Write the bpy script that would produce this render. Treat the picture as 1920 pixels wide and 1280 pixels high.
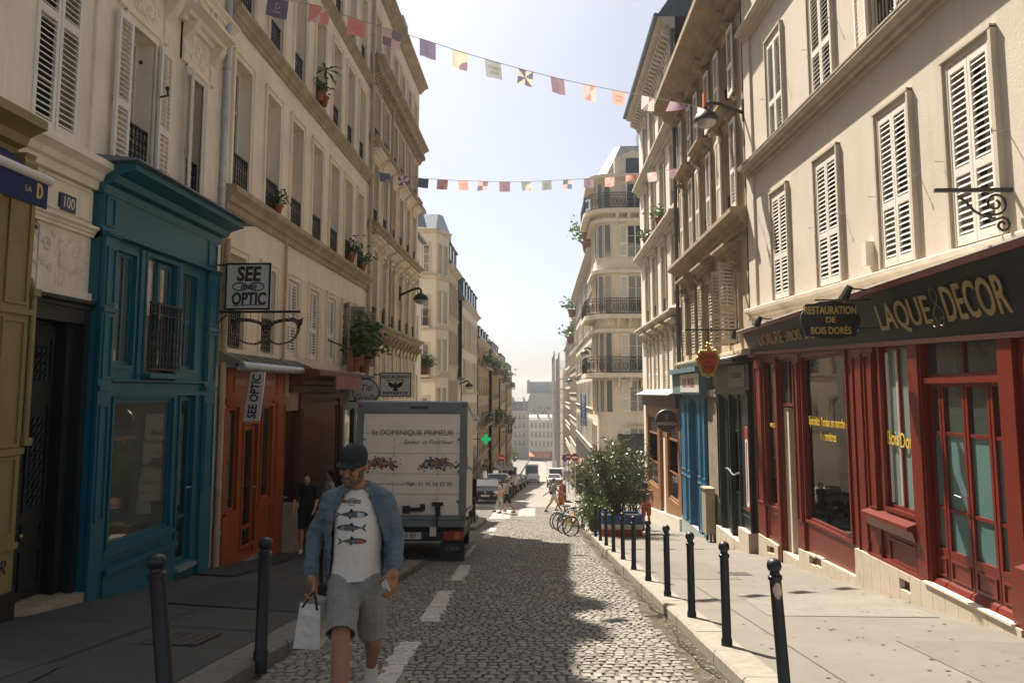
import bpy, bmesh, math, random
from mathutils import Vector, Matrix, noise
from mathutils.bvhtree import BVHTree
random.seed(7)
R = math.radians
for o in list(bpy.data.objects): bpy.data.objects.remove(o)
S = bpy.context.scene
C = S.collection
# ------------------------------------------------------------------ camera, sky, sun, exposure
FPX, CX, CY, HC = 1493.0, 960.0, 576.0, 1.55      # focal length and principal point in photo pixels, eye height
PITCH = math.atan(159/1493.0)
YAW = math.atan(55*math.cos(PITCH)/FPX)
cd = bpy.data.cameras.new('camera'); cam = bpy.data.objects.new('camera', cd); C.objects.link(cam)
cam.location = (0, 0, HC); cam.rotation_euler = (math.pi/2+PITCH, 0, YAW)
cd.sensor_width = 36; cd.lens = FPX/1920*36; cd.shift_y = -64/1920; cd.clip_start = .1; cd.clip_end = 6000
S.camera = cam
SUN = Vector((-.285, .54, .87)).normalized()
w = bpy.data.worlds.new('World'); S.world = w; w.use_nodes = True
nt = w.node_tree
sky = nt.nodes.new('ShaderNodeTexSky'); sky.sky_type = 'NISHITA'; sky.sun_disc = False
sky.sun_elevation = math.asin(SUN.z); sky.sun_rotation = math.atan2(SUN.x, SUN.y)
sky.altitude = 0; sky.air_density = .6; sky.dust_density = 2.6; sky.ozone_density = .3
bg = nt.nodes['Background']; bg.inputs[1].default_value = .075
hs = nt.nodes.new('ShaderNodeHueSaturation'); hs.inputs['Saturation'].default_value = .62      # milky summer sky
nt.links.new(sky.outputs[0], hs.inputs['Color']); nt.links.new(hs.outputs[0], bg.inputs[0])
sl = bpy.data.lights.new('sun', 'SUN'); sl.energy = 5.0; sl.angle = R(.5); sl.color = (1, .91, .78)
so = bpy.data.objects.new('sun', sl); C.objects.link(so); so.rotation_euler = SUN.to_track_quat('Z', 'Y').to_euler()
so.location = (-30, 40, 80)
S.view_settings.view_transform = 'Standard'; S.view_settings.look = 'None'
S.view_settings.exposure = 1.15; S.view_settings.gamma = 1; S.view_settings.use_curve_mapping = False
S.render.engine = 'CYCLES'
# ------------------------------------------------------------------ pixel -> place
_f = Vector((-math.sin(YAW)*math.cos(PITCH), math.cos(YAW)*math.cos(PITCH), math.sin(PITCH)))
_r = Vector((math.cos(YAW), math.sin(YAW), 0))
_u = Vector((math.sin(YAW)*math.sin(PITCH), -math.cos(YAW)*math.sin(PITCH), math.cos(PITCH)))
CAM = Vector((0, 0, HC))
def ray(px, py): return _f + (px-CX)/FPX*_r + (CY-py)/FPX*_u
def atx(px, py, x): d = ray(px, py); return CAM + d*(x/d.x)
def aty(px, py, y): d = ray(px, py); return CAM + d*(y/d.y)
XL, XR = -5.5, 4.9                                   # the two building lines
def pl(px, py, w=0): p = atx(px, py, XL+w); return p.y, p.z
def pr(px, py, w=0): p = atx(px, py, XR-w); return p.y, p.z
def zr(y):                                           # the road's height: it runs downhill
    if y < 35: return -.118*y
    if y < 47: return -4.13-.07*(y-35)
    if y < 150: return -4.97-.095*(y-47)
    if y < 300: return -14.755-.06*(y-150)
    return -23.755
KERB = .12
def pav_r(y): return zr(y)+.14
def pav_l(x, y):                                     # left pavement rises a little to the houses
    return zr(y)+.12+max(0, min(1, (-2.4-x)/3.1))*.13
# ------------------------------------------------------------------ materials
MATS = {}
def _n(nt, t, **kw):
    n = nt.nodes.new(t)
    for k, v in kw.items(): setattr(n, k, v)
    return n
def mat(name, col, rough=.8, var=.12, scale=3.0, bump=.0, bscale=40, metal=0, spec=.5, streak=0, dirt=None, emit=None, coat=0, streakcol=(.12,.10,.08)):
    """Principled material with world-space noise: colour mottling, rain streaks, fine relief."""
    if name in MATS: return MATS[name]
    m = bpy.data.materials.new(name); m.use_nodes = True; nt = m.node_tree; L = nt.links.new
    b = nt.nodes['Principled BSDF']
    b.inputs['Roughness'].default_value = rough; b.inputs['Metallic'].default_value = metal
    b.inputs['Specular IOR Level'].default_value = spec
    if coat: b.inputs['Coat Weight'].default_value = coat; b.inputs['Coat Roughness'].default_value = .15
    g = _n(nt, 'ShaderNodeNewGeometry')
    out = None
    c0 = tuple(col)+(1,)
    if var > 0:
        t = _n(nt, 'ShaderNodeTexNoise'); t.inputs['Scale'].default_value = scale; t.inputs['Detail'].default_value = 6
        t.inputs['Roughness'].default_value = .65
        L(g.outputs['Position'], t.inputs['Vector'])
        r = _n(nt, 'ShaderNodeMapRange'); r.inputs[1].default_value = .3; r.inputs[2].default_value = .7
        r.inputs[3].default_value = 1-var; r.inputs[4].default_value = 1+var
        L(t.outputs['Fac'], r.inputs[0])
        mx = _n(nt, 'ShaderNodeMix', data_type='RGBA', blend_type='MULTIPLY'); mx.inputs[0].default_value = 1
        mx.inputs[6].default_value = c0; L(r.outputs[0], mx.inputs[7]); out = mx.outputs[2]
    if streak > 0:
        mp = _n(nt, 'ShaderNodeMapping'); mp.inputs['Scale'].default_value = (2.2, 2.2, .16)
        L(g.outputs['Position'], mp.inputs['Vector'])
        t = _n(nt, 'ShaderNodeTexNoise'); t.inputs['Scale'].default_value = 1.6; t.inputs['Detail'].default_value = 7; t.inputs['Roughness'].default_value = .7
        L(mp.outputs[0], t.inputs['Vector'])
        r = _n(nt, 'ShaderNodeMapRange'); r.inputs[1].default_value = .52; r.inputs[2].default_value = .8; r.inputs[4].default_value = streak
        L(t.outputs['Fac'], r.inputs[0])
        mx = _n(nt, 'ShaderNodeMix', data_type='RGBA'); L(r.outputs[0], mx.inputs[0])
        if out: L(out, mx.inputs[6])
        else: mx.inputs[6].default_value = c0
        mx.inputs[7].default_value = tuple(streakcol)+(1,); out = mx.outputs[2]
    if dirt:
        t = _n(nt, 'ShaderNodeTexNoise'); t.inputs['Scale'].default_value = dirt[1]; t.inputs['Detail'].default_value = 8; t.inputs['Roughness'].default_value = .75
        L(g.outputs['Position'], t.inputs['Vector'])
        r = _n(nt, 'ShaderNodeMapRange'); r.inputs[1].default_value = dirt[2]; r.inputs[2].default_value = dirt[2]+.12; r.inputs[4].default_value = dirt[3]
        L(t.outputs['Fac'], r.inputs[0])
        mx = _n(nt, 'ShaderNodeMix', data_type='RGBA'); L(r.outputs[0], mx.inputs[0])
        if out: L(out, mx.inputs[6])
        else: mx.inputs[6].default_value = c0
        mx.inputs[7].default_value = tuple(dirt[0])+(1,); out = mx.outputs[2]
    if out: L(out, b.inputs['Base Color'])
    else: b.inputs['Base Color'].default_value = c0
    if bump > 0:
        t = _n(nt, 'ShaderNodeTexNoise'); t.inputs['Scale'].default_value = bscale; t.inputs['Detail'].default_value = 5
        L(g.outputs['Position'], t.inputs['Vector'])
        bp = _n(nt, 'ShaderNodeBump'); bp.inputs['Strength'].default_value = bump; bp.inputs['Distance'].default_value = .01
        L(t.outputs['Fac'], bp.inputs['Height']); L(bp.outputs[0], b.inputs['Normal'])
    if emit: b.inputs['Emission Color'].default_value = tuple(emit[0])+(1,); b.inputs['Emission Strength'].default_value = emit[1]
    MATS[name] = m
    return m
def glass(name, tint, rough=.03, see=0.0, wav=.02):
    """Window glass: dark room behind, reflection on top; 'see' lets the room behind show through."""
    if name in MATS: return MATS[name]
    m = bpy.data.materials.new(name); m.use_nodes = True; nt = m.node_tree; L = nt.links.new
    b = nt.nodes['Principled BSDF']
    b.inputs['Base Color'].default_value = tuple(tint)+(1,); b.inputs['Roughness'].default_value = rough
    b.inputs['IOR'].default_value = 1.75
    t = _n(nt, 'ShaderNodeTexNoise'); t.inputs['Scale'].default_value = 1.7; t.inputs['Detail'].default_value = 1
    g = _n(nt, 'ShaderNodeNewGeometry'); L(g.outputs['Position'], t.inputs['Vector'])
    bp = _n(nt, 'ShaderNodeBump'); bp.inputs['Strength'].default_value = wav*4; bp.inputs['Distance'].default_value = .05
    L(t.outputs['Fac'], bp.inputs['Height']); L(bp.outputs[0], b.inputs['Normal'])
    if see > 0:
        tr = _n(nt, 'ShaderNodeBsdfTransparent'); tr.inputs[0].default_value = (.86, .92, .9, 1)
        gl = _n(nt, 'ShaderNodeBsdfGlossy'); gl.inputs['Roughness'].default_value = .02; L(bp.outputs[0], gl.inputs['Normal'])
        fr = _n(nt, 'ShaderNodeFresnel'); fr.inputs[0].default_value = 2.1
        mx = _n(nt, 'ShaderNodeMixShader'); L(fr.outputs[0], mx.inputs[0]); L(tr.outputs[0], mx.inputs[1]); L(gl.outputs[0], mx.inputs[2])
        L(mx.outputs[0], nt.nodes['Material Output'].inputs[0])
    MATS[name] = m
    return m
# ------------------------------------------------------------------ mesh building
class MB:
    def __init__(s): s.v = []; s.f = []; s.m = []; s.k = 0
    def mat(s, k): s.k = k; return s
    def poly(s, pts):
        n = len(s.v); s.v += [tuple(p) for p in pts]; s.f.append(tuple(range(n, n+len(pts)))); s.m.append(s.k)
    def raw(s, vs, fs):
        n = len(s.v); s.v += [tuple(p) for p in vs]
        for f in fs: s.f.append(tuple(i+n for i in f)); s.m.append(s.k)
    def hexa(s, p):      # 8 corners: bottom ring 0-3, top ring 4-7
        s.raw(p, [(3,2,1,0),(4,5,6,7),(0,1,5,4),(1,2,6,5),(2,3,7,6),(3,0,4,7)])
    def box(s, x0, x1, y0, y1, z0, z1):
        s.hexa([(x0,y0,z0),(x1,y0,z0),(x1,y1,z0),(x0,y1,z0),(x0,y0,z1),(x1,y0,z1),(x1,y1,z1),(x0,y1,z1)])
    def tube(s, pts, r, n=8, cap=True):
        pts = [Vector(p) for p in pts]
        rs = r if isinstance(r, (list, tuple)) else [r]*len(pts)
        vs = []; fs = []; prev = None
        for i, p in enumerate(pts):
            d = (pts[min(i+1, len(pts)-1)]-pts[max(i-1, 0)])
            if d.length < 1e-9: d = Vector((0,0,1))
            d.normalize()
            if prev is None:
                a = Vector((0,0,1)) if abs(d.z) < .9 else Vector((1,0,0))
                x = d.cross(a).normalized()
            else:
                x = (prev-d*prev.dot(d))
                x = x.normalized() if x.length > 1e-6 else d.orthogonal().normalized()
            prev = x; y = d.cross(x)
            for k in range(n):
                t = 2*math.pi*k/n
                vs.append(p+(x*math.cos(t)+y*math.sin(t))*rs[i])
        for i in range(len(pts)-1):
            for k in range(n):
                fs.append((i*n+k, i*n+(k+1)%n, (i+1)*n+(k+1)%n, (i+1)*n+k))
        if cap:
            fs.append(tuple(range(n-1, -1, -1))); fs.append(tuple((len(pts)-1)*n+k for k in range(n)))
        s.raw(vs, fs)
    def lathe(s, prof, o=(0,0,0), n=16, sx=1, sy=1):
        o = Vector(o); vs = []; fs = []
        for (r, z) in prof:
            for k in range(n):
                t = 2*math.pi*k/n; vs.append((o.x+r*sx*math.cos(t), o.y+r*sy*math.sin(t), o.z+z))
        for i in range(len(prof)-1):
            for k in range(n): fs.append((i*n+k, i*n+(k+1)%n, (i+1)*n+(k+1)%n, (i+1)*n+k))
        fs.append(tuple(range(n-1, -1, -1))); fs.append(tuple((len(prof)-1)*n+k for k in range(n)))
        s.raw(vs, fs)
    def ball(s, c, r, n=10, m=7, M=None):
        c = Vector(c); r = r if isinstance(r, (tuple, list)) else (r, r, r)
        vs = []; fs = []
        for i in range(1, m):
            a = math.pi*i/m
            for k in range(n):
                t = 2*math.pi*k/n
                p = Vector((r[0]*math.sin(a)*math.cos(t), r[1]*math.sin(a)*math.sin(t), r[2]*math.cos(a)))
                if M: p = M @ p
                vs.append(c+p)
        a, b_ = Vector((0,0,r[2])), Vector((0,0,-r[2]))
        if M: a, b_ = M @ a, M @ b_
        vs.append(c+a); vs.append(c+b_); T = len(vs)-2
        for i in range(m-2):
            for k in range(n): fs.append((i*n+k, (i+1)*n+k, (i+1)*n+(k+1)%n, i*n+(k+1)%n))
        for k in range(n):
            fs.append((T, k, (k+1)%n)); fs.append((T+1, (m-2)*n+(k+1)%n, (m-2)*n+k))
        s.raw(vs, fs)
    def prism(s, poly, a, b):        # extrude a closed polygon (list of 3-vectors) from +a to +b
        a = Vector(a); b = Vector(b); n = len(poly)
        vs = [Vector(p)+a for p in poly]+[Vector(p)+b for p in poly]
        s.raw(vs, [tuple(range(n-1, -1, -1)), tuple(range(n, 2*n))]+[(i, (i+1)%n, n+(i+1)%n, n+i) for i in range(n)])
    def mesh(s, name, mats, smooth=False, fix=True):
        me = bpy.data.meshes.new(name); me.from_pydata(s.v, [], s.f)
        for m in (mats if isinstance(mats, (list, tuple)) else [mats]): me.materials.append(m)
        me.polygons.foreach_set('material_index', [min(k, len(me.materials)-1) for k in s.m])
        if fix:
            bm = bmesh.new(); bm.from_mesh(me); bmesh.ops.recalc_face_normals(bm, faces=bm.faces); bm.to_mesh(me); bm.free()
        if smooth:
            me.polygons.foreach_set('use_smooth', [True]*len(me.polygons))
        me.update()
        return me
def smooth_by_angle(me, deg=40):
    me.polygons.foreach_set('use_smooth', [True]*len(me.polygons))
    bm = bmesh.new(); bm.from_mesh(me)
    for e in bm.edges:
        if len(e.link_faces) == 2 and e.calc_face_angle(0) > R(deg): e.smooth = False
        elif len(e.link_faces) != 2: e.smooth = False
    bm.to_mesh(me); bm.free()
    return me
WL = {}
def put(name, me, parent=None, loc=(0,0,0), label=None, cat=None, group=None, kind=None):
    """Link mesh 'me' as an object at world place 'loc' under an unrotated parent."""
    o = bpy.data.objects.new(name, me); C.objects.link(o)
    loc = Vector(loc); WL[o.name] = loc
    if parent is not None:
        o.parent = parent; o.location = loc-WL.get(parent.name, Vector())
    else: o.location = loc
    if label: o['label'] = label
    if cat: o['category'] = cat
    if group: o['group'] = group
    if kind: o['kind'] = kind
    return o
def thing(name, loc, label, cat, group=None, rz=0):
    o = bpy.data.objects.new(name, None); C.objects.link(o); o.location = loc; o.rotation_euler = (0, 0, rz)
    o.empty_display_size = .2
    WL[o.name] = Vector(loc); o['label'] = label; o['category'] = cat
    if group: o['group'] = group
    return o
def part(name, mb, m, parent, loc=None, smooth=False, angle=None, **kw):
    """Build an MB given in world coordinates as a part whose origin sits at its own middle."""
    c = Vector(loc) if loc is not None else Vector([(min(v[i] for v in mb.v)+max(v[i] for v in mb.v))/2 for i in range(3)])
    mb.v = [(v[0]-c.x, v[1]-c.y, v[2]-c.z) for v in mb.v]
    me = mb.mesh(name, m, smooth)
    if angle: smooth_by_angle(me, angle)
    return put(name, me, parent, c, **kw)
def lpart(name, mb, m, parent, smooth=False, angle=None, loc=(0,0,0), rot=None, **kw):
    """A part in its parent's own coordinates (for things that get copied or turned)."""
    me = mb.mesh(name, m, smooth)
    if angle: smooth_by_angle(me, angle)
    o = bpy.data.objects.new(name, me); C.objects.link(o); o.parent = parent; o.location = loc
    if rot: o.rotation_euler = rot
    for k, v in kw.items(): o[k] = v
    return o
def copy_tree(o, parent=None):
    c = o.copy(); C.objects.link(c); c.parent = parent
    for ch in o.children: copy_tree(ch, c)
    return c
# ------------------------------------------------------------------ facade frames
class Frame:
    """u runs along the wall, v is height, w points out of the wall to the street."""
    def __init__(s, o, u, n): s.o = Vector(o); s.u = Vector(u); s.n = Vector(n); s.h = s.u.cross(Vector((0,0,1))).dot(s.n)
    def p(s, u, v, w=0): return s.o+s.u*u+Vector((0,0,v))+s.n*w
    def d(s, u, v, w=0): return s.u*u+Vector((0,0,v))+s.n*w
FL = Frame((XL, 0, 0), (0,1,0), (1,0,0))
FR = Frame((XR, 0, 0), (0,1,0), (-1,0,0))
def fbox(mb, F, u0, u1, v0, v1, w0, w1, rel=False):
    q = F.d if rel else F.p
    mb.hexa([q(u0,v0,w0), q(u1,v0,w0), q(u1,v0,w1), q(u0,v0,w1), q(u0,v1,w0), q(u1,v1,w0), q(u1,v1,w1), q(u0,v1,w1)])
def fprof(mb, F, u0, u1, prof, rel=False):
    """A moulding: profile [(w, v)...] closed, run from u0 to u1."""
    q = F.d if rel else F.p
    n = len(prof)
    vs = [q(u0, v, w_) for (w_, v) in prof]+[q(u1, v, w_) for (w_, v) in prof]
    mb.raw(vs, [tuple(range(n)), tuple(range(2*n-1, n-1, -1))]+[(i, (i+1)%n, n+(i+1)%n, n+i) for i in range(n)])
def cornice(mb, F, u0, u1, v, h, w, rel=False, w0=-.02):
    """Stepped string course / cornice whose top is at v."""
    pr_ = [(w0, v-h), (w*.25, v-h), (w*.3, v-h*.72), (w*.5, v-h*.66), (w*.58, v-h*.45), (w*.9, v-h*.3), (w, v-h*.27), (w, v-h*.06), (w*.93, v), (w0, v+.02)]
    fprof(mb, F, u0, u1, pr_, rel)
def wall_open(mb, F, u0, u1, v0, v1, ops, rev=.24, w=0.0):
    """Wall sheet with rectangular openings and their reveals."""
    us = sorted(set([u0, u1]+[x for o in ops for x in o[:2] if u0 < x < u1])); vs = sorted(set([v0, v1]+[x for o in ops for x in o[2:4] if v0 < x < v1]))
    for i in range(len(us)-1):
        run = None
        for j in range(len(vs)-1):
            cu, cv = (us[i]+us[i+1])/2, (vs[j]+vs[j+1])/2
            hole = any(o[0] < cu < o[1] and o[2] < cv < o[3] for o in ops)
            if hole:
                if run is not None: mb.poly([F.p(us[i], run, w), F.p(us[i+1], run, w), F.p(us[i+1], vs[j], w), F.p(us[i], vs[j], w)]); run = None
            elif run is None: run = vs[j]
        if run is not None: mb.poly([F.p(us[i], run, w), F.p(us[i+1], run, w), F.p(us[i+1], v1, w), F.p(us[i], v1, w)])
    for o in ops:
        a, b, c, d = o[:4]; r = w-rev
        mb.poly([F.p(a,c,w), F.p(a,d,w), F.p(a,d,r), F.p(a,c,r)]); mb.poly([F.p(b,c,r), F.p(b,d,r), F.p(b,d,w), F.p(b,c,w)])
        mb.poly([F.p(a,d,w), F.p(b,d,w), F.p(b,d,r), F.p(a,d,r)]); mb.poly([F.p(a,c,r), F.p(b,c,r), F.p(b,c,w), F.p(a,c,w)])
SH = {}
def shared(key, fn):
    if key not in SH: SH[key] = fn()
    return SH[key]
def fkey(F): return tuple(round(x, 3) for x in (*F.u, *F.n))
# ------------------------------------------------------------------ palette
PLASTER_L1 = mat('plaster_white', (.78,.70,.58), .9, .12, 1.2, .25, 60, streak=.4, streakcol=(.40,.34,.26), dirt=((.55,.47,.36), .8, .6, .35))
PLASTER_L2 = mat('plaster_ochre', (.80,.70,.56),   .92, .12, .9, .35, 50, streak=.45, streakcol=(.40,.31,.21), dirt=((.56,.45,.31), .7, .6, .4))
PLASTER_R1 = mat('plaster_cream', (.58,.515,.425), .92, .08, .8, .4, 45, streak=.4, streakcol=(.38,.32,.25), dirt=((.46,.40,.32), .6, .6, .4))
STONE_L3 = mat('stone_ochre', (.75,.655,.51), .9, .14, 1.5, .25, 40, streak=.35)
STONE_R2 = mat('stone_tan', (.46,.37,.26), .9, .16, 1.4, .25, 40, streak=.35)
PLASTER_R3 = mat('plaster_pale', (.66,.60,.51), .92, .07, .8, .3, 45, streak=.12)
STONE = mat('stone_trim', (.36,.29,.20), .9, .25, 2.2, .3, 40, streak=.4)
STONE_D = mat('stone_trim_weathered', (.36,.29,.20), .92, .25, 2.5, .35, 40, streak=.5)
STONE_W = mat('stone_trim_pale', (.52,.455,.36), .9, .12, 2.2, .25, 40, streak=.25)
ZINC = mat('zinc', (.17,.20,.23), .45, .2, 2.5, .08, 30, metal=.35, streak=.2)
SLATE = mat('slate', (.075,.09,.105), .55, .25, 4, .1, 40)
WHITE = mat('white_paint', (.70,.655,.57), .55, .08, 3, .08, 60, streak=.18)
WHITE_S = mat('white_shutter_paint', (.74,.70,.62), .6, .06, 4, .08, 60, streak=.12)
GREY_SH = mat('grey_shutter_paint', (.23,.22,.18), .65, .15, 4, .1, 60, streak=.3)
TAN_SH = mat('tan_shutter_paint', (.47,.41,.31), .7, .15, 4, .1, 60, streak=.4)
IRON = mat('black_iron', (.012,.013,.014), .45, .2, 8, .1, 80)
ALU = mat('galvanised', (.42,.44,.45), .4, .2, 5, .05, 50, metal=.7)
GLASS = glass('window_glass', (.018,.022,.024))
GLASS_L = glass('window_glass_curtained', (.10,.105,.10), .06)
GLASS_T = glass('shop_glass', (.02,.02,.02), see=1, wav=.012)
DARK = mat('dark_room', (.012,.011,.010), .9, .3, 3)
CURTAIN = mat('net_curtain', (.55,.55,.50), .9, .1, 4)
# ------------------------------------------------------------------ house parts
def window(b, F, u0, u1, v0, v1, rev=.24, fm=None, gm=None, bars=2, leaves=2, near=True, th=.055, transom=0):
    fm = fm or WHITE; gm = gm or GLASS
    W, H = u1-u0, v1-v0
    k = ('win', fkey(F), round(W,3), round(H,3), rev, fm.name, bars, leaves, transom, near, gm.name, th)
    top = H-transom if transom else H
    def fr():
        mb = MB(); z0, z1 = -rev-.03, -rev+.05
        B = lambda a, c, d, e, q=0: fbox(mb, F, a, c, d, e, z0, z1-q, True)
        B(0, th, 0, H); B(W-th, W, 0, H); B(th, W-th, H-th, H); B(th, W-th, 0, th*1.4)
        for i in range(1, leaves): B(W*i/leaves-th*.7, W*i/leaves+th*.7, th*1.4, top-(0 if transom else th), -.008)
        if transom: B(th, W-th, top-th*.6, top+th*.6, -.004)
        for i in range(leaves):
            a = W*i/leaves+th*.8; c = W*(i+1)/leaves-th*.8
            for j in range(1, bars+1): fbox(mb, F, a, c, top*j/(bars+1)-.014, top*j/(bars+1)+.014, z0+.02, z1-.012, True)
        if not near:
            mb.mat(1); fbox(mb, F, th*.5, W-th*.5, th*.5, H-th*.5, z0-.02, z0+.025, True)
        return mb.mesh('window', [fm, gm])
    o = put('window', shared(k, fr), b, F.p(u0, v0))
    if near:
        def pn(a, c, d, e):
            mb = MB(); fbox(mb, F, a, c, d, e, -.006, .006, True); return mb.mesh('pane', gm)
        for i in range(leaves):
            a = W*i/leaves+th*.5; c = W*(i+1)/leaves-th*.5
            put('pane', shared(('pane', fkey(F), round(c-a,3), round(top,3), gm.name), lambda: pn(0, c-a, 0, top-th)), o, F.p(u0+a, v0+th*.5, -rev+.005))
        if transom:
            put('pane', shared(('pane', fkey(F), round(W,3), round(transom,3), gm.name), lambda: pn(0, W-th, 0, transom-th)), o, F.p(u0+th*.5, v0+top+th*.4, -rev+.005))
    return o
def leaf_mesh(F, W, H, m, pitch=.062, rails=(.42,), slats=True, th=.04):
    def fn():
        mb = MB(); s = .055
        B = lambda a, c, d, e: fbox(mb, F, a, c, d, e, -th, 0, True)
        B(0, s, 0, H); B(W-s, W, 0, H)
        cuts = [(.0, .11/H)]+[(r-.05/H, r+.05/H) for r in rails]+[(1-.09/H, 1)]
        for a, c in cuts: B(s, W-s, a*H, c*H)
        if slats:
            for (a, c), (d, e) in zip(cuts[:-1], cuts[1:]):
                lo, hi = c*H, d*H; n = max(1, int((hi-lo)/pitch))
                for i in range(n):
                    z = lo+(hi-lo)*(i+.5)/n; slat(mb, F, s, W-s, z, pitch, th)
        return mb.mesh('shutter', m)
    return shared(('leaf', fkey(F), round(W,3), round(H,3), m.name, pitch, rails, slats, th), fn)
def slat(mb, F, a, c, z, pitch, th):
    p = pitch*.62; t = .008
    prof = [(-.002, z-p*.5), (-.002, z-p*.5+t), (-th+.004, z+p*.5), (-th+.004, z+p*.5-t)]
    fprof(mb, F, a, c, prof, True)
def leaf(b, F, u, v, W, H, m, w=0, name='shutter', fine=False, **kw):
    """One shutter leaf whose lower corner is at (u, v, w); fine = every louvre slat its own sub-part."""
    me = leaf_mesh(F, W, H, m, slats=not fine, **kw)
    o = put(name, me, b, F.p(u, v, w))
    if fine:
        pitch = kw.get('pitch', .062); th = .04; s = .055; rails = kw.get('rails', (.42,))
        cuts = [(.0, .11/H)]+[(r-.05/H, r+.05/H) for r in rails]+[(1-.09/H, 1)]
        def one():
            mb = MB(); slat(mb, F, 0, W-2*s, 0, pitch, th); return mb.mesh('slat', m)
        sm = shared(('slat', fkey(F), round(W,3), m.name, pitch), one)
        for (a, c), (d, e) in zip(cuts[:-1], cuts[1:]):
            lo, hi = c*H, d*H; n = max(1, int((hi-lo)/pitch))
            for i in range(n): put('slat', sm, o, F.p(u+s, v+lo+(hi-lo)*(i+.5)/n, w))
    return o
def closed_shutters(b, F, u0, u1, v0, v1, m, w=-.04, fine=False, **kw):
    W = (u1-u0-.012)/2
    leaf(b, F, u0, v0+.01, W, v1-v0-.02, m, w, fine=fine, **kw); leaf(b, F, u0+W+.012, v0+.01, W, v1-v0-.02, m, w, fine=fine, **kw)
def open_flat(b, F, u0, u1, v0, v1, m, sides=(1,1), w=.075, **kw):
    W = (u1-u0)/2-.01
    if sides[0]: leaf(b, F, u0-W-.02, v0, W, v1-v0, m, w, **kw)
    if sides[1]: leaf(b, F, u1+.02, v0, W, v1-v0, m, w, **kw)
def open_out(b, F, u0, u1, v0, v1, m, sides=(1,1), ang=90, w=0.02, W=None, **kw):
    W = W or (u1-u0)/2-.01
    for s, u in ((0, u0), (1, u1)):
        if not sides[s]: continue
        a = R(ang if isinstance(ang, (int, float)) else ang[s]); sg = -1 if s == 0 else 1
        # hinge at the jamb; 0 = closed, 90 = straight out, 180 = flat on the wall
        ud = F.u*(-sg*math.cos(a))+F.n*math.sin(a); nd = F.n*math.cos(a)+F.u*(sg*math.sin(a))
        G = Frame(F.p(u, 0, w), ud, nd)
        leaf(b, G, 0, v0, W, v1-v0, m, 0, **kw)
def surround(b, F, u0, u1, v0, v1, m, t=.13, w=.05, sill=.0, name='window_surround', head=0):
    W, H = u1-u0, v1-v0
    def fn():
        mb = MB()
        for a, c in ((-t, 0), (W, W+t)):
            fbox(mb, F, a, c, 0, H, -.01, w*.6, True)
        fbox(mb, F, -t, W+t, H, H+t, -.01, w*.6, True)
        q = t*.35
        fbox(mb, F, -t-.012, -t+q, 0, H+t, -.01, w, True); fbox(mb, F, W+t-q, W+t+.012, 0, H+t, -.01, w, True)
        fbox(mb, F, -t-.012, W+t+.012, H+t-q*.5, H+t+q*.6, -.01, w+.006, True)
        if head: cornice(mb, F, -t-.05, W+t+.05, H+t+head, head, w+.1, True)
        if sill: fbox(mb, F, -t-.03, W+t+.03, -sill, 0, -.02, w+.05, True)
        return mb.mesh(name, m)
    return put(name, shared(('sur', fkey(F), round(W,3), round(H,3), m.name, t, w, sill, head), fn), b, F.p(u0, v0))
def railing(b, F, u0, u1, v0, h=.9, w=.02, style=0, name='railing'):
    W = u1-u0
    def fn():
        mb = MB(); r = .009
        fbox(mb, F, 0, W, h-.03, h, -.02, .02, True); fbox(mb, F, 0, W, .05, .075, -.012, .012, True); fbox(mb, F, 0, W, h-.17, h-.15, -.01, .01, True)
        n = max(3, int(W/.1))
        for i in range(n+1):
            u = W*i/n; fbox(mb, F, u-r, u+r, .05, h-.03, -r, r, True)
        for i in range(n):                       # scroll rings between the bars
            u = W*(i+.5)/n; rr = min(.042, W/n*.45)
            for zc in ((.16, .29) if style == 0 else (.16, .29, .42, .55)):
                mb.tube([F.d(u+rr*math.cos(2*math.pi*k/8), zc+rr*1.2*math.sin(2*math.pi*k/8)) for k in range(9)], .008, 4, False)
            mb.tube([F.d(u+rr*.8*math.cos(2*math.pi*k/8), h-.09+rr*.9*math.sin(2*math.pi*k/8)) for k in range(9)], .008, 4, False)
        return mb.mesh(name, IRON)
    return put(name, shared(('rail', fkey(F), round(W,3), h, style), fn), b, F.p(u0, v0, w))
def hood(b, F, u0, u1, v, m, h=.28, w=.3, brk=True, name='window_hood'):
    """Projecting hood on two scrolled brackets over a window."""
    W = u1-u0
    def fn():
        mb = MB(); cornice(mb, F, -.1, W+.1, h, h, w, True)
        if brk:
            for u in (-.04, W-.12):
                prof = [(0, -.45), (.07, -.42), (.09, -.3), (.06, -.2), (w*.55, -.06), (w*.8, 0), (0, .02)]
                fprof(mb, F, u, u+.16, prof, True)
                for (ww, vv, rr) in ((w*.5, -.07, .07), (.06, -.36, .06)):
                    mb.tube([F.d(u-.012, vv, ww), F.d(u+.172, vv, ww)], rr, 10)
        return mb.mesh(name, m)
    return put(name, shared(('hood', fkey(F), round(W,3), m.name, h, w, brk), fn), b, F.p(u0, v))
def band(b, F, u0, u1, v, h, w, m, name='string_course', extra=None):
    mb = MB(); cornice(mb, F, u0, u1, v, h, w)
    if extra: extra(mb)
    return part(name, mb, m, b)
def shell(b, F, u0, u1, v0, v1, m, deep=9, back=-.36, name='side_wall'):
    """The rest of the house behind its front."""
    mb = MB(); fbox(mb, F, u0, u1, v0, v1, -deep, back)
    return part(name, mb, m, b)
def downpipe(F, u, v0, v1, m, w=.09, r=.05, label=None, bld=None):
    mb = MB(); mb.tube([F.p(u, v0, w), F.p(u, v1, w)], r, 10)
    v = v0+.6
    while v < v1:
        mb.tube([F.p(u, v-.02, w), F.p(u, v+.02, w)], r*1.25, 10); v += 2.1
    return part('downpipe', mb, m, bld, smooth=False, angle=50)
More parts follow.
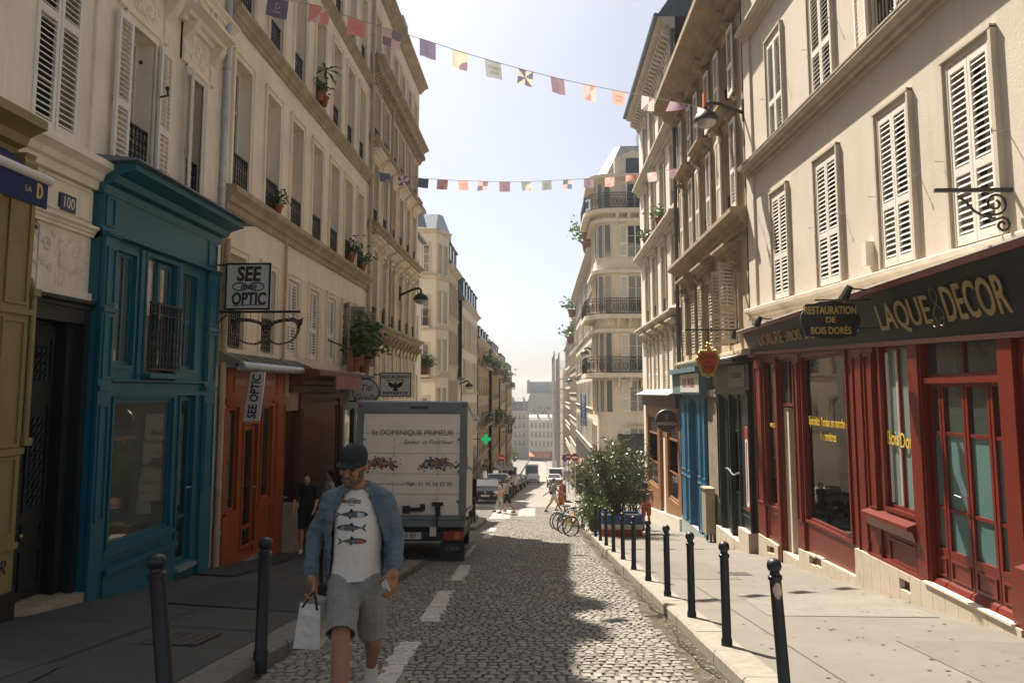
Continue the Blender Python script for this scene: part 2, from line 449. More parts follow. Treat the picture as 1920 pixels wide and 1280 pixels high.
def text_mesh(body, m, size=1, ext=.004, shear=0, bold=0, sx=1, spacing=1.0, align='CENTER', name='lettering'):
    cu = bpy.data.curves.new('t', 'FONT'); cu.body = body; cu.size = size; cu.extrude = ext; cu.shear = shear
    cu.offset = bold; cu.align_x = align; cu.align_y = 'CENTER'; cu.resolution_u = 3; cu.space_character = spacing
    o = bpy.data.objects.new('t', cu)
    me = bpy.data.meshes.new_from_object(o)
    bpy.data.objects.remove(o)
    for v in me.vertices: v.co.x *= sx
    me.materials.clear(); me.materials.append(m)
    return me
def text_on(b, F, u, v, w, body, m, size, name='lettering', sgn=None, **kw):
    """Lettering on a wall frame; reads left to right for someone in the street."""
    me = text_mesh(body, m, size, **kw)
    ud = F.u if F.u.cross(Vector((0,0,1))).dot(F.n) > 0 else -F.u
    for q in me.vertices:
        x, y, z = q.co; q.co = ud*x+Vector((0,0,1))*y+F.n*z
    return put(name, me, b, F.p(u, v, w))
TMP = bpy.data.scenes.new('workbench')          # scratch scene, removed at the end
def remesh(mb, voxel, sm=2, name='m'):
    me = bpy.data.meshes.new(name); me.from_pydata(mb.v, [], mb.f)
    bm = bmesh.new(); bm.from_mesh(me); bmesh.ops.recalc_face_normals(bm, faces=bm.faces); bm.to_mesh(me); bm.free()
    o = bpy.data.objects.new(name, me); TMP.collection.objects.link(o)
    r = o.modifiers.new('r', 'REMESH'); r.mode = 'VOXEL'; r.voxel_size = voxel
    if sm: s = o.modifiers.new('s', 'SMOOTH'); s.factor = .5; s.iterations = sm
    vl = TMP.view_layers[0]; vl.update(); dg = vl.depsgraph
    out = bpy.data.meshes.new_from_object(o.evaluated_get(dg))
    bpy.data.objects.remove(o); bpy.data.meshes.remove(me)
    out.polygons.foreach_set('use_smooth', [True]*len(out.polygons))
    return out
# ------------------------------------------------------------------ ground, road, pavements
def add_struct(name, mb, m, loc=(0,0,0)):
    o = part(name, mb, m, None, loc=loc); o['kind'] = 'structure'; return o
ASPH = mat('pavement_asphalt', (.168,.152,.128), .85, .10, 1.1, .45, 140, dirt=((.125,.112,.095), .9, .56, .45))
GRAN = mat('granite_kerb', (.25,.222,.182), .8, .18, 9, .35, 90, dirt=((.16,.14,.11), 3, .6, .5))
MORTAR = mat('cobble_joints', (.105,.095,.08), .95, .3, 8, .5, 60)
GUT = mat('gutter_wet_grime', (.085,.075,.055), .35, .4, 5, .4, 40, dirt=((.20,.17,.12), 6, .55, .8))
def cobble_mat():
    m = mat('cobblestone', (.195,.18,.153), .72, .2, 9, .4, 70)
    nt = m.node_tree; b = nt.nodes['Principled BSDF']; L = nt.links.new
    src = b.inputs['Base Color'].links[0].from_socket
    g = _n(nt, 'ShaderNodeNewGeometry'); oi = _n(nt, 'ShaderNodeObjectInfo')
    ad = _n(nt, 'ShaderNodeMath', operation='ADD'); L(g.outputs['Random Per Island'], ad.inputs[0]); L(oi.outputs['Random'], ad.inputs[1])
    fr = _n(nt, 'ShaderNodeMath', operation='FRACT'); L(ad.outputs[0], fr.inputs[0])
    r = _n(nt, 'ShaderNodeMapRange'); r.inputs[3].default_value = .78; r.inputs[4].default_value = 1.28; L(fr.outputs[0], r.inputs[0])
    mx = _n(nt, 'ShaderNodeMix', data_type='RGBA', blend_type='MULTIPLY'); mx.inputs[0].default_value = 1
    L(src, mx.inputs[6]); L(r.outputs[0], mx.inputs[7]); L(mx.outputs[2], b.inputs['Base Color'])
    return m
COB = cobble_mat()
def road_far_mat():
    m = mat('cobbles_far', (.21,.192,.165), .8, .15, 2, 0, 0)
    nt = m.node_tree; b = nt.nodes['Principled BSDF']; L = nt.links.new
    g = _n(nt, 'ShaderNodeNewGeometry'); t = _n(nt, 'ShaderNodeTexVoronoi'); t.inputs['Scale'].default_value = 6
    L(g.outputs['Position'], t.inputs['Vector'])
    bp = _n(nt, 'ShaderNodeBump'); bp.inputs['Strength'].default_value = .5; bp.inputs['Distance'].default_value = .02
    L(t.outputs['Distance'], bp.inputs['Height']); L(bp.outputs[0], b.inputs['Normal'])
    return m
YS = [-12, -6, 0]+list(range(2, 60, 2))+list(range(60, 150, 6))+list(range(150, 301, 15))
def lerp(a, b, t): return a+(b-a)*t
def kl(y):   # left kerb line: a parking bay is cut into the pavement, wider beyond the crossing
    if y < 16.5: return -2.42
    if y < 18: return lerp(-2.42, -4.75, (y-16.5)/1.5)
    if y < 28.5: return -4.75
    if y < 30.5: return lerp(-4.75, -2.55, (y-28.5)/2)
    if y < 37.5: return -2.55
    if y < 46: return -2.55
    return -4.5
def kr(y): return 1.55 if y < 30 else (lerp(1.55, 1.15, (y-30)/10) if y < 40 else 1.3)
ground_m = mat('far_ground', (.22,.21,.19), .9, .2, .02)
mb = MB()
mb.raw([(-1500,300,-23.9),(1500,300,-23.9),(1500,1500,-40),(-1500,1500,-40)], [(0,1,2,3)])
mb.raw([(-1500,-40,-24),(-70,-40,-24),(-70,300.5,-24),(-1500,300.5,-24)], [(0,1,2,3)])
mb.raw([(70,-40,-24),(1500,-40,-24),(1500,300.5,-24),(70,300.5,-24)], [(0,1,2,3)])
for a, c in zip(YS[:-1], YS[1:]):
    mb.poly([(-70,a,zr(a)-.3),(70,a,zr(a)-.3),(70,c,zr(c)-.3),(-70,c,zr(c)-.3)])
add_struct('ground', mb, ground_m)
# road bed (joint colour near, far cobbles beyond)
mb = MB()
YR = sorted(set(YS+[16.5, 18, 28.5, 30.5, 37.5, 45.99, 46.01]))
for a, c in zip(YR[:-1], YR[1:]):
    mb.mat(0 if c <= 46 else 1)
    xa, xb = kl(a), kl(c-1e-6) if c > 46 else kl(c)
    if a >= 37.5 and c <= 46: xa = xb = -30           # the side street
    x2a, x2b = kr(a), kr(c)
    if a >= 40 and c <= 52: x2a = x2b = 30
    if a >= 46 and c > 46: xa = kl(a+.1)
    mb.poly([(xa,a,zr(a)-.016),(x2a,a,zr(a)-.016),(x2b,c,zr(c)-.016),(xb,c,zr(c)-.016)])
road = add_struct('road', mb, [MORTAR, road_far_mat()])
def cob_verts(cx, cy, lx, ly, rnd, z=None):
    a = (rnd.random()-.5)*.10; ca, sa = math.cos(a), math.sin(a); ins = .010+.006*rnd.random(); hz = (rnd.random()-.5)*.007
    tx, ty = (rnd.random()-.5)*.04, (rnd.random()-.5)*.05
    vs = []
    for (k, zz) in ((0, -.024), (1, .0)):
        for sx, sy in ((-1,-1),(1,-1),(1,1),(-1,1)):
            q = ins if k else 0
            x, y = sx*(lx/2-q)+(rnd.random()-.5)*.016, sy*(ly/2-q)+(rnd.random()-.5)*.016
            X, Y = cx+x*ca-y*sa, cy+x*sa+y*ca
            vs.append((X, Y, (zr(Y) if z is None else -.118*(Y-0))+zz+hz+tx*x+ty*y+(-.006 if k and rnd.random() < .1 else 0)))
    c = ((vs[4][0]+vs[6][0])/2, (vs[4][1]+vs[6][1])/2, sum(v[2] for v in vs[4:])/4+.004)
    vs.append(c)
    return vs
CF = [(0,1,5,4),(1,2,6,5),(2,3,7,6),(3,0,4,7),(4,5,8),(5,6,8),(6,7,8),(7,4,8)]
cobs = []
rnd = random.Random(3)
y = 3.6
while y < 46:
    py = .108+.022*rnd.random()
    wv = lambda x: .05*math.sin(x*1.3+y*.7)+.03*math.sin(x*3.1+y*2.1)
    x = kl(y)+rnd.random()*.1
    if y > 37.5: x = -9
    xe = kr(y)-.24 if y < 40 else 9
    while x < xe:
        lx = .078+.045*rnd.random()
        if y < 46 and x+lx < xe+.05: cobs.append((x+lx/2, y+py/2+wv(x), lx-.006, py-.007))
        x += lx
    y += py
# worn white paint lies on the stones themselves: the dashes are painted stones
PAINT = mat('road_paint', (.50,.48,.44), .8, .15, 6, .4, 60, dirt=((.20,.19,.165), 7, .60, .75))
def gnd(px, py, h=0.0):
    d = ray(px, py); a, b_ = .5, 400.0
    for _ in range(60):
        m_ = (a+b_)/2; p = CAM+d*m_
        if p.z > zr(p.y)+h: a = m_
        else: b_ = m_
    return CAM+d*a
DASH = [[gnd(*p) for p in q] for q in (((752,1200),(791,1200),(742,1278),(703,1278)), ((823,1106),(851,1106),(821,1163),(785,1163)), ((862,1058),(884,1058),(868,1087),(843,1087)),
          ((886,1022),(892,1022),(877,1042),(871,1042)), ((911,1000),(926,1000),(921,1008),(905,1008)), ((919,989),(931,989),(928,995),(914,995)),
          ((700,1285),(738,1285),(690,1390),(650,1390)), ((933,950),(962,950),(955,972),(916,972)), ((975,952),(1003,952),(1003,967),(969,967)))]
def painted(x, y):
    for q in DASH:
        if all((q[(i+1)%4].x-q[i].x)*(y-q[i].y)-(q[(i+1)%4].y-q[i].y)*(x-q[i].x) < 0 for i in range(4)) or all((q[(i+1)%4].x-q[i].x)*(y-q[i].y)-(q[(i+1)%4].y-q[i].y)*(x-q[i].x) > 0 for i in range(4)): return True
    return False
# the 300 that show largest are stones of their own, the rest one mass
def vis(c):
    d = Vector((c[0], c[1], zr(c[1])))-CAM; px = CX+FPX*d.dot(_r)/d.dot(_f); py_ = CY-FPX*d.dot(_u)/d.dot(_f)
    behind_man = 610 < px < 722
    return 0 < px < 1920 and py_ < 1285 and not behind_man
near = [c for c in cobs if vis(c)][:300]; ns = set(near)
proto = []
for k in range(10):
    q = MB(); q.raw([(a, b_, c_+0) for a, b_, c_ in cob_verts(0, 0, .095, .11, random.Random(50+k), z=0)], CF)
    me = q.mesh('cobblestone', COB); smooth_by_angle(me, 50); proto.append(me)
for i, c in enumerate(near):
    o = bpy.data.objects.new('cobblestone', proto[i % 10]); C.objects.link(o); o.parent = road
    o.location = (c[0], c[1], zr(c[1])); o.scale = (c[2]/.095, c[3]/.11, 1)
    if painted(c[0], c[1]): o.material_slots[0].link = 'OBJECT'; o.material_slots[0].material = PAINT
mb = MB(); rnd = random.Random(5)
for c in cobs:
    if c not in ns: mb.mat(1 if painted(c[0], c[1]) else 0); mb.raw(cob_verts(*c, rnd), CF)
me = mb.mesh('cobblestone', [COB, PAINT], fix=False); me.polygons.foreach_set('use_smooth', [False]*len(me.polygons))
o = put('cobblestone', me, road, kind='stuff')
for q in DASH[:7]:                                   # and in the joints between them
    mb = MB()
    for k in range(10):
        a, c = k/10, (k+1)/10; P = [q[0].lerp(q[3], a), q[1].lerp(q[2], a), q[1].lerp(q[2], c), q[0].lerp(q[3], c)]
        mb.poly([(p.x, p.y, zr(p.y)-.004) for p in P])
    o = part('lane_marking', mb, PAINT, None); o['kind'] = 'structure'
# ---- pavements
def strip(name, ys, xa, xb, za, zb, m, step=None):
    mb = MB()
    for a, c in zip(ys[:-1], ys[1:]):
        mb.poly([(xa(a),a,za(a)),(xb(a),a,zb(a)),(xb(c),c,zb(c)),(xa(c),c,za(c))])
    return add_struct(name, mb, m)
KW = .30
yl = [y for y in YR if y <= 37.5]
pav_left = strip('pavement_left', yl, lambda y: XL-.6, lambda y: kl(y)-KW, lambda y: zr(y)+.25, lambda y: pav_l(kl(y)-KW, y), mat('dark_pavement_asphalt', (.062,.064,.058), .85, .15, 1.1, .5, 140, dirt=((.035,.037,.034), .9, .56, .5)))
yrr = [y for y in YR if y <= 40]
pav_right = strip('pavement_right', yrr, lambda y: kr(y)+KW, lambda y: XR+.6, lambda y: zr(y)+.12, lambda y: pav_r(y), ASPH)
yf = [y for y in YR if y >= 54] 
yf2 = [46.01]+[y for y in YR if y > 46.01]
strip('pavement_far_left', yf2, lambda y: -9, lambda y: -4.5-KW, lambda y: zr(y)+.2, lambda y: zr(y)+.12, ASPH)
strip('pavement_far_right', [52.0]+[y for y in YR if y > 52], lambda y: kr(y)+KW, lambda y: 9, lambda y: zr(y)+.12, lambda y: zr(y)+.14, ASPH)
def kerbs(parent, xk, y0, y1, side, gm=None, ln=1.0, skip=lambda y: False):
    y = y0; rn = random.Random(int(y0*10)+side)
    while y < y1-.05:
        L_ = min(ln*(.85+.4*rn.random()), y1-y)
        a, c = y+.006, y+L_-.006
        if not skip(y):
            mb = MB(); j = (rn.random()-.5)*.016
            A, B = [], []
            for yy, out in ((a, A), (c, B)):
                x0 = xk(yy)+j; z = zr(yy)+.122+(rn.random()-.5)*.008
                X = [x0, x0+side*.025, x0+side*KW, x0+side*KW]
                zz = [z-.025, z, z+.004, z-.25]
                out += [(x0, yy, z-.25)]+[(X[i], yy, zz[i]) for i in range(4)]
            n = 5
            mb.raw(A+B, [tuple(range(n)), tuple(range(2*n-1, n-1, -1))]+[(i, (i+1)%n, n+(i+1)%n, n+i) for i in range(n)])
            part('kerbstone', mb, gm or GRAN, parent)
        y += L_
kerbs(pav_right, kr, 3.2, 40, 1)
kerbs(pav_left, kl, 3.2, 37.5, -1, mat('granite_kerb_shaded', (.16,.15,.13), .8, .18, 9, .35, 90, dirt=((.09,.08,.07), 3, .58, .5)))  # darker copy of the kerb granite: the left side's shade is in its colour
# gutter along the right kerb: damp, gritty, with water
mb = MB()
for a, c in zip(yrr[:-1], yrr[1:]):
    if a < 2 or c > 40: continue
    mb.poly([(kr(a)-.30,a,zr(a)-.008),(kr(a)+.02,a,zr(a)-.016),(kr(c)+.02,c,zr(c)-.016),(kr(c)-.30,c,zr(c)-.008)])
add_struct('gutter', mb, GUT)
mb = MB(); WAT = mat('gutter_water', (.05,.048,.035), .06, .3, 6, .25, 25, spec=.6)
for i in range(60):
    y0 = 4+i*.5
    f = lambda y: .10+.05*math.sin(y*1.7)+.03*math.sin(y*5.3)
    mb.poly([(kr(y0)-f(y0),y0,zr(y0)-.005),(kr(y0)+.01,y0,zr(y0)-.005),(kr(y0+.5)+.01,y0+.5,zr(y0+.5)-.005),(kr(y0+.5)-f(y0+.5),y0+.5,zr(y0+.5)-.005)])
add_struct('gutter_water', mb, WAT)
# litter and leaves in the gutter (too many to count)
mb = MB(); rn = random.Random(11)
for i in range(1100):
    yy = 4+rn.random()**1.4*26; xx = kr(yy)-.03-abs(rn.gauss(.08, .13)); s_ = .008+.02*rn.random(); a = rn.random()*6.28
    z = zr(yy)+.006+rn.random()*.012
    mb.poly([(xx+s_*math.cos(a), yy+s_*math.sin(a), z), (xx-s_*.4*math.sin(a), yy+s_*.4*math.cos(a), z+.006*rn.random()), (xx-s_*math.cos(a), yy-s_*math.sin(a), z), (xx+s_*.4*math.sin(a), yy-s_*.4*math.cos(a), z+.004)])
o = put('leaf_litter', mb.mesh('leaf_litter', mat('dry_leaf', (.22,.18,.11), .9, .5, 30), fix=False), None, kind='stuff', label='dry leaf litter along the damp gutter by the right kerb', cat='litter')
# ------------------------------------------------------------------ pavement repairs, joints, covers
def sheet(name, pts, m, dz, side):
    """a thin sheet following the pavement: pts are (x, y) corners in order."""
    f = (lambda x, y: pav_l(x, y)) if side < 0 else (lambda x, y: zr(y)+.12+.02*max(0, min(1, (x-kr(y)-KW)/(XR-kr(y)-KW))))
    mb = MB(); n = 6
    for i in range(n):
        a, c = i/n, (i+1)/n
        q = [(lerp(pts[0][k], pts[3][k], a)) for k in (0,1)], [(lerp(pts[1][k], pts[2][k], a)) for k in (0,1)], [(lerp(pts[1][k], pts[2][k], c)) for k in (0,1)], [(lerp(pts[0][k], pts[3][k], c)) for k in (0,1)]
        mb.poly([(p[0], p[1], f(*p)+dz) for p in q])
    o = part(name, mb, m, None); o['kind'] = 'structure'
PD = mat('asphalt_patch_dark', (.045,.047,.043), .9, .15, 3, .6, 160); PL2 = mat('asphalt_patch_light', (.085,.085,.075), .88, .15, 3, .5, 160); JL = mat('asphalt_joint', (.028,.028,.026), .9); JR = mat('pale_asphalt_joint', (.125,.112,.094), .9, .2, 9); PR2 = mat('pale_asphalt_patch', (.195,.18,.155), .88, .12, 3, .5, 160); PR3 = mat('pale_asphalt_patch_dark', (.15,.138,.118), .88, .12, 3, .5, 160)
sheet('pavement_patch', [(-5.4,5.0),(-3.55,5.0),(-3.75,6.35),(-5.4,6.6)], PL2, .004, -1)
sheet('pavement_patch', [(-4.6,9.6),(-2.75,9.4),(-2.75,11.6),(-4.5,11.8)], PD, .004, -1)
sheet('pavement_patch', [(-5.4,12.4),(-4.7,12.4),(-4.75,15.6),(-5.4,15.6)], PD, .004, -1)
for y in (8.3, 13.2): sheet('pavement_joint', [(-5.45,y),(-2.75,y-.15),(-2.75,y-.13),(-5.45,y+.02)], JL, .006, -1)
sheet('pavement_joint', [(-3.9,4.6),(-3.885,4.6),(-3.985,15),(-4,15)], JL, .006, -1)
sheet('pavement_patch', [(2.6,9.6),(4.5,9.5),(4.6,11.4),(2.7,11.6)], PR2, .004, 1)
sheet('pavement_patch', [(1.95,13.4),(3.2,13.3),(3.25,16.5),(2.0,16.6)], PR3, .004, 1)
sheet('pavement_patch', [(3.3,6.0),(4.7,5.9),(4.7,8.0),(3.4,8.1)], PR3, .004, 1)
for y in (): sheet('pavement_joint', [(1.9,y),(4.75,y-.1),(4.75,y-.085),(1.9,y+.015)], JR, .006, 1)
sheet('pavement_joint', [(2.28,4.5),(2.292,4.5),(2.31,16),(2.298,16)], JR, .006, 1)
IRC = mat('cast_iron_cover', (.055,.05,.045), .6, .25, 8, .4, 60)
for k, (x, y, w_, lab) in enumerate(((-3.4, 7.6, .3, 'square cast iron cover set in the shaded left pavement'), (3.3, 14.2, .26, 'square cast iron cover set in the sunny right pavement'))):
    z = (pav_l(x, y) if x < 0 else zr(y)+.125); t = thing('manhole_cover', (x, y, z), lab, 'manhole cover')
    mb = MB(); mb.hexa([(x-w_,y-w_,z+.118*w_-.05),(x+w_,y-w_,z+.118*w_-.05),(x+w_,y+w_,z-.118*w_-.05),(x-w_,y+w_,z-.118*w_-.05),(x-w_,y-w_,z+.118*w_+.008),(x+w_,y-w_,z+.118*w_+.008),(x+w_,y+w_,z-.118*w_+.008),(x-w_,y+w_,z-.118*w_+.008)]); part('plate', mb, IRC, t)
    mb = MB()
    for i in range(5):
        for j in range(5): cx_, cy_ = x-w_*.8+i*w_*.4, y-w_*.8+j*w_*.4; mb.box(cx_-.025, cx_+.025, cy_-.025, cy_+.025, z-.118*(cy_-y), z-.118*(cy_-y)+.013)
    part('tread_studs', mb, IRC, t, kind='stuff')
# gum spots and specks on the pavements: nobody could count them
mb = MB(); rn = random.Random(31)
for i in range(420):
    y = 4.5+rn.random()**1.5*22; x = rn.uniform(2.0, 4.7); r_ = .006+.018*rn.random()**2; z = zr(y)+.121+.02*(x-1.85)/3.05
    mb.poly([(x+r_*math.cos(k*1.047)*1.2, y+r_*math.sin(k*1.047), z+.0045-.118*r_*math.sin(k*1.047)) for k in range(6)])
put('gum_spots', mb.mesh('gum_spots', mat('gum_dark', (.08,.072,.062), .8), fix=False), None, kind='stuff', label='dark gum spots scattered on the sunny right pavement', cat='stain')
# ================================================================== LEFT SIDE
def lpav(u): return zr(u)+.25
def rim(mb, F, u0, u1, v0, v1, w, t=.03, d=.018):
    """Raised moulding frame: the look of a panel."""
    for a, c, e, f in ((u0,u0+t,v0,v1),(u1-t,u1,v0,v1),(u0+t,u1-t,v0,v0+t),(u0+t,u1-t,v1-t,v1)): fbox(mb, F, a, c, e, f, w-.01, w+d)
def glazing(b, F, u0, u1, v0, v1, w, fm, gm, t=.05, d=.05, mull=(), trans=(), name='window', rot=None, sub='pane', each=False):
    """A framed shop window: frame part with pane sub-parts."""
    mb = MB()
    fbox(mb, F, u0, u0+t, v0, v1, w-d, w); fbox(mb, F, u1-t, u1, v0, v1, w-d, w); fbox(mb, F, u0+t, u1-t, v1-t, v1, w-d, w-.002); fbox(mb, F, u0+t, u1-t, v0, v0+t, w-d, w-.002)
    us = [u0+t]+list(mull)+[u1-t]; vs = [v0+t]+list(trans)+[v1-t]
    for m_ in mull: fbox(mb, F, m_-t*.4, m_+t*.4, v0+t, v1-t, w-d, w-.006)
    for m_ in trans: fbox(mb, F, u0+t, u1-t, m_-t*.4, m_+t*.4, w-d, w-.010)
    o = part(name, mb, fm, b)
    for i in range(len(us)-1):
        for j in range(len(vs)-1):
            q = MB(); fbox(q, F, us[i]-.01, us[i+1]+.01, vs[j]-.01, vs[j+1]+.01, w-d*.7, w-d*.7+.008)
            g_ = gm[min(j, len(gm)-1)] if isinstance(gm, (list, tuple)) else gm
            part(sub, q, g_, o)
    return o
# ---------------------------------------------------------------- house no. 100
b = thing('stone_house', (XL, 9, lpav(9)), 'white stone house with carved window hoods above the teal shopfront', 'house')
ops = []
W1 = (8.12, 8.95, 4.44, 6.62); W2 = (10.0, 10.74, 4.38, 6.48); W3 = (11.8, 12.35, 4.38, 6.48)
ops = [W1, W2, W3]
up = [(a, c, d+3.25, e+3.25) for a, c, d, e in ops]
mb = MB(); wall_open(mb, FL, 4.0, 13.38, 4.2, 14.5, ops+up, .3); fbox(mb, FL, 4.0, 13.38, 2.62, 4.2, -.3, -.02)
part('wall', mb, PLASTER_L1, b)
mb = MB(); fbox(mb, FL, 4.0, 8.1, -3, 2.62, -.35, -.06); fbox(mb, FL, 9.42, 13.38, -3, 2.62, -.35, -.06); part('ground_floor_wall', mb, PLASTER_L1, b)
shell(b, FL, 4.0, 13.38, -3, 14.5, PLASTER_L1)
band(b, FL, 4.0, 9.5, 4.36, .34, .24, PLASTER_L1, 'cornice')
band(b, FL, 8.13, 9.5, 3.56, .13, .08, PLASTER_L1, 'string_course')
mb = MB(); rim(mb, FL, 8.45, 9.4, 3.62, 4.0, -.02, .03, .02); fbox(mb, FL, 8.13, 9.5, 2.62, 2.74, -.02, .03); part('frieze_moulding', mb, PLASTER_L1, b)
for r_, (a, c, d, e) in enumerate(ops+up):
    window(b, FL, a, c, d, e, .3, gm=GLASS_L if r_ % 3 == 1 else GLASS)
closed_shutters(b, FL, *W1, WHITE_S, w=.02, fine=True, pitch=.066, rails=(.62,))
open_flat(b, FL, *W2, WHITE_S, w=.10, fine=False, pitch=.066)
open_out(b, FL, *W3, WHITE_S, ang=(152, 26), w=.05, W=.30, pitch=.066)
railing(b, FL, 10.02, 10.72, 4.40, .78, -.05, 1); railing(b, FL, 11.82, 12.33, 4.40, .78, -.05, 1)
for a, c, d, e in (W2, W3):
    surround(b, FL, a, c, d, e, PLASTER_L1, .12, .05)
    mb = MB(); cornice(mb, FL, a-.42, c+.42, e+.98, .26, .36); fbox(mb, FL, a-.3, c+.3, e+.14, e+.72, -.01, .03)
    for uu in (a-.3, c+.14):
        fprof(mb, FL, uu, uu+.16, [(0, e+.1), (.06, e+.12), (.08, e+.3), (.05, e+.45), (.2, e+.62), (.26, e+.74), (0, e+.76)])
    part('window_hood', mb, PLASTER_L1, b)
    mb = MB(); rn = random.Random(int(a*10))
    cu = (a+c)/2
    for k in range(34):
        t = k/34*6.28*3; rr = .08+.28*rn.random()
        mb.ball(FL.p(cu+rr*1.15*math.cos(t), e+.43+rr*.6*math.sin(t), .03), (.03, .025+.03*rn.random(), .025+.03*rn.random()), 6, 4)
    part('carved_ornament', mb, PLASTER_L1, b, smooth=True)
mb = MB(); fbox(mb, FL, 9.2, 9.42, 4.36, 14.4, -.01, .045); fbox(mb, FL, 13.0, 13.36, 4.36, 14.4, -.01, .03); part('pilaster', mb, PLASTER_L1, b)
band(b, FL, 4.0, 13.38, 7.98, .2, .18, PLASTER_L1)
band(b, FL, 4.0, 13.38, 14.5, .5, .5, PLASTER_L1, 'cornice')
open_flat(b, FL, *up[1], WHITE_S, w=.10, pitch=.066); closed_shutters(b, FL, *up[0], WHITE_S, w=.02, pitch=.066); open_flat(b, FL, *up[2], WHITE_S, w=.1, pitch=.066)
for (x, y0, y1) in ((8.3, 9.2, 1), (11.2, 12.6, 1)):
    mb = MB(); fbox(mb, FL, x, y0, 14.5, 16.2, -3.2, -1.6)
    for k in range(4): mb.tube([FL.p(x+.18+k*.2, 16.2, -2.4), FL.p(x+.18+k*.2, 16.7, -2.4)], .09, 8)
    part('chimney', mb, STONE_D, b)
# iron stays on the open shutters
mb = MB(); mb.tube([FL.p(10.76, 5.72, .1), FL.p(10.66, 5.70, .26), FL.p(10.55, 5.74, .3)], .014, 6); mb.ball(FL.p(10.55, 5.76, .3), .03, 6, 5); mb.ball(FL.p(10.1, 5.95, .14), .03, 6, 5)
part('shutter_stay', mb, IRON, b)
# carved mask panel above the door
mb = MB(); cu, cv = 8.86, 3.08
B_ = lambda u, v, w_, r: mb.ball(FL.p(u, v, w_*.6-.035), (r[0]*.8, r[1], r[2]), 10, 7)
B_(cu, cv+.12, .02, (.07, .085, .12)); B_(cu, cv+.16, .08, (.035, .022, .035)); B_(cu, cv+.20, .06, (.035, .08, .02)); B_(cu, cv-.02, .04, (.045, .06, .10)); B_(cu, cv-.12, .02, (.03, .04, .10))
for s in (-1, 1):
    B_(cu+s*.035, cv+.165, .06, (.02, .018, .012)); B_(cu+s*.09, cv+.06, .0, (.04, .035, .10))
    for (du, dv, r0) in ((.28, .12, .09), (.34, -.08, .06), (.2, -.14, .06), (.44, .2, .05), (.16, .25, .05), (.5, .06, .05), (.45, -.12, .045)):
        mb.tube([FL.p(cu+s*(du+r0*(1-k/16)*math.cos(k*.75)), cv+dv+r0*(1-k/16)*math.sin(k*.75), -.02) for k in range(14)], .016, 6)
    for k in range(12): B_(cu+s*(.06+.05*random.random()), cv-.1-.028*k*.8, .01, (.03, .03, .03))
for k in range(22): B_(cu+random.uniform(-.09, .09), cv-.15-.25*random.random(), .01, (.028, .028, .028))
mb.tube([FL.p(cu-.06, cv-.22, -.01), FL.p(cu+.02, cv-.45, -.01)], .016, 6); mb.tube([FL.p(cu+.06, cv-.22, -.01), FL.p(cu-.02, cv-.45, -.01)], .016, 6)
part('carved_mask', mb, PLASTER_L1, b, smooth=True)
# number plate
NAVY = mat('enamel_navy', (.012,.022,.075), .25, .1, 8); CREAM = mat('enamel_cream', (.72,.68,.56), .4, .05, 8)
mb = MB(); fbox(mb, FL, 8.74, 9.04, 3.63, 3.83, -.02, .012); o = part('house_number_plate', mb, NAVY, b)
text_on(o, FL, 8.89, 3.73, .013, '100', CREAM, .19, sx=.85, name='number')
mb = MB(); fbox(mb, FL, 8.2, 8.36, 3.32, 3.44, -.02, .012); o = part('gas_plate', mb, NAVY, b)
text_on(o, FL, 8.28, 3.385, .013, 'GAZ', CREAM, .075, name='number')
# front door and its step
DOORG = mat('black_green_door_paint', (.012,.016,.016), .5, .25, 4, .1, 50, dirt=((.10,.10,.09), 7, .7, .25))
mb = MB(); fbox(mb, FL, 8.14, 8.3, -1.2, 2.5, -.3, .03); fbox(mb, FL, 9.34, 9.44, -1.2, 2.5, -.3, .03); fbox(mb, FL, 8.2, 9.34, 2.36, 2.5, -.3, .02); cornice(mb, FL, 8.15, 9.48, 2.64, .16, .1)
fbox(mb, FL, 9.2, 9.34, -1.2, 2.36, -.26, -.1)
part('door_case', mb, DOORG, b)
dleaf = None
for a, c in ((8.2, 8.66), (8.68, 9.2)):
    mb = MB(); fbox(mb, FL, a, c, -.72, 2.34, -.3, -.24)
    for (d, e) in ((1.62, 2.2), (.22, 1.44), (-.08, .1), (-.62, -.2)): rim(mb, FL, a+.08, c-.06, d, e, -.24, .03, .022)
    dleaf = part('door', mb, DOORG, b)
    mb = MB()
    for (d, e) in ((1.68, 2.14), (.28, 1.38)):
        n = int((e-d)/.1)
        for i in range(n):
            for j in range(3):
                uu, vv = a+.15+j*.09, d+.05+i*.1
                mb.tube([FL.p(uu+.04*math.cos(k*.9), vv+.045*math.sin(k*.9), -.225) for k in range(8)], .009, 4)
    part('door_grille', mb, IRON, dleaf)
mb = MB(); mb.ball(FL.p(8.72, -.02, -.2), .03, 8, 6); part('door_knob', mb, mat('brass', (.45,.31,.09), .35, .2, 8, metal=.9), dleaf, smooth=True)
mb = MB(); mb.hexa([FL.p(8.0,-1.4,-.3), FL.p(9.45,-1.4,-.3), FL.p(9.45,-1.4,.14), FL.p(8.0,-1.4,.14), FL.p(8.0,-.72,-.3), FL.p(9.45,-.74,-.3), FL.p(9.45,-.78,.14), FL.p(8.0,-.76,.14)])
part('door_step', mb, mat('worn_step_stone', (.32,.27,.19), .8, .2, 5, .2, 60), b)
downpipe(FL, 13.05, 4.4, 14.4, ALU, .1, .055, bld=b)
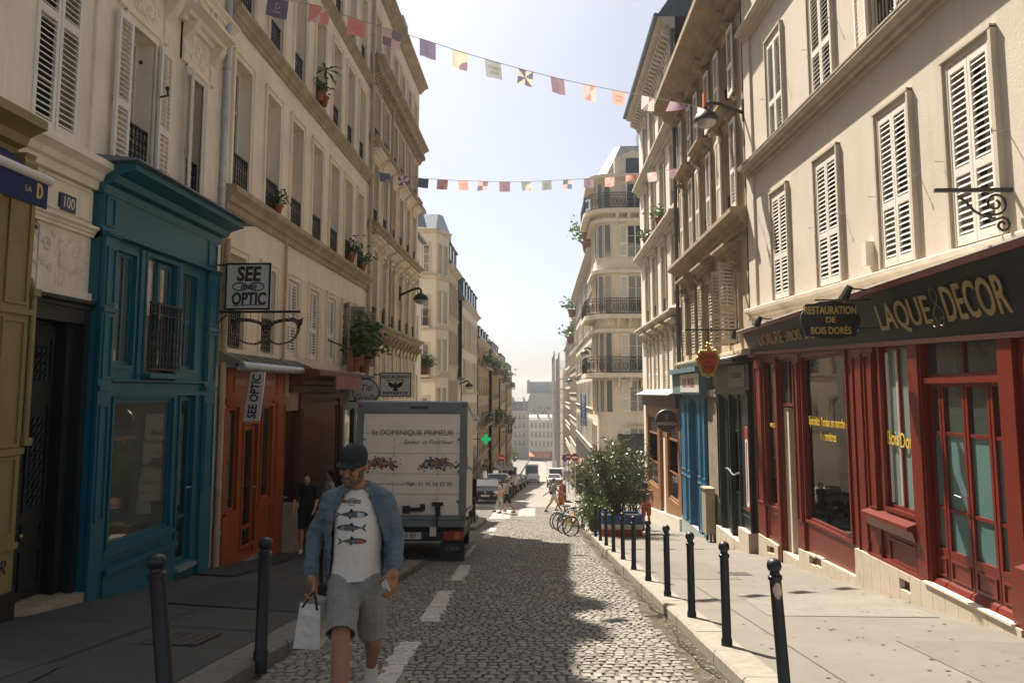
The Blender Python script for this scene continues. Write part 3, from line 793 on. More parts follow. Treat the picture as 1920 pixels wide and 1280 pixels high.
# ---------------------------------------------------------------- olive shopfront at the left edge, with its awning
OLIVE = mat('olive_paint', (.235,.185,.068), .5, .12, 3, .12, 60, dirt=((.14,.11,.05), 4, .66, .4))
s = thing('olive_shopfront', (XL, 7.6, lpav(7.6)), 'olive painted panelled shopfront at the left edge under a blue awning', 'shopfront')
mb = MB(); fbox(mb, FL, 5.5, 8.14, -.45, 3.98, -.05, .12)
for (a, c) in ((7.72, 8.08),):
    for (d, e) in ((2.45, 3.55), (1.0, 2.3), (.1, .9)): rim(mb, FL, a, c, d, e, .12, .03, .02)
    for v in (2.38, .95, .0): fbox(mb, FL, 7.65, 8.16, v-.03, v+.03, -.02, .15)
part('pilaster', mb, OLIVE, s)
mb = MB(); cornice(mb, FL, 5.5, 7.80, 4.34, .42, .42)
fprof(mb, FL, 7.62, 7.78, [(.1, 3.5), (.16, 3.52), (.18, 3.7), (.3, 3.86), (.34, 3.95), (.1, 3.95)]); mb.tube([FL.p(7.61, 3.86, .26), FL.p(7.79, 3.86, .26)], .075, 10)
part('cornice', mb, OLIVE, s)
mb = MB(); fbox(mb, FL, 5.5, 8.15, -1.6, -.45, -.05, .16); part('plinth', mb, mat('black_plinth', (.012,.012,.012), .6, .3, 5, .1), s)
mb = MB(); mb.tube([FL.p(8.2, 1.05, .12), FL.p(8.2, 2.6, .12), FL.p(8.2, 2.75, .06)], .035, 8); fbox(mb, FL, 8.13, 8.25, 2.56, 2.64, .04, .17); fbox(mb, FL, 8.13, 8.25, 1.0, 1.08, .04, .17)
part('awning_rod', mb, OLIVE, s, angle=50)
text_on(s, FL, 7.86, -.2, .122, 'BER', mat('graffiti_ink', (.02,.02,.03), .6), .2, name='graffiti', shear=.3)
BLUEF = mat('awning_canvas_blue', (.012,.022,.085), .85, .12, 5, .15, 120)
AWF = mat('awning_tube_white', (.62,.59,.52), .45, .06, 5)
aw = thing('shop_awning', (XL, 7.8, 3.6), 'navy blue shop awning with a white front bar at the left edge', 'awning')
mb = MB(); fprof(mb, FL, 5.5, 7.5, [(.2, 3.95), (.62, 3.62), (.62, 3.60), (.2, 3.93)]); part('canopy', mb, BLUEF, aw)
mb = MB(); mb.tube([FL.p(5.5, 3.62, .64), FL.p(7.54, 3.62, .64)], .05, 12); part('front_bar', mb, AWF, aw, angle=50)
mb = MB(); fbox(mb, FL, 5.5, 7.5, 3.33, 3.58, .645, .655); v_ = part('valance', mb, BLUEF, aw)
GOLDP = mat('gold_print', (.55,.38,.10), .5, .1, 8)
mb = MB(); c0 = FL.p(7.36, 3.48, .657)
for i in range(10):
    a0, a1 = -1.5+i*.3, -1.5+(i+1)*.3
    mb.poly([c0+Vector((0,.065*math.cos(a),.075*math.sin(a))) for a in (a0, a1)]+[c0+Vector((0,.035*math.cos(a),.05*math.sin(a))) for a in (a1, a0)])
mb.poly([c0+Vector((0,-.03,-.075)), c0+Vector((0,0,-.075)), c0+Vector((0,0,.075)), c0+Vector((0,-.03,.075))])
part('emblem', mb, GOLDP, v_)
text_on(v_, FL, 7.2, 3.46, .657, 'LA', GOLDP, .08, name='lettering')
mb = MB(); mb.tube([FL.p(8.22, 2.35, .12), FL.p(8.22, 3.35, .12)], .008, 6); mb.tube([FL.p(8.22+.03*math.cos(k), 2.3+.04*math.sin(k), .12) for k in range(8)], .008, 5)
part('crank_rod', mb, ALU, aw)
# ---------------------------------------------------------------- teal two-storey shopfront
TEAL = mat('teal_paint', (.010,.105,.145), .42, .10, 2.5, .10, 50, dirt=((.008,.07,.10), 5, .62, .35))
s = thing('teal_shopfront', (XL, 11.2, lpav(11.2)), 'teal painted wooden shopfront two storeys high with iron balcony guard', 'shopfront')
T = .12
wops = [(9.78, 10.26, 1.9, 3.34), (10.58, 11.44, 1.82, 3.4), (11.64, 12.12, 1.9, 3.32), (9.90, 11.52, -.36, 1.46), (11.76, 12.24, -.95, 1.5)]
mb = MB(); wall_open(mb, FL, 9.44, 12.92, -2.2, 4.05, wops, .12, T); fbox(mb, FL, 9.44, 9.445, -2.2, 4.05, -.06, T-.001); fbox(mb, FL, 12.915, 12.92, -2.2, 4.05, -.06, T-.001)
part('front_boarding', mb, TEAL, s)
for (a, c) in ((9.44, 9.74), (12.5, 12.92)):
    mb = MB(); fbox(mb, FL, a, c, -2.2, 3.52, T-.01, T+.05)
    for (d, e) in ((2.62, 3.34), (1.72, 2.5), (.0, 1.4)): rim(mb, FL, a+.05, c-.05, d, e, T+.05, .028, .018)
    for v in (3.5, 2.56, 1.6): fbox(mb, FL, a-.015, c+.015, v-.03, v+.03, T, T+.085)
    rim(mb, FL, a+.04, c-.04, 3.6, 3.98, T, .028, .02)
    part('pilaster', mb, TEAL, s)
mb = MB(); cornice(mb, FL, 9.4, 12.98, 4.38, .38, .52); cornice(mb, FL, 9.44, 12.94, 3.52, .10, T+.10); part('cornice', mb, TEAL, s)
mb = MB(); mb.hexa([FL.p(9.3,4.37,0), FL.p(13.25,4.37,0), FL.p(13.25,4.37,.6), FL.p(9.3,4.37,.6), FL.p(9.3,4.46,0), FL.p(13.25,4.46,0), FL.p(13.25,4.39,.6), FL.p(9.3,4.39,.6)]); part('cornice_flashing', mb, ZINC, s)
mb = MB()
cornice(mb, FL, 9.74, 12.5, 1.72, .12, T+.06); fbox(mb, FL, 9.74, 12.5, 1.5, 1.56, T-.01, T+.05)
for (a, c, d, e) in wops: rim(mb, FL, a-.05, c+.05, d-.05, e+.05, T, .045, .025)
for u in (10.42, 11.54): fbox(mb, FL, u-.05, u+.05, 1.72, 3.46, T-.01, T+.035)
part('mouldings', mb, TEAL, s)
mb = MB()
q = lambda u, v, w_: FL.p(u, v, w_)
mb.hexa([q(9.74,-1.6,T-.01), q(11.66,-1.8,T-.01), q(11.66,-1.8,T+.07), q(9.74,-1.6,T+.07), q(9.74,-.62,T-.01), q(11.66,-.62,T-.01), q(11.66,-.62,T+.07), q(9.74,-.62,T+.07)])
fbox(mb, FL, 9.74, 11.66, -.66, -.58, T, T+.11); fbox(mb, FL, 9.74, 11.66, -.46, -.4, T, T+.06)
part('stall_riser', mb, TEAL, s)
REFL = glass('display_glass', (.085,.09,.08), .015, wav=.004)
glazing(s, FL, *wops[0], T-.03, TEAL, GLASS_L, .05, .05, mull=(10.05,))
glazing(s, FL, *wops[2], T-.03, TEAL, GLASS_L, .045, .05, mull=(11.9,), trans=(2.62,))
glazing(s, FL, *wops[3], T-.02, TEAL, REFL, .05, .05)
# french window standing half open, dark room behind
mb = MB(); fbox(mb, FL, 10.58, 11.02, 1.82, 3.4, -.3, -.28); part('dark_opening', mb, DARK, s)
glazing(s, FL, 11.0, 11.42, 1.86, 3.38, T-.05, TEAL, GLASS_L, .07, .05)
railing(s, FL, 10.56, 11.46, 1.80, .98, T+.09, 1)
mb = MB(); fbox(mb, FL, 10.5, 11.52, 1.74, 1.80, T-.01, T+.16); part('sill', mb, TEAL, s)
d_ = glazing(s, FL, 11.78, 12.22, -.95, 1.48, T-.04, TEAL, GLASS, .06, .05, trans=(-.3,), name='door')
mb = MB(); mb.tube([FL.p(12.16, .12, T-.02), FL.p(12.16, .12, T+.03), FL.p(12.02, .12, T+.03)], .01, 6); part('door_handle', mb, ALU, d_)
mb = MB(); fbox(mb, FL, 11.7, 12.3, -1.05, -1.0, T, T+.12); part('threshold', mb, ALU, s)
# ---------------------------------------------------------------- ochre house with the optician
b = thing('ochre_plaster_house', (XL, 19, lpav(19)), 'long ochre plaster house with seven window bays above the optician', 'house')
cols = [14.04, 15.73, 17.33, 18.98, 20.6, 22.15, 23.64]; hw = .40
rows = [(2.32, 4.0), (5.2, 7.55), (8.6, 10.85), (11.72, 13.85)]
ops = [(c-hw, c+hw, a, e) for (a, e) in rows for c in cols]
mb = MB(); wall_open(mb, FL, 13.38, 24.75, 2.0, 15.4, ops, .28); part('wall', mb, PLASTER_L2, b)
mb = MB(); fbox(mb, FL, 13.38, 24.75, -5, 2.0, -.35, -.02); part('ground_floor_wall', mb, PLASTER_L2, b)
shell(b, FL, 13.38, 24.75, -5, 15.4, PLASTER_L2, back=-.42)
for v, h_, w_ in ((5.15, .42, .22), (8.5, .34, .17), (11.62, .3, .16)): band(b, FL, 13.38, 24.75, v, h_, w_, STONE)
band(b, FL, 13.38, 24.85, 15.5, .45, .45, STONE, 'cornice')
rn = random.Random(21)
for i, (a, e) in enumerate(rows):
    for j, c in enumerate(cols):
        g_ = GLASS_L if rn.random() < .4 else GLASS
        window(b, FL, c-hw, c+hw, a, e, .26, gm=g_, bars=2)
        surround(b, FL, c-hw, c+hw, a, e, PLASTER_L2, .12, .05)
        if i == 0:
            if 2 <= j <= 4: closed_shutters(b, FL, c-hw, c+hw, a, e, WHITE_S, w=-.03, pitch=.066)
            elif j in (5, 6): open_out(b, FL, c-hw, c+hw, a, e, GREY_SH, ang=(150, 118), w=.06, pitch=.08)
            else: railing(b, FL, c-hw, c+hw, a, .7, -.06)
        else: railing(b, FL, c-hw+.01, c+hw-.01, a+.02, .62, -.02 if i == 1 else -.06)
# mansard roof with dormers and chimneys: its teeth are what the sun draws on the road
mb = MB(); fprof(mb, FL, 13.4, 24.75, [(.1, 15.5), (-1.2, 17.0), (-9, 17.6), (-9, 15.4)]); part('roof', mb, ZINC, b)
for k, u in enumerate((14.2, 19.4, 22.4)):
    mb = MB(); fbox(mb, FL, u, u+.9, 15.5, 16.8, -1.6, -.3); fprof(mb, FL, u-.1, u+1.0, [(-.2, 16.8), (-.3, 16.95), (-1.7, 17.1), (-1.7, 16.7)])
    part('dormer', mb, ZINC, b)
for u, zt in ((17.7, 18.6), (21.0, 18.9), (23.4, 19.1)):
    mb = MB(); fbox(mb, FL, u, u+.9, 15.4, zt, -2.2, -.3)
    for k in range(4): mb.tube([FL.p(u+.16+.2*k, zt, -.8), FL.p(u+.16+.2*k, zt+.5, -.8)], .085, 8)
    part('chimney', mb, STONE_D, b)
downpipe(FL, 24.68, 2.0, 15.0, mat('painted_pipe', (.42,.34,.24), .6, .15, 4), .09, .06, bld=b)
downpipe(FL, 16.6, 2.1, 4.7, mat('painted_pipe', (.42,.34,.24)), .07, .035, bld=b)
downpipe(FL, 13.45, -1.4, 4.2, mat('painted_pipe', (.42,.34,.24)), .07, .05, bld=b)
# lead flashing roll over the shops
mb = MB(); rn = random.Random(4)
for k in range(16):
    u = 13.4+k*.27; h_ = rn.random()*.04
    mb.hexa([FL.p(u,2.08,-.02), FL.p(u+.29,2.08,-.02), FL.p(u+.29,2.0+h_,.36), FL.p(u,2.02+h_,.36), FL.p(u,2.26,-.02), FL.p(u+.29,2.25,-.02), FL.p(u+.29,2.06+h_,.37), FL.p(u,2.08+h_,.37)])
part('lead_flashing', mb, mat('old_lead', (.17,.155,.125), .7, .3, 6, .3, 40, streak=.4), b)
# ---------------------------------------------------------------- orange optician's shopfront
ORA = mat('orange_paint', (.29,.066,.015), .5, .12, 3, .12, 50, dirt=((.15,.03,.01), 4, .64, .4))
s = thing('orange_shopfront', (XL, 15, lpav(15)), 'orange painted optician shopfront under a rolled metal blind', 'shopfront')
T = .10
so_ = [(13.52, 14.12, -.5, 1.28), (14.42, 15.08, -1.4, .96), (15.34, 15.9, -.5, 1.28)]
mb = MB(); wall_open(mb, FL, 13.5, 16.72, -2.6, 1.98, so_, .1, T); fbox(mb, FL, 16.715, 16.72, -2.6, 1.98, -.02, T-.001); part('front_boarding', mb, ORA, s)
mb = MB()
for (a, c, d, e) in so_: rim(mb, FL, a-.05, c+.05, max(d, -1.2)-.05, e+.05, T, .05, .03)
for (a, c) in ((13.52, 13.62), (16.1, 16.68), (15.95, 16.05)):
    fbox(mb, FL, a, c, -2.4, 1.42, T-.01, T+.03)
rim(mb, FL, 16.15, 16.64, -.4, 1.34, T+.03, .03, .02); rim(mb, FL, 16.15, 16.64, 1.5, 1.9, T, .03, .02); rim(mb, FL, 13.55, 13.9, 1.5, 1.9, T, .03, .02)
for v in (1.44, 1.40): fbox(mb, FL, 13.5, 16.72, v-.015, v+.015, T-.01, T+.04)
fbox(mb, FL, 13.5, 14.25, -.64, -.56, T-.01, T+.04); fbox(mb, FL, 15.2, 16.1, -.64, -.56, T-.01, T+.04)
part('mouldings', mb, ORA, s)
glazing(s, FL, *so_[0], T-.02, ORA, GLASS, .05, .05)
glazing(s, FL, *so_[2], T-.02, ORA, glass('clear_reflecting_glass', (.03,.035,.035), .02, wav=.06), .05, .05)
d_ = glazing(s, FL, 14.44, 15.06, -1.4, .94, T-.03, ORA, GLASS, .09, .05, trans=(-.9,), name='door')
mb = MB(); mb.tube([FL.p(14.98, -.2, T), FL.p(14.98, -.2, T+.05), FL.p(14.88, -.2, T+.05)], .01, 6); part('door_handle', mb, ALU, d_)
mb = MB(); fbox(mb, FL, 14.35, 15.2, -1.52, -1.47, T, T+.1); part('threshold', mb, ALU, s)
PALEP = mat('pale_sign_paint', (.55,.45,.33), .6, .1, 8)
text_on(s, FL, 14.15, 1.72, T+.004, '·OPTICIEN·', PALEP, .15, sx=.8)
text_on(s, FL, 15.72, 1.72, T+.004, 'VISAGISTE', PALEP, .15, sx=.75)
mb = MB(); mb.tube([FL.p(13.5, 2.0, .34), FL.p(17.0, 2.0, .34)], .085, 12); fbox(mb, FL, 13.5, 17.0, 1.98, 2.08, .02, .3); part('rolled_blind', mb, ALU, s, angle=50)
# recess, cable and the brown shop beyond
BRO = mat('brown_wood_paint', (.12,.045,.026), .6, .2, 4, .2, 40, streak=.3)
RED_W = mat('oxblood_shutter', (.17,.038,.02), .6, .2, 5, .15, 50, streak=.2)
s = thing('brown_shopfront', (XL, 19.5, lpav(19.5)), 'weathered brown wooden shopfront with its shutter down beside the recess', 'shopfront')
mb = MB(); fbox(mb, FL, 16.74, 17.72, -4, 1.15, -.02, .012); part('recess_door', mb, mat('dark_red_door', (.03,.008,.006), .6, .2, 5), s)
mb = MB(); fbox(mb, FL, 17.72, 21.6, -4, 1.6, -.02, .06)
for a, c in ((17.72, 17.95), (21.2, 21.5)):
    fbox(mb, FL, a, c, -4, 1.4, .05, .14); rim(mb, FL, a+.04, c-.04, -1, 1.2, .14, .03, .02)
fbox(mb, FL, 17.72, 21.6, 1.4, 1.52, .05, .16); rim(mb, FL, 18.05, 21.1, -2.4, 1.3, .06, .08, .05); part('front_boarding', mb, BRO, s)
mb = MB()
for k in range(40): fbox(mb, FL, 18.2, 20.95, -2.6+k*.09, -2.6+k*.09+.075, .06, .085)
part('roller_shutter', mb, RED_W, s)
mb = MB(); cornice(mb, FL, 17.0, 20.9, 2.05, .5, .75); part('canopy_board', mb, BRO, s)
mb = MB(); fbox(mb, FL, 16.74, 17.7, 1.15, 1.95, -.02, .08); part('stone_lintel', mb, STONE, s)
mb = MB(); fbox(mb, FL, 18.2, 20.75, 1.62, 1.92, .76, .80); part('fascia', mb, mat('faded_pink_board', (.30,.12,.09), .8, .2, 4, .2, 40, streak=.4), s)
mb = MB(); mb.tube([FL.p(16.76, 1.1, .05), FL.p(16.78, -.2, .05), FL.p(16.8, -.62, .06), FL.p(16.95, -.66, .12)], .02, 6); part('cable_conduit', mb, mat('pale_conduit', (.45,.43,.37), .6), s)
s = thing('meter_box', FL.p(16.95, lpav(16.95), .2), 'pale beige meter box standing in the recess beside the orange shop', 'box')
z0 = lpav(17)-.02; BG = mat('beige_box', (.42,.36,.25), .7, .15, 5, .1, 40)
mb = MB(); fbox(mb, FL, 16.78, 17.1, z0+.2, z0+1.0, .04, .34); part('box_body', mb, BG, s)
mb = MB(); fbox(mb, FL, 16.76, 17.12, z0, z0+.2, .03, .36); part('box_foot', mb, BG, s)
# dark front beyond, mostly hidden by the lorry
s = thing('dark_shopfront', (XL, 23.2, lpav(23.2)), 'dark grey green shopfront behind the lorry', 'shopfront')
mb = MB(); DG = mat('dark_grey_green_paint', (.035,.045,.045), .5, .2, 4, .1, 50); wall_open(mb, FL, 21.62, 24.7, -5, 1.9, [(21.9, 23.0, -2.2, 1.1), (23.3, 24.4, -2.2, 1.1)], .1, .1); cornice(mb, FL, 21.62, 24.7, 2.05, .25, .3); part('front_boarding', mb, DG, s)
glazing(s, FL, 21.9, 23.0, -2.2, 1.1, .06, DG, GLASS); glazing(s, FL, 23.3, 24.4, -2.2, 1.1, .06, DG, GLASS)
# ---------------------------------------------------------------- ornate ochre house
b = thing('ornate_stone_house', (XL, 30, lpav(30)), 'ornate ochre stone house with a heavy bracketed cornice on the left', 'house')
cols = [25.75, 27.35, 28.95, 30.55, 32.15, 33.75]; hw = .42
rows = [(1.3, 3.0), (3.85, 6.2), (7.1, 9.1), (9.95, 11.5), (12.6, 14.2)]
ops = [(c-hw, c+hw, a, e) for (a, e) in rows for c in cols]
mb = MB(); wall_open(mb, FL, 24.75, 34.9, -1.5, 15.3, ops, .3); part('wall', mb, STONE_L3, b)
shell(b, FL, 24.75, 34.9, -6, 15.3, STONE_L3, back=-.4)
mb = MB(); fbox(mb, FL, 24.75, 34.9, -6, -1.5, -.3, -.01); part('ground_floor_wall', mb, STONE_L3, b)
for v, h_, w_ in ((3.76, .35, .36), (7.0, .3, .3), (9.85, .26, .24)): band(b, FL, 24.75, 34.95, v, h_, w_, STONE)
mb = MB(); cornice(mb, FL, 24.75, 35.0, 12.5, .45, .45)
for k in range(44): fprof(mb, FL, 24.85+k*.232, 24.85+k*.232+.12, [(0, 11.72), (.08, 11.75), (.16, 11.9), (.30, 11.95), (.30, 12.1), (0, 12.1)])
part('cornice', mb, STONE_D, b)
band(b, FL, 24.75, 34.95, 15.4, .35, .4, STONE, 'cornice')
for i, (a, e) in enumerate(rows):
    for j, c in enumerate(cols):
        window(b, FL, c-hw, c+hw, a, e, .28, gm=GLASS_L if (i*3+j) % 4 == 0 else GLASS)
        surround(b, FL, c-hw, c+hw, a, e, STONE_W if i == 3 else STONE_L3, .13, .06)
        if i in (1, 2): hood(b, FL, c-hw-.1, c+hw+.1, e+.16, STONE_L3, .24, .3, brk=(i == 1)); railing(b, FL, c-hw, c+hw, a, .5, -.03)
        if i == 0:
            closed_shutters(b, FL, c-hw, c+hw, a, e, WHITE_S, w=-.03, pitch=.08)
        elif i in (3, 4): railing(b, FL, c-hw, c+hw, a, .4, -.03)
for k in range(13):                            # consoles under the first ledge
    u = 24.95+k*.8; mb = MB()
    fprof(mb, FL, u-.09, u+.09, [(0, 2.85), (.06, 2.88), (.1, 3.1), (.28, 3.3), (.32, 3.42), (0, 3.42)]); mb.tube([FL.p(u-.1, 3.27, .2), FL.p(u+.1, 3.27, .2)], .07, 8); part('console', mb, STONE, b)
mb = MB(); fprof(mb, FL, 24.8, 34.9, [(.1, 15.4), (-1.5, 17.2), (-9, 17.8), (-9, 15.3)]); part('roof', mb, ZINC, b)
for u in (25.0,):
    mb = MB(); fbox(mb, FL, u, u+.8, 15.4, 18.4, -5, -.8)
    for k in range(5): mb.tube([FL.p(u+.35, 18.4, -2.4-k*.5), FL.p(u+.35, 18.9, -2.4-k*.5)], .1, 8)
    part('chimney', mb, STONE_D, b)
for u in (27.5, 31.4):
    mb = MB(); fbox(mb, FL, u, u+1.1, 15.4, 17.1, -1.6, -.15); part('dormer', mb, ZINC, b)
downpipe(FL, 28.15, 3.8, 12, mat('painted_pipe', (.42,.34,.24)), .1, .05, bld=b)
# hidden lower house added behind it to cast the road's shadow edge
b = thing('added_shade_house', (XL-1.4, 40, lpav(40)), 'hidden plain house added by the side street to shade the road', 'house')
FB = Frame((XL-1.4, 0, 0), (0,1,0), (1,0,0))
ops = [(c-.45, c+.45, a, a+2) for a in (.5, 3.8, 7.0) for c in (37, 39.5, 42, 44)]
mb = MB(); wall_open(mb, FB, 34.9, 45.5, -6, 10.2, ops, .25); part('wall', mb, PLASTER_L2, b); shell(b, FB, 34.9, 45.5, -6, 10.2, PLASTER_L2)
for o_ in ops: window(b, FB, *o_, .24, near=False)
mb = MB(); fprof(mb, FB, 34.9, 45.6, [(.25, 10.1), (.25, 10.25), (-4, 11.6), (-9, 10.2), (-9, 10.1)]); part('roof', mb, ZINC, b)
# ================================================================== RIGHT SIDE
# ---------------------------------------------------------------- cream house over the red shop
b = thing('cream_plaster_house', (XR, 13, pav_r(13)), 'cream plaster house with white louvred shutters above the red shop', 'house')
FT = Frame((XR, 0, -.27), (0,1,.03), (-1,0,0))       # its floors drop a little with the street
f1 = [(5.9, 6.8), (8.5, 9.36), (10.45, 11.33), (13.0, 13.94), (15.7, 16.62)]
ops = [(a, c, 3.22, 5.38) for a, c in f1]+[(a, c, 6.5, 8.7) for a, c in f1]+[(a, c, 9.8, 11.8) for a, c in f1]
mb = MB(); wall_open(mb, FT, 4.5, 18.55, 2.6, 13.0, ops, .22); part('wall', mb, PLASTER_R1, b)
shell(b, FR, 4.5, 18.55, -4, 12.6, PLASTER_R1, back=-.42)
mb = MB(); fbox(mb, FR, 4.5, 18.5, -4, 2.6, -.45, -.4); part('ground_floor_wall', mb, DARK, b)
mb = MB(); cornice(mb, FT, 4.5, 18.45, 6.48, .26, .26); fbox(mb, FT, 4.5, 18.5, 6.46, 6.49, -.01, .27); part('string_course', mb, mat('stone_string_grey', (.36,.31,.24), .9, .2, 3, .2, 40, streak=.3), b)
band(b, FT, 4.5, 18.45, 3.16, .30, .22, STONE_W, 'cornice'); band(b, FT, 4.5, 18.6, 13.1, .5, .6, STONE_W, 'cornice'); band(b, FT, 4.5, 18.45, 9.75, .26, .26, STONE_W)
mb = MB(); fbox(mb, FT, 18.0, 18.53, 3.2, 13.0, -.02, .05); part('quoin_strip', mb, PLASTER_R1, b)
for i, (a, c, d, e) in enumerate(ops):
    window(b, FT, a, c, d, e, .2, near=i < 10)
    surround(b, FT, a, c, d, e, STONE_W, .11, .07)
    if i in (1, 2, 3, 4): closed_shutters(b, FT, a, c, d, e, WHITE_S, w=.035, fine=(i in (1, 2, 3)), pitch=.075, rails=(.40,))
    elif i in (8, 9): closed_shutters(b, FT, a, c, d, e, WHITE_S, w=.035, pitch=.075, rails=(.40,))
    elif i == 7: open_flat(b, FT, a, c, d, e, WHITE_S, w=.13, pitch=.075); railing(b, FT, a, c, d, .8, -.05)
    elif i not in (0, 5): closed_shutters(b, FT, a, c, d, e, WHITE_S, w=-.02, pitch=.075, rails=(.40,))
# iron stays that throw long thin shadows
for (a, c) in f1[1:]:
    for v in (4.3, 7.6):
        mb = MB(); mb.tube([FT.p(a-.2, v, 0), FT.p(a-.2, v, .17)], .007, 5); mb.tube([FT.p(a-.2, v-.03, .16), FT.p(a-.2, v+.03, .16)], .007, 5); mb.tube([FT.p(c+.2, v, 0), FT.p(c+.2, v, .14)], .007, 5); part('shutter_stay', mb, ALU, b)
mb = MB(); fbox(mb, FT, 11.75, 11.92, 3.32, 3.68, -.01, .12); part('junction_box', mb, WHITE, b)
mb = MB(); mb.tube([FR.p(18.62, 3.2, .05), FR.p(18.6, 13, .05)], .012, 6); part('cable', mb, IRON, b)
mb = MB(); fprof(mb, FR, 4.5, 18.5, [(.1, 13.1), (-1.2, 14.6), (-9, 15.1), (-9, 12.6)]); part('roof', mb, ZINC, b)
# ---------------------------------------------------------------- red gilder's shopfront
RED = mat('oxide_red_paint', (.135,.0145,.008), .38, .10, 2.5, .10, 50, dirt=((.20,.035,.02), 3, .62, .35))
BLKG = mat('fascia_green_black', (.014,.019,.018), .45, .25, 4, .05, 60)
s = thing('red_shopfront', (XR, 13, pav_r(13)), 'oxide red wooden shopfront with a black gilt-lettered fascia', 'shopfront')
T = .12
so_ = [(16.55, 17.3, -.78, 2.2), (15.3, 16.3, -2.4, 2.2), (12.72, 14.82, -.72, 2.18), (10.55, 11.42, -.02, 2.18), (8.5, 10.2, -1.6, 2.2), (5.6, 8.0, -.4, 2.1)]
mb = MB(); wall_open(mb, FR, 5.0, 17.98, -2.4, 2.5, so_, .16, T); fbox(mb, FR, 17.975, 17.98, -2.4, 2.34, -.1, T-.002); part('front_boarding', mb, RED, s)
FU, FD = (lambda u: 2.90-.006*(u-8)), (lambda u: 2.15+.029*(u-8))     # top and bottom edge of the fascia
def fhex(mb, u0, u1, vb, vt, wb0, wb1, wt0, wt1):
    mb.hexa([FR.p(u0,vb(u0),wb0), FR.p(u1,vb(u1),wb0), FR.p(u1,vb(u1),wb1), FR.p(u0,vb(u0),wb1), FR.p(u0,vt(u0),wt0), FR.p(u1,vt(u1),wt0), FR.p(u1,vt(u1),wt1), FR.p(u0,vt(u0),wt1)])
mb = MB(); fhex(mb, 5.0, 18.05, FD, FU, T-.02, T+.08, T-.02, T+.26); fa = part('fascia', mb, BLKG, s)
mb = MB(); fhex(mb, 5.0, 18.10, lambda u: FU(u)+.003, lambda u: FU(u)+.06, 0, T+.30, 0, T+.35); fhex(mb, 5.0, 18.08, lambda u: FD(u)-.06, lambda u: FD(u)-.003, T-.02, T+.06, T-.02, T+.10); part('cornice', mb, RED, s)
mb = MB(); fhex(mb, 5.0, 18.14, lambda u: FU(u)+.063, lambda u: FU(u)+.085, 0, T+.37, 0, T+.37); part('cornice_flashing', mb, mat('white_flashing', (.62,.58,.5), .5, .2, 4, .15, 30, streak=.3), s)
mb = MB()
for (a, c, d, e) in so_:
    if a in (15.3,): continue
    rim(mb, FR, a-.045, c+.045, d-.045, e+.045, T, .05, .03)
for (a, c) in ((12.0, 12.42), (11.62, 11.98)):     # folded shutter box and its hinges
    fbox(mb, FR, a, c, -1.0, 2.2, T-.01, T+.03); rim(mb, FR, a+.04, c-.04, -.1 if a < 12 else -.9, 2.1, T+.03, .028, .02)
    for v in (2.0, 1.0, .6, -.7): mb.tube([FR.p(a+.005, v, T+.05), FR.p(a+.005, v+.12, T+.05)], .016, 6)
for a, c in ((10.24, 10.50), (8.2, 8.46), (14.9, 15.25), (17.4, 17.96), (16.34, 16.5)):
    fbox(mb, FR, a, c, -2.3, 2.26, T-.01, T+.05)
    if c-a > .3: rim(mb, FR, a+.05, c-.05, -.8, 2.1, T+.05, .03, .02)
fprof(mb, FR, 10.5, 11.98, [(T, -.36), (T+.06, -.34), (T+.10, -.22), (T+.16, -.2), (T+.16, -.15), (T, -.1)])
fprof(mb, FR, 7.4, 8.2, [(T, -.36), (T+.06, -.34), (T+.10, -.22), (T+.16, -.2), (T+.16, -.15), (T, -.1)])
rim(mb, FR, 10.58, 11.40, -.74, -.42, T, .035, .02); rim(mb, FR, 11.64, 11.96, -.74, -.42, T, .035, .02)
rim(mb, FR, 16.56, 17.28, -1.45, -.9, T, .035, .02)
fbox(mb, FR, 10.3, 12.0, -.80, -.74, T-.01, T+.06)
part('mouldings', mb, RED, s)
# rooms behind the clear glass
mb = MB(); wall_open(mb, FR, 12.4, 15.0, -1.3, 2.3, [], 0, -.9); fbox(mb, FR, 12.4, 12.42, -1.3, 2.3, -.9, 0); fbox(mb, FR, 15.0, 15.02, -1.3, 2.3, -.9, 0); fbox(mb, FR, 12.4, 15.0, -.80, -.76, -.9, .08); fbox(mb, FR, 12.4, 15.0, 2.25, 2.3, -.9, 0)
part('display_room', mb, mat('display_room_dark', (.018,.017,.015), .9, .4, 3), s)  # near-black walls: the dimness inside the room is put into the colour
mb = MB(); wall_open(mb, FR, 16.4, 17.5, -1.3, 2.3, [], 0, -.6); fbox(mb, FR, 16.4, 17.5, -.84, -.80, -.6, .08); fbox(mb, FR, 17.5, 17.52, -1.3, 2.3, -.6, 0); part('display_room', mb, mat('display_room_dark', (.05,.045,.038)), s)
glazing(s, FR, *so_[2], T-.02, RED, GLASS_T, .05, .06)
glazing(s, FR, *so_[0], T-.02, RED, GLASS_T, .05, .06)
CURT = glass('curtained_shop_glass', (.16,.20,.185), .08, wav=.01)
o = glazing(s, FR, *so_[3], T-.03, RED, CURT, .05, .06, mull=(10.98,))
mb = MB(); rn = random.Random(8)
for k, u in enumerate([11.0, 11.03, 11.06, 11.33, 11.36, 10.62, 10.65, 10.68, 10.71]):
    mb.tube([FR.p(u, .05, .068+.0*rn.random()), FR.p(u+.01*rn.random(), 2.1, .068)], .012 if k % 3 else .018, 5)
part('net_curtain', mb, CURTAIN, o)
TEALG = glass('frosted_teal_glass', (.085,.165,.155), .16, wav=.0)
TG2 = glass('clear_dark_teal_glass', (.03,.045,.042), .05, wav=.02)
o = glazing(s, FR, 8.5, 10.2, 1.72, 2.2, T-.04, RED, TG2, .05, .06, mull=(9.33,), name='transom_window')
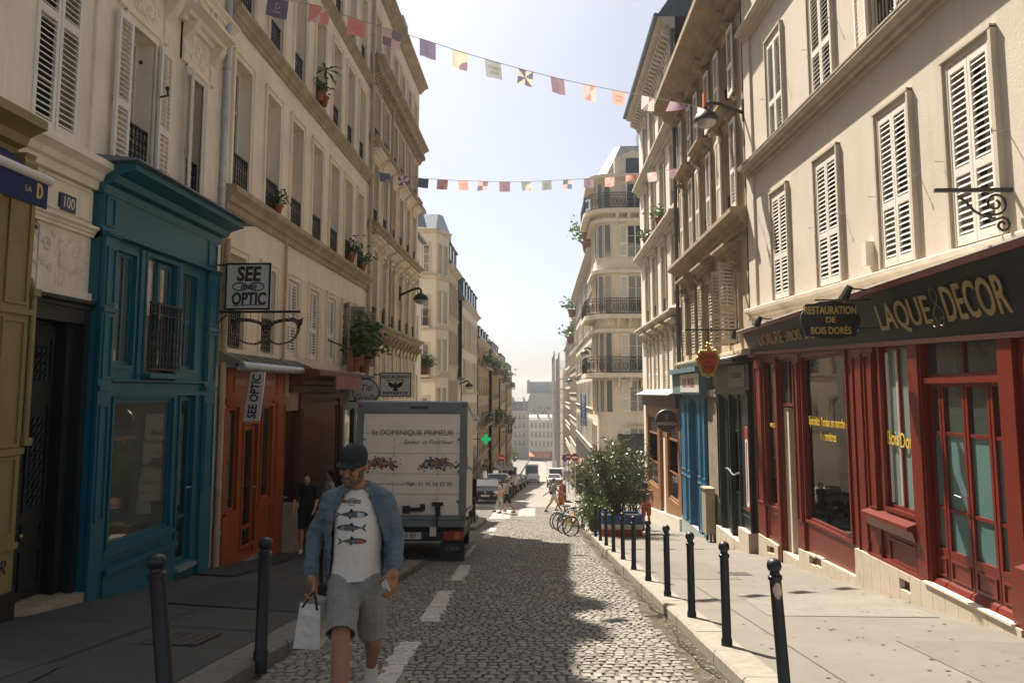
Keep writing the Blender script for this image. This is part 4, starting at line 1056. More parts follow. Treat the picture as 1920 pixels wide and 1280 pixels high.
for k, (a, c, nm) in enumerate(((9.9, 10.18, 'door_side_light'), (9.36, 9.88, 'door'), (8.84, 9.34, 'door'), (8.52, 8.82, 'door_side_light'))):
    o = glazing(s, FR, a, c, -.36, 1.66, T-.05, RED, [TEALG, TEALG, TG2], .05, .06, trans=(.16, 1.06), name=nm)
    mb = MB(); fbox(mb, FR, a, c, -1.3, -.36, T-.11, T-.055); rim(mb, FR, a+.05, c-.05, -.64, -.42, T-.055, .02, .015); fprof(mb, FR, a, c, [(T-.06, -.75), (T+.02, -.75), (T-.01, -.69), (T-.06, -.67)])
    part('kick_panel', mb, RED, o)
    if k == 1: mb = MB(); mb.tube([FR.p(9.40, .36, T-.04), FR.p(9.40, .36, T+.02), FR.p(9.54, .37, T+.02)], .010, 6); part('door_handle', mb, ALU, o)
mb = MB(); fbox(mb, FR, 8.5, 10.2, 1.655, 1.725, T-.12, T+.01); part('transom_bar', mb, RED, s)
mb = MB(); fprof(mb, FR, 8.42, 10.28, [(0, -.775), (T+.10, -.775), (T+.10, -.75), (0, -.745)]); part('threshold', mb, mat('white_threshold', (.66,.62,.54), .5, .1, 5), s)
glazing(s, FR, *so_[5], T-.02, RED, TG2, .05, .06)
# recessed doorway with the cream leaf
CRM = mat('cream_door_paint', (.58,.50,.38), .6, .12, 3, .1, 50, streak=.2)
mb = MB(); fbox(mb, FR, 16.0, 16.3, -1.55, 1.25, -.5, T-.08); o = part('door', mb, CRM, s)
mb = MB(); fbox(mb, FR, 15.3, 15.98, -1.6, 1.25, -.55, -.5); part('door_glass', mb, TG2, s)
glazing(s, FR, 15.3, 16.3, 1.28, 2.2, T-.04, RED, TG2, .05, .06, mull=(15.8,), name='fanlight')
mb = MB(); fbox(mb, FR, 15.28, 16.32, -2.4, -1.55, -.6, T+.03); part('door_step', mb, mat('pale_step_stone', (.48,.42,.33), .8, .15, 5, .2, 50), s)
# plinth of upright cream tiles following the slope, with vents
TILE = mat('cream_plinth_tile', (.52,.45,.345), .5, .10, 4, .08, 60, dirt=((.28,.23,.16), 3, .6, .5))
def ptop(u): return -1.50 if u > 16.35 else (-1.21-.035*(u-12.68) if u > 12.35 else (-.78 if u > 10.3 else -.775))
u = 8.3; k = 0
while u < 17.9:
    L_ = .30 if u < 15 else .26
    if not (15.2 < u < 16.3):
        mb = MB(); c = min(u+L_-.008, 17.93); g0, g1 = pav_r(u)-.05, pav_r(c)-.05
        t0, t1 = ptop(u+.01), ptop(c-.01); t1 = t0 if abs(t1-t0) > .06 else t1
        vent = any(abs((u+c)/2-q) < .16 for q in (10.9, 14.3, 17.0))
        if vent:
            h0 = g0+.16; mb.hexa([FR.p(u,g0,-.05), FR.p(c,g1,-.05), FR.p(c,g1,T+.075), FR.p(u,g0,T+.075), FR.p(u,h0,-.05), FR.p(c,h0,-.05), FR.p(c,h0,T+.075), FR.p(u,h0,T+.075)])
            mb.hexa([FR.p(u,h0,-.05), FR.p(c,h0,-.05), FR.p(c,h0,0), FR.p(u,h0,0), FR.p(u,h0+.14,-.05), FR.p(c,h0+.14,-.05), FR.p(c,h0+.14,0), FR.p(u,h0+.14,0)])
            fbox(mb, FR, u, c, h0+.14, max(t0, h0+.16), -.05, T+.075)
        else: mb.hexa([FR.p(u,g0,-.05), FR.p(c,g1,-.05), FR.p(c,g1,T+.075), FR.p(u,g0,T+.075), FR.p(u,t0,-.05), FR.p(c,t1,-.05), FR.p(c,t1,T+.075), FR.p(u,t0,T+.075)])
        part('plinth_tile', mb, TILE, s)
    u += L_
# lettering
GILT = mat('old_gilt_letter', (.38,.28,.12), .45, .25, 6, .0, 60, metal=.25)
FF = Frame((XR-T-.185, 0, 0), (0,1,0), (-1,0,0))
tilt = Frame((0,0,0), (0,1,0), Vector((-.957,0,-.29)))
def fascia_text(u, f, body, h, width, m=GILT, **kw):
    v = lerp(FD(u), FU(u), f)
    me = text_mesh(body, m, h*1.38, ext=.006, **kw); xs = [q.co.x for q in me.vertices]; k = width/(max(xs)-min(xs))
    zz = Vector((-.26,0,.966)); nn = Vector((-.966,0,-.26)); w_ = T+.08+.18*f
    for q in me.vertices:
        x, y, z = q.co; q.co = Vector((0,-1,0))*x*k+zz*(y-.029*x*k*(1-f))+nn*(z+.006)
    put('lettering', me, fa, FR.p(u, v, w_))
fascia_text(8.62, .48, 'DECOR', .42, 1.24, bold=.006); fascia_text(10.3, .46, 'LAQUE', .36, 1.45, bold=.004)
fascia_text(16.2, .48, 'DORURE', .25, 1.6); fascia_text(14.75, .45, 's/BOIS', .2, .9); fascia_text(12.95, .48, 'SCULPTURE', .28, 2.3)
mb = MB()                                          # scrolled monogram between the words
for sg in (-1, 1):
    mb.tube([FR.p(9.4+sg*(.02+.10*math.sin(k*.5)), 2.33+.036*k, T+.125+.30*(.03*k)) for k in range(13)], .008, 4)
    mb.tube([FR.p(9.4+sg*(.08+.05*math.cos(k*.8)), 2.36+.05*math.sin(k*.8), T+.16) for k in range(9)], .008, 4)
part('monogram', mb, mat('dull_gilt', (.12,.10,.06), .5, .2, 6), fa)
YEL = mat('yellow_window_letter', (.62,.42,.05), .5, .1, 8)
G2 = Frame((XR, 0, 0), (0,1,0), (-1,0,0))
gl_ = s
text_on(gl_, FR, 13.75, 1.04, T-.045, 'Spécialité: Remise en marche de', YEL, .215, sx=.68, shear=.15)
text_on(gl_, FR, 13.75, .80, T-.045, 'baromètres', YEL, .215, sx=.72, shear=.15)
text_on(gl_, FR, 11.2, .92, T-.025, 'Bois', YEL, .28, sx=.8); text_on(gl_, FR, 10.76, .90, T-.025, 'Doré', YEL, .28, sx=.75)
text_on(gl_, FR, 16.93, .86, T-.045, 'ANTIQUITES', YEL, .12, sx=.7)
# gilt frames and barometers in the window: things of their own
GOLD = mat('gilt_frame', (.50,.34,.10), .35, .25, 10, .2, 60, metal=.8)
rn = random.Random(2)
def gilt_ring(u, v, w_, r, nm, lab):
    t = thing(nm, FR.p(u, v, w_), lab, 'barometer')
    mb = MB(); mb.tube([FR.p(u+r*math.cos(k*math.pi/10), v+r*math.sin(k*math.pi/10), w_) for k in range(21)], r*.22, 8, False)
    for k in range(8): mb.ball(FR.p(u+r*1.2*math.cos(k*.785), v+r*1.25*math.sin(k*.785), w_), r*.2, 6, 4)
    part('frame', mb, GOLD, t, smooth=True)
    mb = MB(); mb.tube([FR.p(u, v, w_-.02), FR.p(u, v, w_-.005)], r*.9, 16); part('dial', mb, CREAM, t)
gilt_ring(13.05, -.05, -.35, .17, 'barometer', 'round gilt barometer low in the red shop window')
gilt_ring(14.2, .1, -.4, .15, 'barometer', 'gilt barometer at the far side of the red shop window')
gilt_ring(13.7, .35, -.6, .12, 'barometer', 'gilt barometer above the chair in the red shop window')
gilt_ring(16.9, .1, -.3, .13, 'barometer', 'gilt barometer in the narrow side window of the red shop')
gilt_ring(13.3, .5, -.5, .13, 'barometer', 'smaller gilt barometer high in the red shop window')
t = thing('display_chair', FR.p(13.6, -.76, -.45), 'dark wooden chair standing in the red shop window', 'chair')
WD = mat('dark_wood', (.09,.045,.02), .5, .25, 6)
for du in (-.2, .2):
    for dw in (-.18, .18): mb = MB(); mb.tube([FR.p(13.6+du, -.76, -.45+dw), FR.p(13.6+du, -.32 if dw > 0 else .15, -.45+dw)], .022, 6); part('leg', mb, WD, t)
mb = MB(); fbox(mb, FR, 13.37, 13.83, -.34, -.29, -.66, -.24); part('seat', mb, WD, t)
mb = MB(); fbox(mb, FR, 13.39, 13.81, .02, .16, -.645, -.615); part('backrest', mb, WD, t)
def bulb(u, v):
    pass
# ---------------------------------------------------------------- tan ornate house next down
b = thing('tan_ornate_house', (XR, 23, pav_r(23)), 'narrow tan stone house with deep window hoods and tan shutters', 'house')
cols = [20.25, 23.15, 25.85]; hw = .52
rows = [(2.75, 4.72), (6.05, 8.3), (8.95, 10.7)]
ops = [(c-hw, c+hw, a, e) for (a, e) in rows for c in cols]
mb = MB(); wall_open(mb, FR, 18.57, 28.0, 2.2, 12.0, ops, .28); part('wall', mb, STONE_R2, b)
shell(b, FR, 18.57, 28.0, -5, 12.0, STONE_R2, back=-.4)
mb = MB(); fbox(mb, FR, 18.57, 28, -5, 2.2, -.4, -.02); part('ground_floor_wall', mb, STONE_R2, b)
HOODB = mat('weathered_brown_stone', (.33,.25,.16), .9, .25, 2, .3, 40, streak=.45)
mb = MB(); cornice(mb, FR, 18.57, 28.05, 5.9, .5, .45); part('cornice', mb, HOODB, b)
mb = MB(); cornice(mb, FR, 18.57, 28.05, 11.75, .8, .9); part('cornice', mb, HOODB, b)
band(b, FR, 18.57, 28.0, 2.55, .3, .25, STONE_R2)
for i, (a, e) in enumerate(rows):
    for c in cols:
        window(b, FR, c-hw, c+hw, a, e, .26, gm=GLASS)
        surround(b, FR, c-hw, c+hw, a, e, STONE_R2, .16, .08)
        hood(b, FR, c-hw-.15, c+hw+.15, e+.2, HOODB, .30, .42)
        (open_out(b, FR, c-hw, c+hw, a, e, TAN_SH, ang=(118, 150), w=.09, pitch=.085) if i == 0 and c < 21 else open_flat(b, FR, c-hw, c+hw, a, e, TAN_SH if i == 0 else WHITE_S, w=.15, pitch=.085))
        railing(b, FR, c-hw, c+hw, a, .6, -.04)
mb = MB(); fprof(mb, FR, 18.6, 28.0, [(.2, 11.75), (.1, 12.2), (-.8, 14.6), (-5, 15.6), (-9, 15.0), (-9, 11.7)]); part('roof', mb, SLATE, b)
for u in (19.8, 22.6, 25.4):
    mb = MB(); fbox(mb, FR, u, u+1.2, 12.2, 13.9, -1.4, -.1); part('dormer', mb, SLATE, b)
mb = MB(); fbox(mb, FR, 27.2, 28.0, 12, 16.6, -5, -1.4); 
for k in range(5): mb.tube([FR.p(27.6, 16.6, -1.8-k*.6), FR.p(27.6, 17.1, -1.8-k*.6)], .1, 8)
part('chimney', mb, STONE_D, b)
downpipe(FR, 27.9, 2.3, 11.2, mat('dark_pipe', (.11,.10,.085), .6, .2, 4), .12, .07, bld=b)
mb = MB(); fbox(mb, FR, 22.05, 23.4, -4, 1.5, -.05, .10); fbox(mb, FR, 21.95, 23.5, 1.42, 1.62, -.05, .16); fbox(mb, FR, 21.98, 23.45, -4, -2.0, -.05, .15); part('pier', mb, mat('worn_pier_stone', (.22,.18,.125), .9, .3, 3, .3, 40, streak=.5), b)
# black shopfront
BLK = mat('black_shop_paint', (.018,.021,.022), .38, .25, 3, .15, 40, dirt=((.09,.095,.09), 4, .63, .4))
s = thing('black_shopfront', (XR, 20, pav_r(20)), 'worn black wooden shopfront chained shut beside the red shop', 'shopfront')
T = .12
mb = MB(); wall_open(mb, FR, 18.62, 22.04, -3.4, 2.3, [(19.6, 20.4, -2.0, 1.45), (20.9, 21.6, -2.2, 1.45)], .14, T); fbox(mb, FR, 22.03, 22.04, -3.4, 2.3, -.02, T-.001); part('front_boarding', mb, BLK, s)
mb = MB()
for (a, c, d, e) in ((18.75, 19.5, -1.2, 1.4), (20.5, 20.82, -1.3, 1.4), (18.75, 19.5, -1.9, -1.3), (21.65, 22.0, -1.3, 1.4)): rim(mb, FR, a, c, d, e, T, .04, .025)
for u in (18.62, 19.52, 20.44, 21.62): fbox(mb, FR, u, u+.07, -3, 1.5, T-.01, T+.05)
fbox(mb, FR, 18.62, 22.04, 1.5, 1.6, T-.01, T+.08); part('mouldings', mb, BLK, s)
o = glazing(s, FR, 19.6, 20.4, -2.0, 1.45, T-.04, BLK, TG2, .06, .05, trans=(.6, -.9), name='door')
mb = MB(); rnd = random.Random(9)
for k in range(13): mb.tube([FR.p(19.5+k*.11, -.42+.05*math.cos(k*.55), T+.06), FR.p(19.5+k*.11+.09, -.42+.05*math.cos(k*.55+.5), T+.06)], .022, 6)
part('door_chain', mb, ALU, o)
o = glazing(s, FR, 20.9, 21.6, -2.2, 1.45, T-.04, BLK, TG2, .06, .05, name='door')
mb = MB(); fbox(mb, FR, 18.95, 20.6, 1.68, 2.2, T-.01, T+.02); o = part('name_board', mb, mat('faded_board', (.30,.27,.20), .7, .2, 4, streak=.3), s)
text_on(o, FR, 19.78, 1.98, T+.022, 'Couverture', mat('faded_ink', (.14,.12,.09), .7), .26, shear=.15, sx=.85)
mb = MB(); fprof(mb, FR, 18.55, 22.3, [(0, 2.46), (.55, 2.32), (.56, 2.35), (0, 2.52)]); part('canopy_zinc', mb, mat('pale_zinc', (.48,.45,.39), .5, .2, 4, .15, 30), s)
mb = MB(); fbox(mb, FR, 18.55, 22.2, 2.22, 2.34, 0, .5); part('canopy_board', mb, BLK, s)
mb = MB()
for (a, c, t_) in ((18.6, 19.55, -1.62), (19.55, 20.9, -1.98), (20.9, 22.0, -1.98)):
    fbox(mb, FR, a, c, -3.6, t_, -.05, T+.12)
part('stone_step', mb, mat('pale_step_stone', (.48,.42,.33)), s)
mb = MB(); fbox(mb, FR, 18.66, 18.9, -1.15, .75, T+.03, T+.06); o = part('thermometer_board', mb, mat('white_enamel_sign', (.66,.63,.57), .35, .1, 5), s)
mb = MB(); fbox(mb, FR, 18.66, 18.9, .48, .75, T+.058, T+.064); fbox(mb, FR, 18.66, 18.9, -1.15, -1.05, T+.058, T+.064); fbox(mb, FR, 18.75, 18.82, -.95, .4, T+.058, T+.064); part('printed_scale', mb, mat('enamel_red', (.38,.03,.015), .4, .2, 6), o)
# blue shopfront
BLU = mat('workshop_blue_paint', (.016,.115,.205), .5, .15, 3, .15, 40, streak=.15, streakcol=(.05,.16,.24))
s = thing('blue_shopfront', (XR, 25.7, pav_r(25.7)), 'bright blue narrow shopfront with folded wooden shutters', 'shopfront')
mb = MB(); wall_open(mb, FR, 23.5, 27.75, -4.2, 1.5, [(25.0, 25.9, -3.0, 1.3)], .2, .10); part('front_boarding', mb, BLU, s)
mb = MB()
for a, c in ((23.55, 24.1), (24.2, 24.85), (26.0, 26.6), (26.7, 27.7)):
    fbox(mb, FR, a, c, -2.75, 1.35, .09, .15); rim(mb, FR, a+.05, c-.05, -1.0, 1.2, .15, .04, .025); rim(mb, FR, a+.05, c-.05, -2.6, -1.15, .15, .04, .025)
part('folded_shutters', mb, BLU, s)
glazing(s, FR, 25.0, 25.9, -3.0, 1.3, .02, BLU, GLASS_L, .07, .05, trans=(-.8,), name='door')
mb = MB(); fbox(mb, FR, 23.2, 27.95, 1.5, 2.15, -.02, .36); fbox(mb, FR, 23.1, 28.0, 2.15, 2.3, -.02, .5); o = part('fascia', mb, mat('faded_blue_fascia', (.10,.17,.20), .6, .2, 4, streak=.3), s)
mb = MB(); fbox(mb, FR, 23.25, 26.3, 1.55, 2.1, .358, .372); o2 = part('name_board', mb, mat('white_enamel_sign', (.66,.63,.57)), s)
text_on(o2, FR, 24.85, 1.82, .373, 'BOIS . MEUBLE', mat('sign_red_ink', (.30,.03,.02), .5), .40, sx=.8)
mb = MB(); fbox(mb, FR, 23.5, 27.8, -4.5, -2.62, -.05, .16); part('plinth', mb, mat('pale_blue_plinth', (.33,.38,.38), .7, .2, 3), s)
# tan steel cabinet by the pier
s = thing('utility_cabinet', FR.p(22.6, pav_r(22.6), .35), 'tan steel utility cabinet standing against the stone pier', 'cabinet')
z0 = pav_r(22.6); TANC = mat('tan_steel', (.33,.28,.19), .55, .15, 4, .05, 40, dirt=((.16,.12,.08), 5, .62, .5))
mb = MB(); fbox(mb, FR, 22.4, 22.95, z0+.22, z0+1.42, .17, .42); part('cabinet_body', mb, TANC, s)
mb = MB(); fbox(mb, FR, 22.37, 22.98, z0+1.42, z0+1.46, .155, .45); part('cabinet_lid', mb, TANC, s)
for u in (22.4, 22.9): mb = MB(); mb.tube([FR.p(u, z0-.02, .3), FR.p(u, z0+.23, .3)], .03, 6); part('cabinet_leg', mb, IRON, s)
# ---------------------------------------------------------------- pale plaster house
b = thing('pale_plaster_house', (XR, 33, pav_r(33)), 'pale plaster house with string courses above the brown shopfront', 'house')
cols = [28.85, 31.45, 34.0, 36.35]; hw = .5
rows = [(1.4, 3.55), (4.75, 7.35), (8.5, 10.75), (11.75, 13.9)]
ops = [(c-hw, c+hw, a, e) for (a, e) in rows for c in cols]
mb = MB(); wall_open(mb, FR, 28.0, 38.8, 1.0, 15.0, ops, .28); part('wall', mb, PLASTER_R3, b)
shell(b, FR, 28.0, 38.8, -7, 15.0, PLASTER_R3, back=-.4)
mb = MB(); fbox(mb, FR, 28.0, 38.8, -7, 1.0, -.4, -.02); part('ground_floor_wall', mb, PLASTER_R3, b)
for v, h_, w_ in ((4.5, .3, .4), (8.05, .42, .36), (11.5, .4, .36)): band(b, FR, 28.0, 38.9, v, h_, w_, STONE_W)
mb = MB(); cornice(mb, FR, 28.0, 38.95, 15.2, .45, .6); part('cornice', mb, STONE_W, b)
for k in range(26):
    mb = MB(); u = 28.15+k*.41; fprof(mb, FR, u, u+.2, [(0, 14.25), (.1, 14.3), (.16, 14.5), (.42, 14.62), (.44, 14.8), (0, 14.8)]); part('eave_bracket', mb, STONE_W, b)
mb = MB(); mb.tube([FR.p(28.0, 15.25, .66), FR.p(38.95, 15.25, .66)], .1, 8); part('gutter_pipe', mb, ZINC, b)
mb = MB(); fprof(mb, FR, 28.0, 38.9, [(.65, 15.2), (-.6, 17.0), (-6, 17.9), (-9, 17), (-9, 15)]); part('roof', mb, SLATE, b)
for i, (a, e) in enumerate(rows):
    for c in cols:
        window(b, FR, c-hw, c+hw, a, e, .26, gm=GLASS_L if i == 2 else GLASS); surround(b, FR, c-hw, c+hw, a, e, STONE_W, .13, .06, head=.12 if i else 0)
        if i == 0: closed_shutters(b, FR, c-hw, c+hw, a, e, WHITE_S, w=.0, pitch=.085); hood(b, FR, c-hw-.2, c+hw+.2, e+.42, STONE_W, .22, .34)
        else: railing(b, FR, c-hw, c+hw, a, .5, -.04)
downpipe(FR, 28.08, 1.2, 15, mat('dark_pipe', (.11,.10,.085)), .1, .06, bld=b)
BRN = mat('varnished_brown', (.24,.10,.028), .45, .2, 4, .1, 40)
s = thing('brown_wood_shopfront', (XR, 32, pav_r(32)), 'varnished brown shopfront with a white stone base and round sign', 'shopfront')
mb = MB(); wall_open(mb, FR, 28.05, 37.2, -4.6, 1.0, [(28.7, 31.0, -2.4, .55), (31.6, 33.0, -3.3, .55), (33.6, 36.6, -2.4, .55)], .2, .1); part('front_boarding', mb, BRN, s)
glazing(s, FR, 28.7, 31.0, -2.4, .55, .05, BRN, GLASS, .08, .06, trans=(-.2, -1.4)); glazing(s, FR, 31.6, 33.0, -3.3, .55, .0, BRN, GLASS, .1, .06, trans=(-.2,), name='door'); glazing(s, FR, 33.6, 36.6, -2.4, .55, .05, BRN, GLASS, .08, .06, trans=(-.2, -1.4))
mb = MB(); fbox(mb, FR, 28.05, 37.3, .98, 1.5, -.02, .25); part('fascia', mb, mat('dark_brown_board', (.035,.018,.012), .5, .2, 4), s)
mb = MB(); fprof(mb, FR, 28.0, 37.4, [(0, 1.62), (.5, 1.42), (.52, 1.46), (0, 1.68)]); part('canopy_zinc', mb, mat('pale_zinc', (.48,.45,.39)), s)
mb = MB(); mb.hexa([FR.p(28.02,-5,-.02), FR.p(37.25,-6,-.02), FR.p(37.25,-6,.2), FR.p(28.02,-5,.2), FR.p(28.02,-2.75,-.02), FR.p(37.25,-3.6,-.02), FR.p(37.25,-3.6,.2), FR.p(28.02,-2.75,.2)]); part('plinth', mb, mat('white_plinth', (.6,.56,.48), .8, .1, 3, .2, 40), s)
# ================================================================== BEYOND THE CROSSING
def house(name, label, F, u0, u1, z0, z1, cols, rows, m, hw=.5, trim=None, roof=None, shut=None, rail=0, cor=(.35, .4), bands=True, deep=9, group=None, near=False, gm=None, chim=(), dorm=0, sur=True, wname='window', rev=.22):
    trim = trim or STONE_W
    b = thing(name, F.p((u0+u1)/2, z0+.0, 0), label, 'house', group)
    ops = [(c-hw, c+hw, a, e) for (a, e) in rows for c in cols]
    mb = MB(); wall_open(mb, F, u0, u1, z0, z1, ops, rev); part('wall', mb, m, b)
    shell(b, F, u0, u1, z0, z1, m, deep)
    rn = random.Random(int(u0*7+z1))
    for (a, e) in rows:
        for c in cols:
            window(b, F, c-hw, c+hw, a, e, rev-.02, near=False, gm=GLASS_L if rn.random() < .35 else GLASS)
            if sur: surround(b, F, c-hw, c+hw, a, e, trim, .12, .05)
            if shut and rn.random() < .85: (closed_shutters(b, F, c-hw, c+hw, a, e, shut, w=-.02, pitch=.11) if rn.random() < .35 else open_flat(b, F, c-hw, c+hw, a, e, shut, w=.09, pitch=.11))
            if rail: railing(b, F, c-hw, c+hw, a, .7, .03)
    if bands:
        for (a, e) in rows: band(b, F, u0, u1, a-.08, .2, .16, trim)
    band(b, F, u0-.05, u1+.05, z1+.1, cor[0], cor[1], trim, 'cornice')
    if roof:
        mb = MB(); fprof(mb, F, u0, u1, [(cor[1]*.6, z1+.1), (-.7, z1+roof[0]), (-3.5, z1+roof[0]+roof[1]), (-deep, z1+roof[0]), (-deep, z1)]); part('roof', mb, roof[2], b)
        for k in range(dorm):
            u = u0+(k+.5)*(u1-u0)/dorm; mb = MB(); fbox(mb, F, u-.5, u+.5, z1+.15, z1+roof[0]*.85, -1.2, -.02); fprof(mb, F, u-.62, u+.62, [(.1, z1+roof[0]*.85), (.05, z1+roof[0]*.85+.14), (-1.2, z1+roof[0]*.85+.3), (-1.2, z1+roof[0]*.85)]); o = part('dormer', mb, roof[2], b)
            mb = MB(); fbox(mb, F, u-.35, u+.35, z1+.35, z1+roof[0]*.8, -.03, .0); part('dormer_window', mb, GLASS_L, o)
    for u in chim:
        mb = MB(); zt = z1+(roof[0]+roof[1]+.6 if roof else 1.4); fbox(mb, F, u, u+.6, z1, zt, -4.5, -1.2); part('chimney', mb, STONE_D, b)
        for k in range(4): mb = MB(); mb.tube([F.p(u+.3, zt, -1.6-k*.7), F.p(u+.3, zt+.55, -1.6-k*.7)], .13, 8); part('chimney_pot', mb, mat('terracotta', (.26,.09,.04), .8, .2, 6), b)
    return b
# ---- left corner house beyond the side street
PLASTER_L4 = mat('plaster_chalk', (.64,.58,.48), .92, .08, .6, .2, 30, streak=.15)
F4 = Frame((-7.33, 55, 0), (-1,0,0), (0,-1,0))
b = house('white_corner_house', 'white plaster corner house with iron balconies beyond the left side street', F4, 0, 6.0, -8, 12.9, [.95, 3.2], [(6.1, 8.2), (2.75, 4.9), (-.9, 1.2), (9.9, 11.9)], PLASTER_L4, .45, roof=(1.3, .5, ZINC), chim=(1.4,))
for v in (6.1, 2.75):
    mb = MB(); fbox(mb, F4, .35, 1.55, v-.16, v-.02, 0, .75); part('balcony_slab', mb, STONE_W, b)
    railing(b, F4, .37, 1.53, v, 1.1, .68, 1, 'balcony_rail')
Fc = Frame((-7.33, 55, 0), Vector((.66,2,0)).normalized(), Vector((2,-.66,0)).normalized())
Lc = math.hypot(.66, 2)
rows4 = [(9.9, 11.9), (6.4, 8.6), (3.1, 5.2), (-.4, 1.8)]
ops = [(c-.22, c+.22, a, e) for a, e in rows4 for c in (.55, 1.5)]
mb = MB(); wall_open(mb, Fc, 0, Lc, -8, 12.9, ops, .2); part('wall', mb, PLASTER_L4, b)
for o_ in ops: window(b, Fc, *o_, .18, near=False); surround(b, Fc, *o_, STONE_W, .07, .05)
for a, e in rows4[1:]:
    for c in (.55, 1.5): leaf(b, Fc, c+.24, a, .2, e-a, WHITE_S, .08, pitch=.11)
for v in (12.98, 9.7, 6.2, 2.9): band(b, Fc, 0, Lc, v, .3, .25, STONE_W)
for v in (9.7, 2.5): band(b, F4, 0, 6, v, .3, .2, STONE_W)
F5 = Frame((-6.67, 0, 0), (0,1,0), (1,0,0))
house('tan_narrow_house', 'tan plaster house with four tight window bays and zinc mansard, left of the crossing', F5, 57, 63, -9, 10.7, [57.8, 59.2, 60.7, 62.2], [(7.2, 9.6), (3.6, 6.0), (.0, 2.4), (-3.4, -1.2)], mat('plaster_tan', (.50,.42,.31), .92, .1, .8, .2, 30, streak=.3), .42, roof=(2.0, .5, SLATE), dorm=3, chim=(57.1,), shut=None)
F5b = Frame((-6.5, 0, 0), (0,1,0), (1,0,0))
house('white_mansard_house', 'white house with slate mansard and a row of dormers on the left', F5b, 65.2, 81, -11, 9.0, [66.8, 69.2, 71.6, 74, 76.4, 78.8], [(5.4, 7.8), (1.6, 4.2), (-2.2, .4), (-6, -3.6)], PLASTER_L4, .5, roof=(2.3, .6, SLATE), dorm=6, chim=(65.3, 73, 80.2), shut=WHITE_S)
b = thing('low_link_house', (-6.6, 64.1, -7), 'low tan house with a wall lamp between two taller left houses', 'house')
mb = MB(); fbox(mb, F5, 63, 65.2, -9, 2.6, -9, .1); part('wall', mb, PLASTER_L4, b); mb = MB(); fprof(mb, F5, 63, 65.25, [(.5, 2.5), (.5, 2.65), (-4, 4), (-4, 2.5)]); part('roof', mb, ZINC, b)
mb = MB(); fbox(mb, F5, 63.4, 64.8, -1.4, -.4, .1, .16); part('window_grille', mb, IRON, b)
OCH = [mat('plaster_far_ochre', (.43,.34,.215), .92, .12, .6, .2, 30, streak=.35), mat('plaster_far_brown', (.36,.28,.18), .92, .12, .6, .2, 30, streak=.35), mat('plaster_far_tan', (.48,.40,.28), .92, .1, .6, .2, 30, streak=.3)]
labs = ['ochre balconied house just past the white mansard house', 'brown house with planted balconies further down on the left', 'small tan house by the vertical hotel sign', 'last ochre house at the far left end of the street']
FARL = [(81, 97, 6.9, -6.4, 0), (97, 113, 6.3, -6.0, 1), (113, 130, 5.6, -5.8, 2), (130, 152, 4.9, -5.6, 0)]
for k, (u0, u1, z1, x, mi) in enumerate(FARL):
    F = Frame((x, 0, 0), (0,1,0), (1,0,0)); g = zr((u0+u1)/2)
    n = int((u1-u0)/2.6); cs = [u0+(i+.5)*(u1-u0)/n for i in range(n)]
    rw = [(v, v+2.0) for v in [z1-2.6-3.1*i for i in range(5)] if v > g+3]
    b = house('far_street_house', labs[k], F, u0, u1, g-4, z1, cs, rw, OCH[mi], .5, rail=1, roof=(1.6, .5, SLATE), dorm=4, chim=(u0+.2, u1-1), group='houses far down the left side')
    for v in (rw[0][0], rw[min(2, len(rw)-1)][0]):
        mb = MB(); fbox(mb, F, u0+.5, u1-.5, v-.2, v-.05, 0, .7); part('balcony_slab', mb, STONE_D, b); railing(b, F, u0+.5, u1-.5, v, 1.0, .62, 0, 'balcony_rail')
# ---- right: rounded Haussmann corner house
HST = mat('haussmann_stone', (.62,.545,.43), .9, .12, 1.0, .2, 30, streak=.28)
F4r = Frame((5.0, 55, 0), (1,0,0), (0,-1,0))
b = thing('corner_balcony_house', (6, 58, zr(56)), 'tall stone corner house with curved corner and black iron balconies', 'house')
rows = [(-3.4, -.9), (.2, 2.4), (2.95, 5.6), (7.0, 9.6), (10.9, 13.2), (14.3, 16.2)]
cs = [1.6, 4.2]; ops = [(c-.55, c+.55, a, e) for a, e in rows for c in cs]
mb = MB(); wall_open(mb, F4r, 0, 6.5, -8, 16.6, ops, .25); part('wall', mb, HST, b); mb = MB(); mb.box(5.05, 12, 55.3, 61, -8, 16.6); part('side_wall', mb, HST, b)
for o_ in ops:
    window(b, F4r, *o_, .22, near=False); surround(b, F4r, *o_, HST, .16, .08, head=.18)
    open_flat(b, F4r, *o_, WHITE_S, w=.1, pitch=.11)
# curved corner as a quarter drum, then the street face
def arc(t, r=1.1, c=(5.0, 56.1)): a = -math.pi/2-t*math.pi/2; return (c[0]+r*math.cos(a), c[1]+r*math.sin(a))
mb = MB(); N = 8
for k in range(N):
    (xa, ya), (xb, yb) = arc(k/N), arc((k+1)/N); mb.poly([(xa,ya,-8),(xb,yb,-8),(xb,yb,16.6),(xa,ya,16.6)])
part('corner_wall', mb, HST, b)
for k in (1.5, 4, 6.5):
    (xa, ya) = arc(k/N); d = Vector((xa-5.0, ya-56.1, 0)).normalized(); G = Frame((xa, ya, 0), Vector((-d.y, d.x, 0)), d)
    for a, e in rows[1:]:
        mb = MB(); fbox(mb, G, -.2, .2, a, e, -.05, .012); part('window', mb, GLASS_L, b); mb = MB(); rim(mb, G, -.24, .24, a-.04, e+.04, .0, .05, .06); part('window_surround', mb, HST, b)
F4s = Frame((3.9, 0, 0), (0,1,0), (-1,0,0))
ops = [(c-.5, c+.5, a, e) for a, e in rows for c in (57.4, 59.6)]
mb = MB(); wall_open(mb, F4s, 56.1, 61, -8, 16.6, ops, .22); part('wall', mb, HST, b)
mb = MB(); mb.box(4.2, 5.1, 56.3, 61, -8, 16.6); part('side_wall', mb, HST, b)
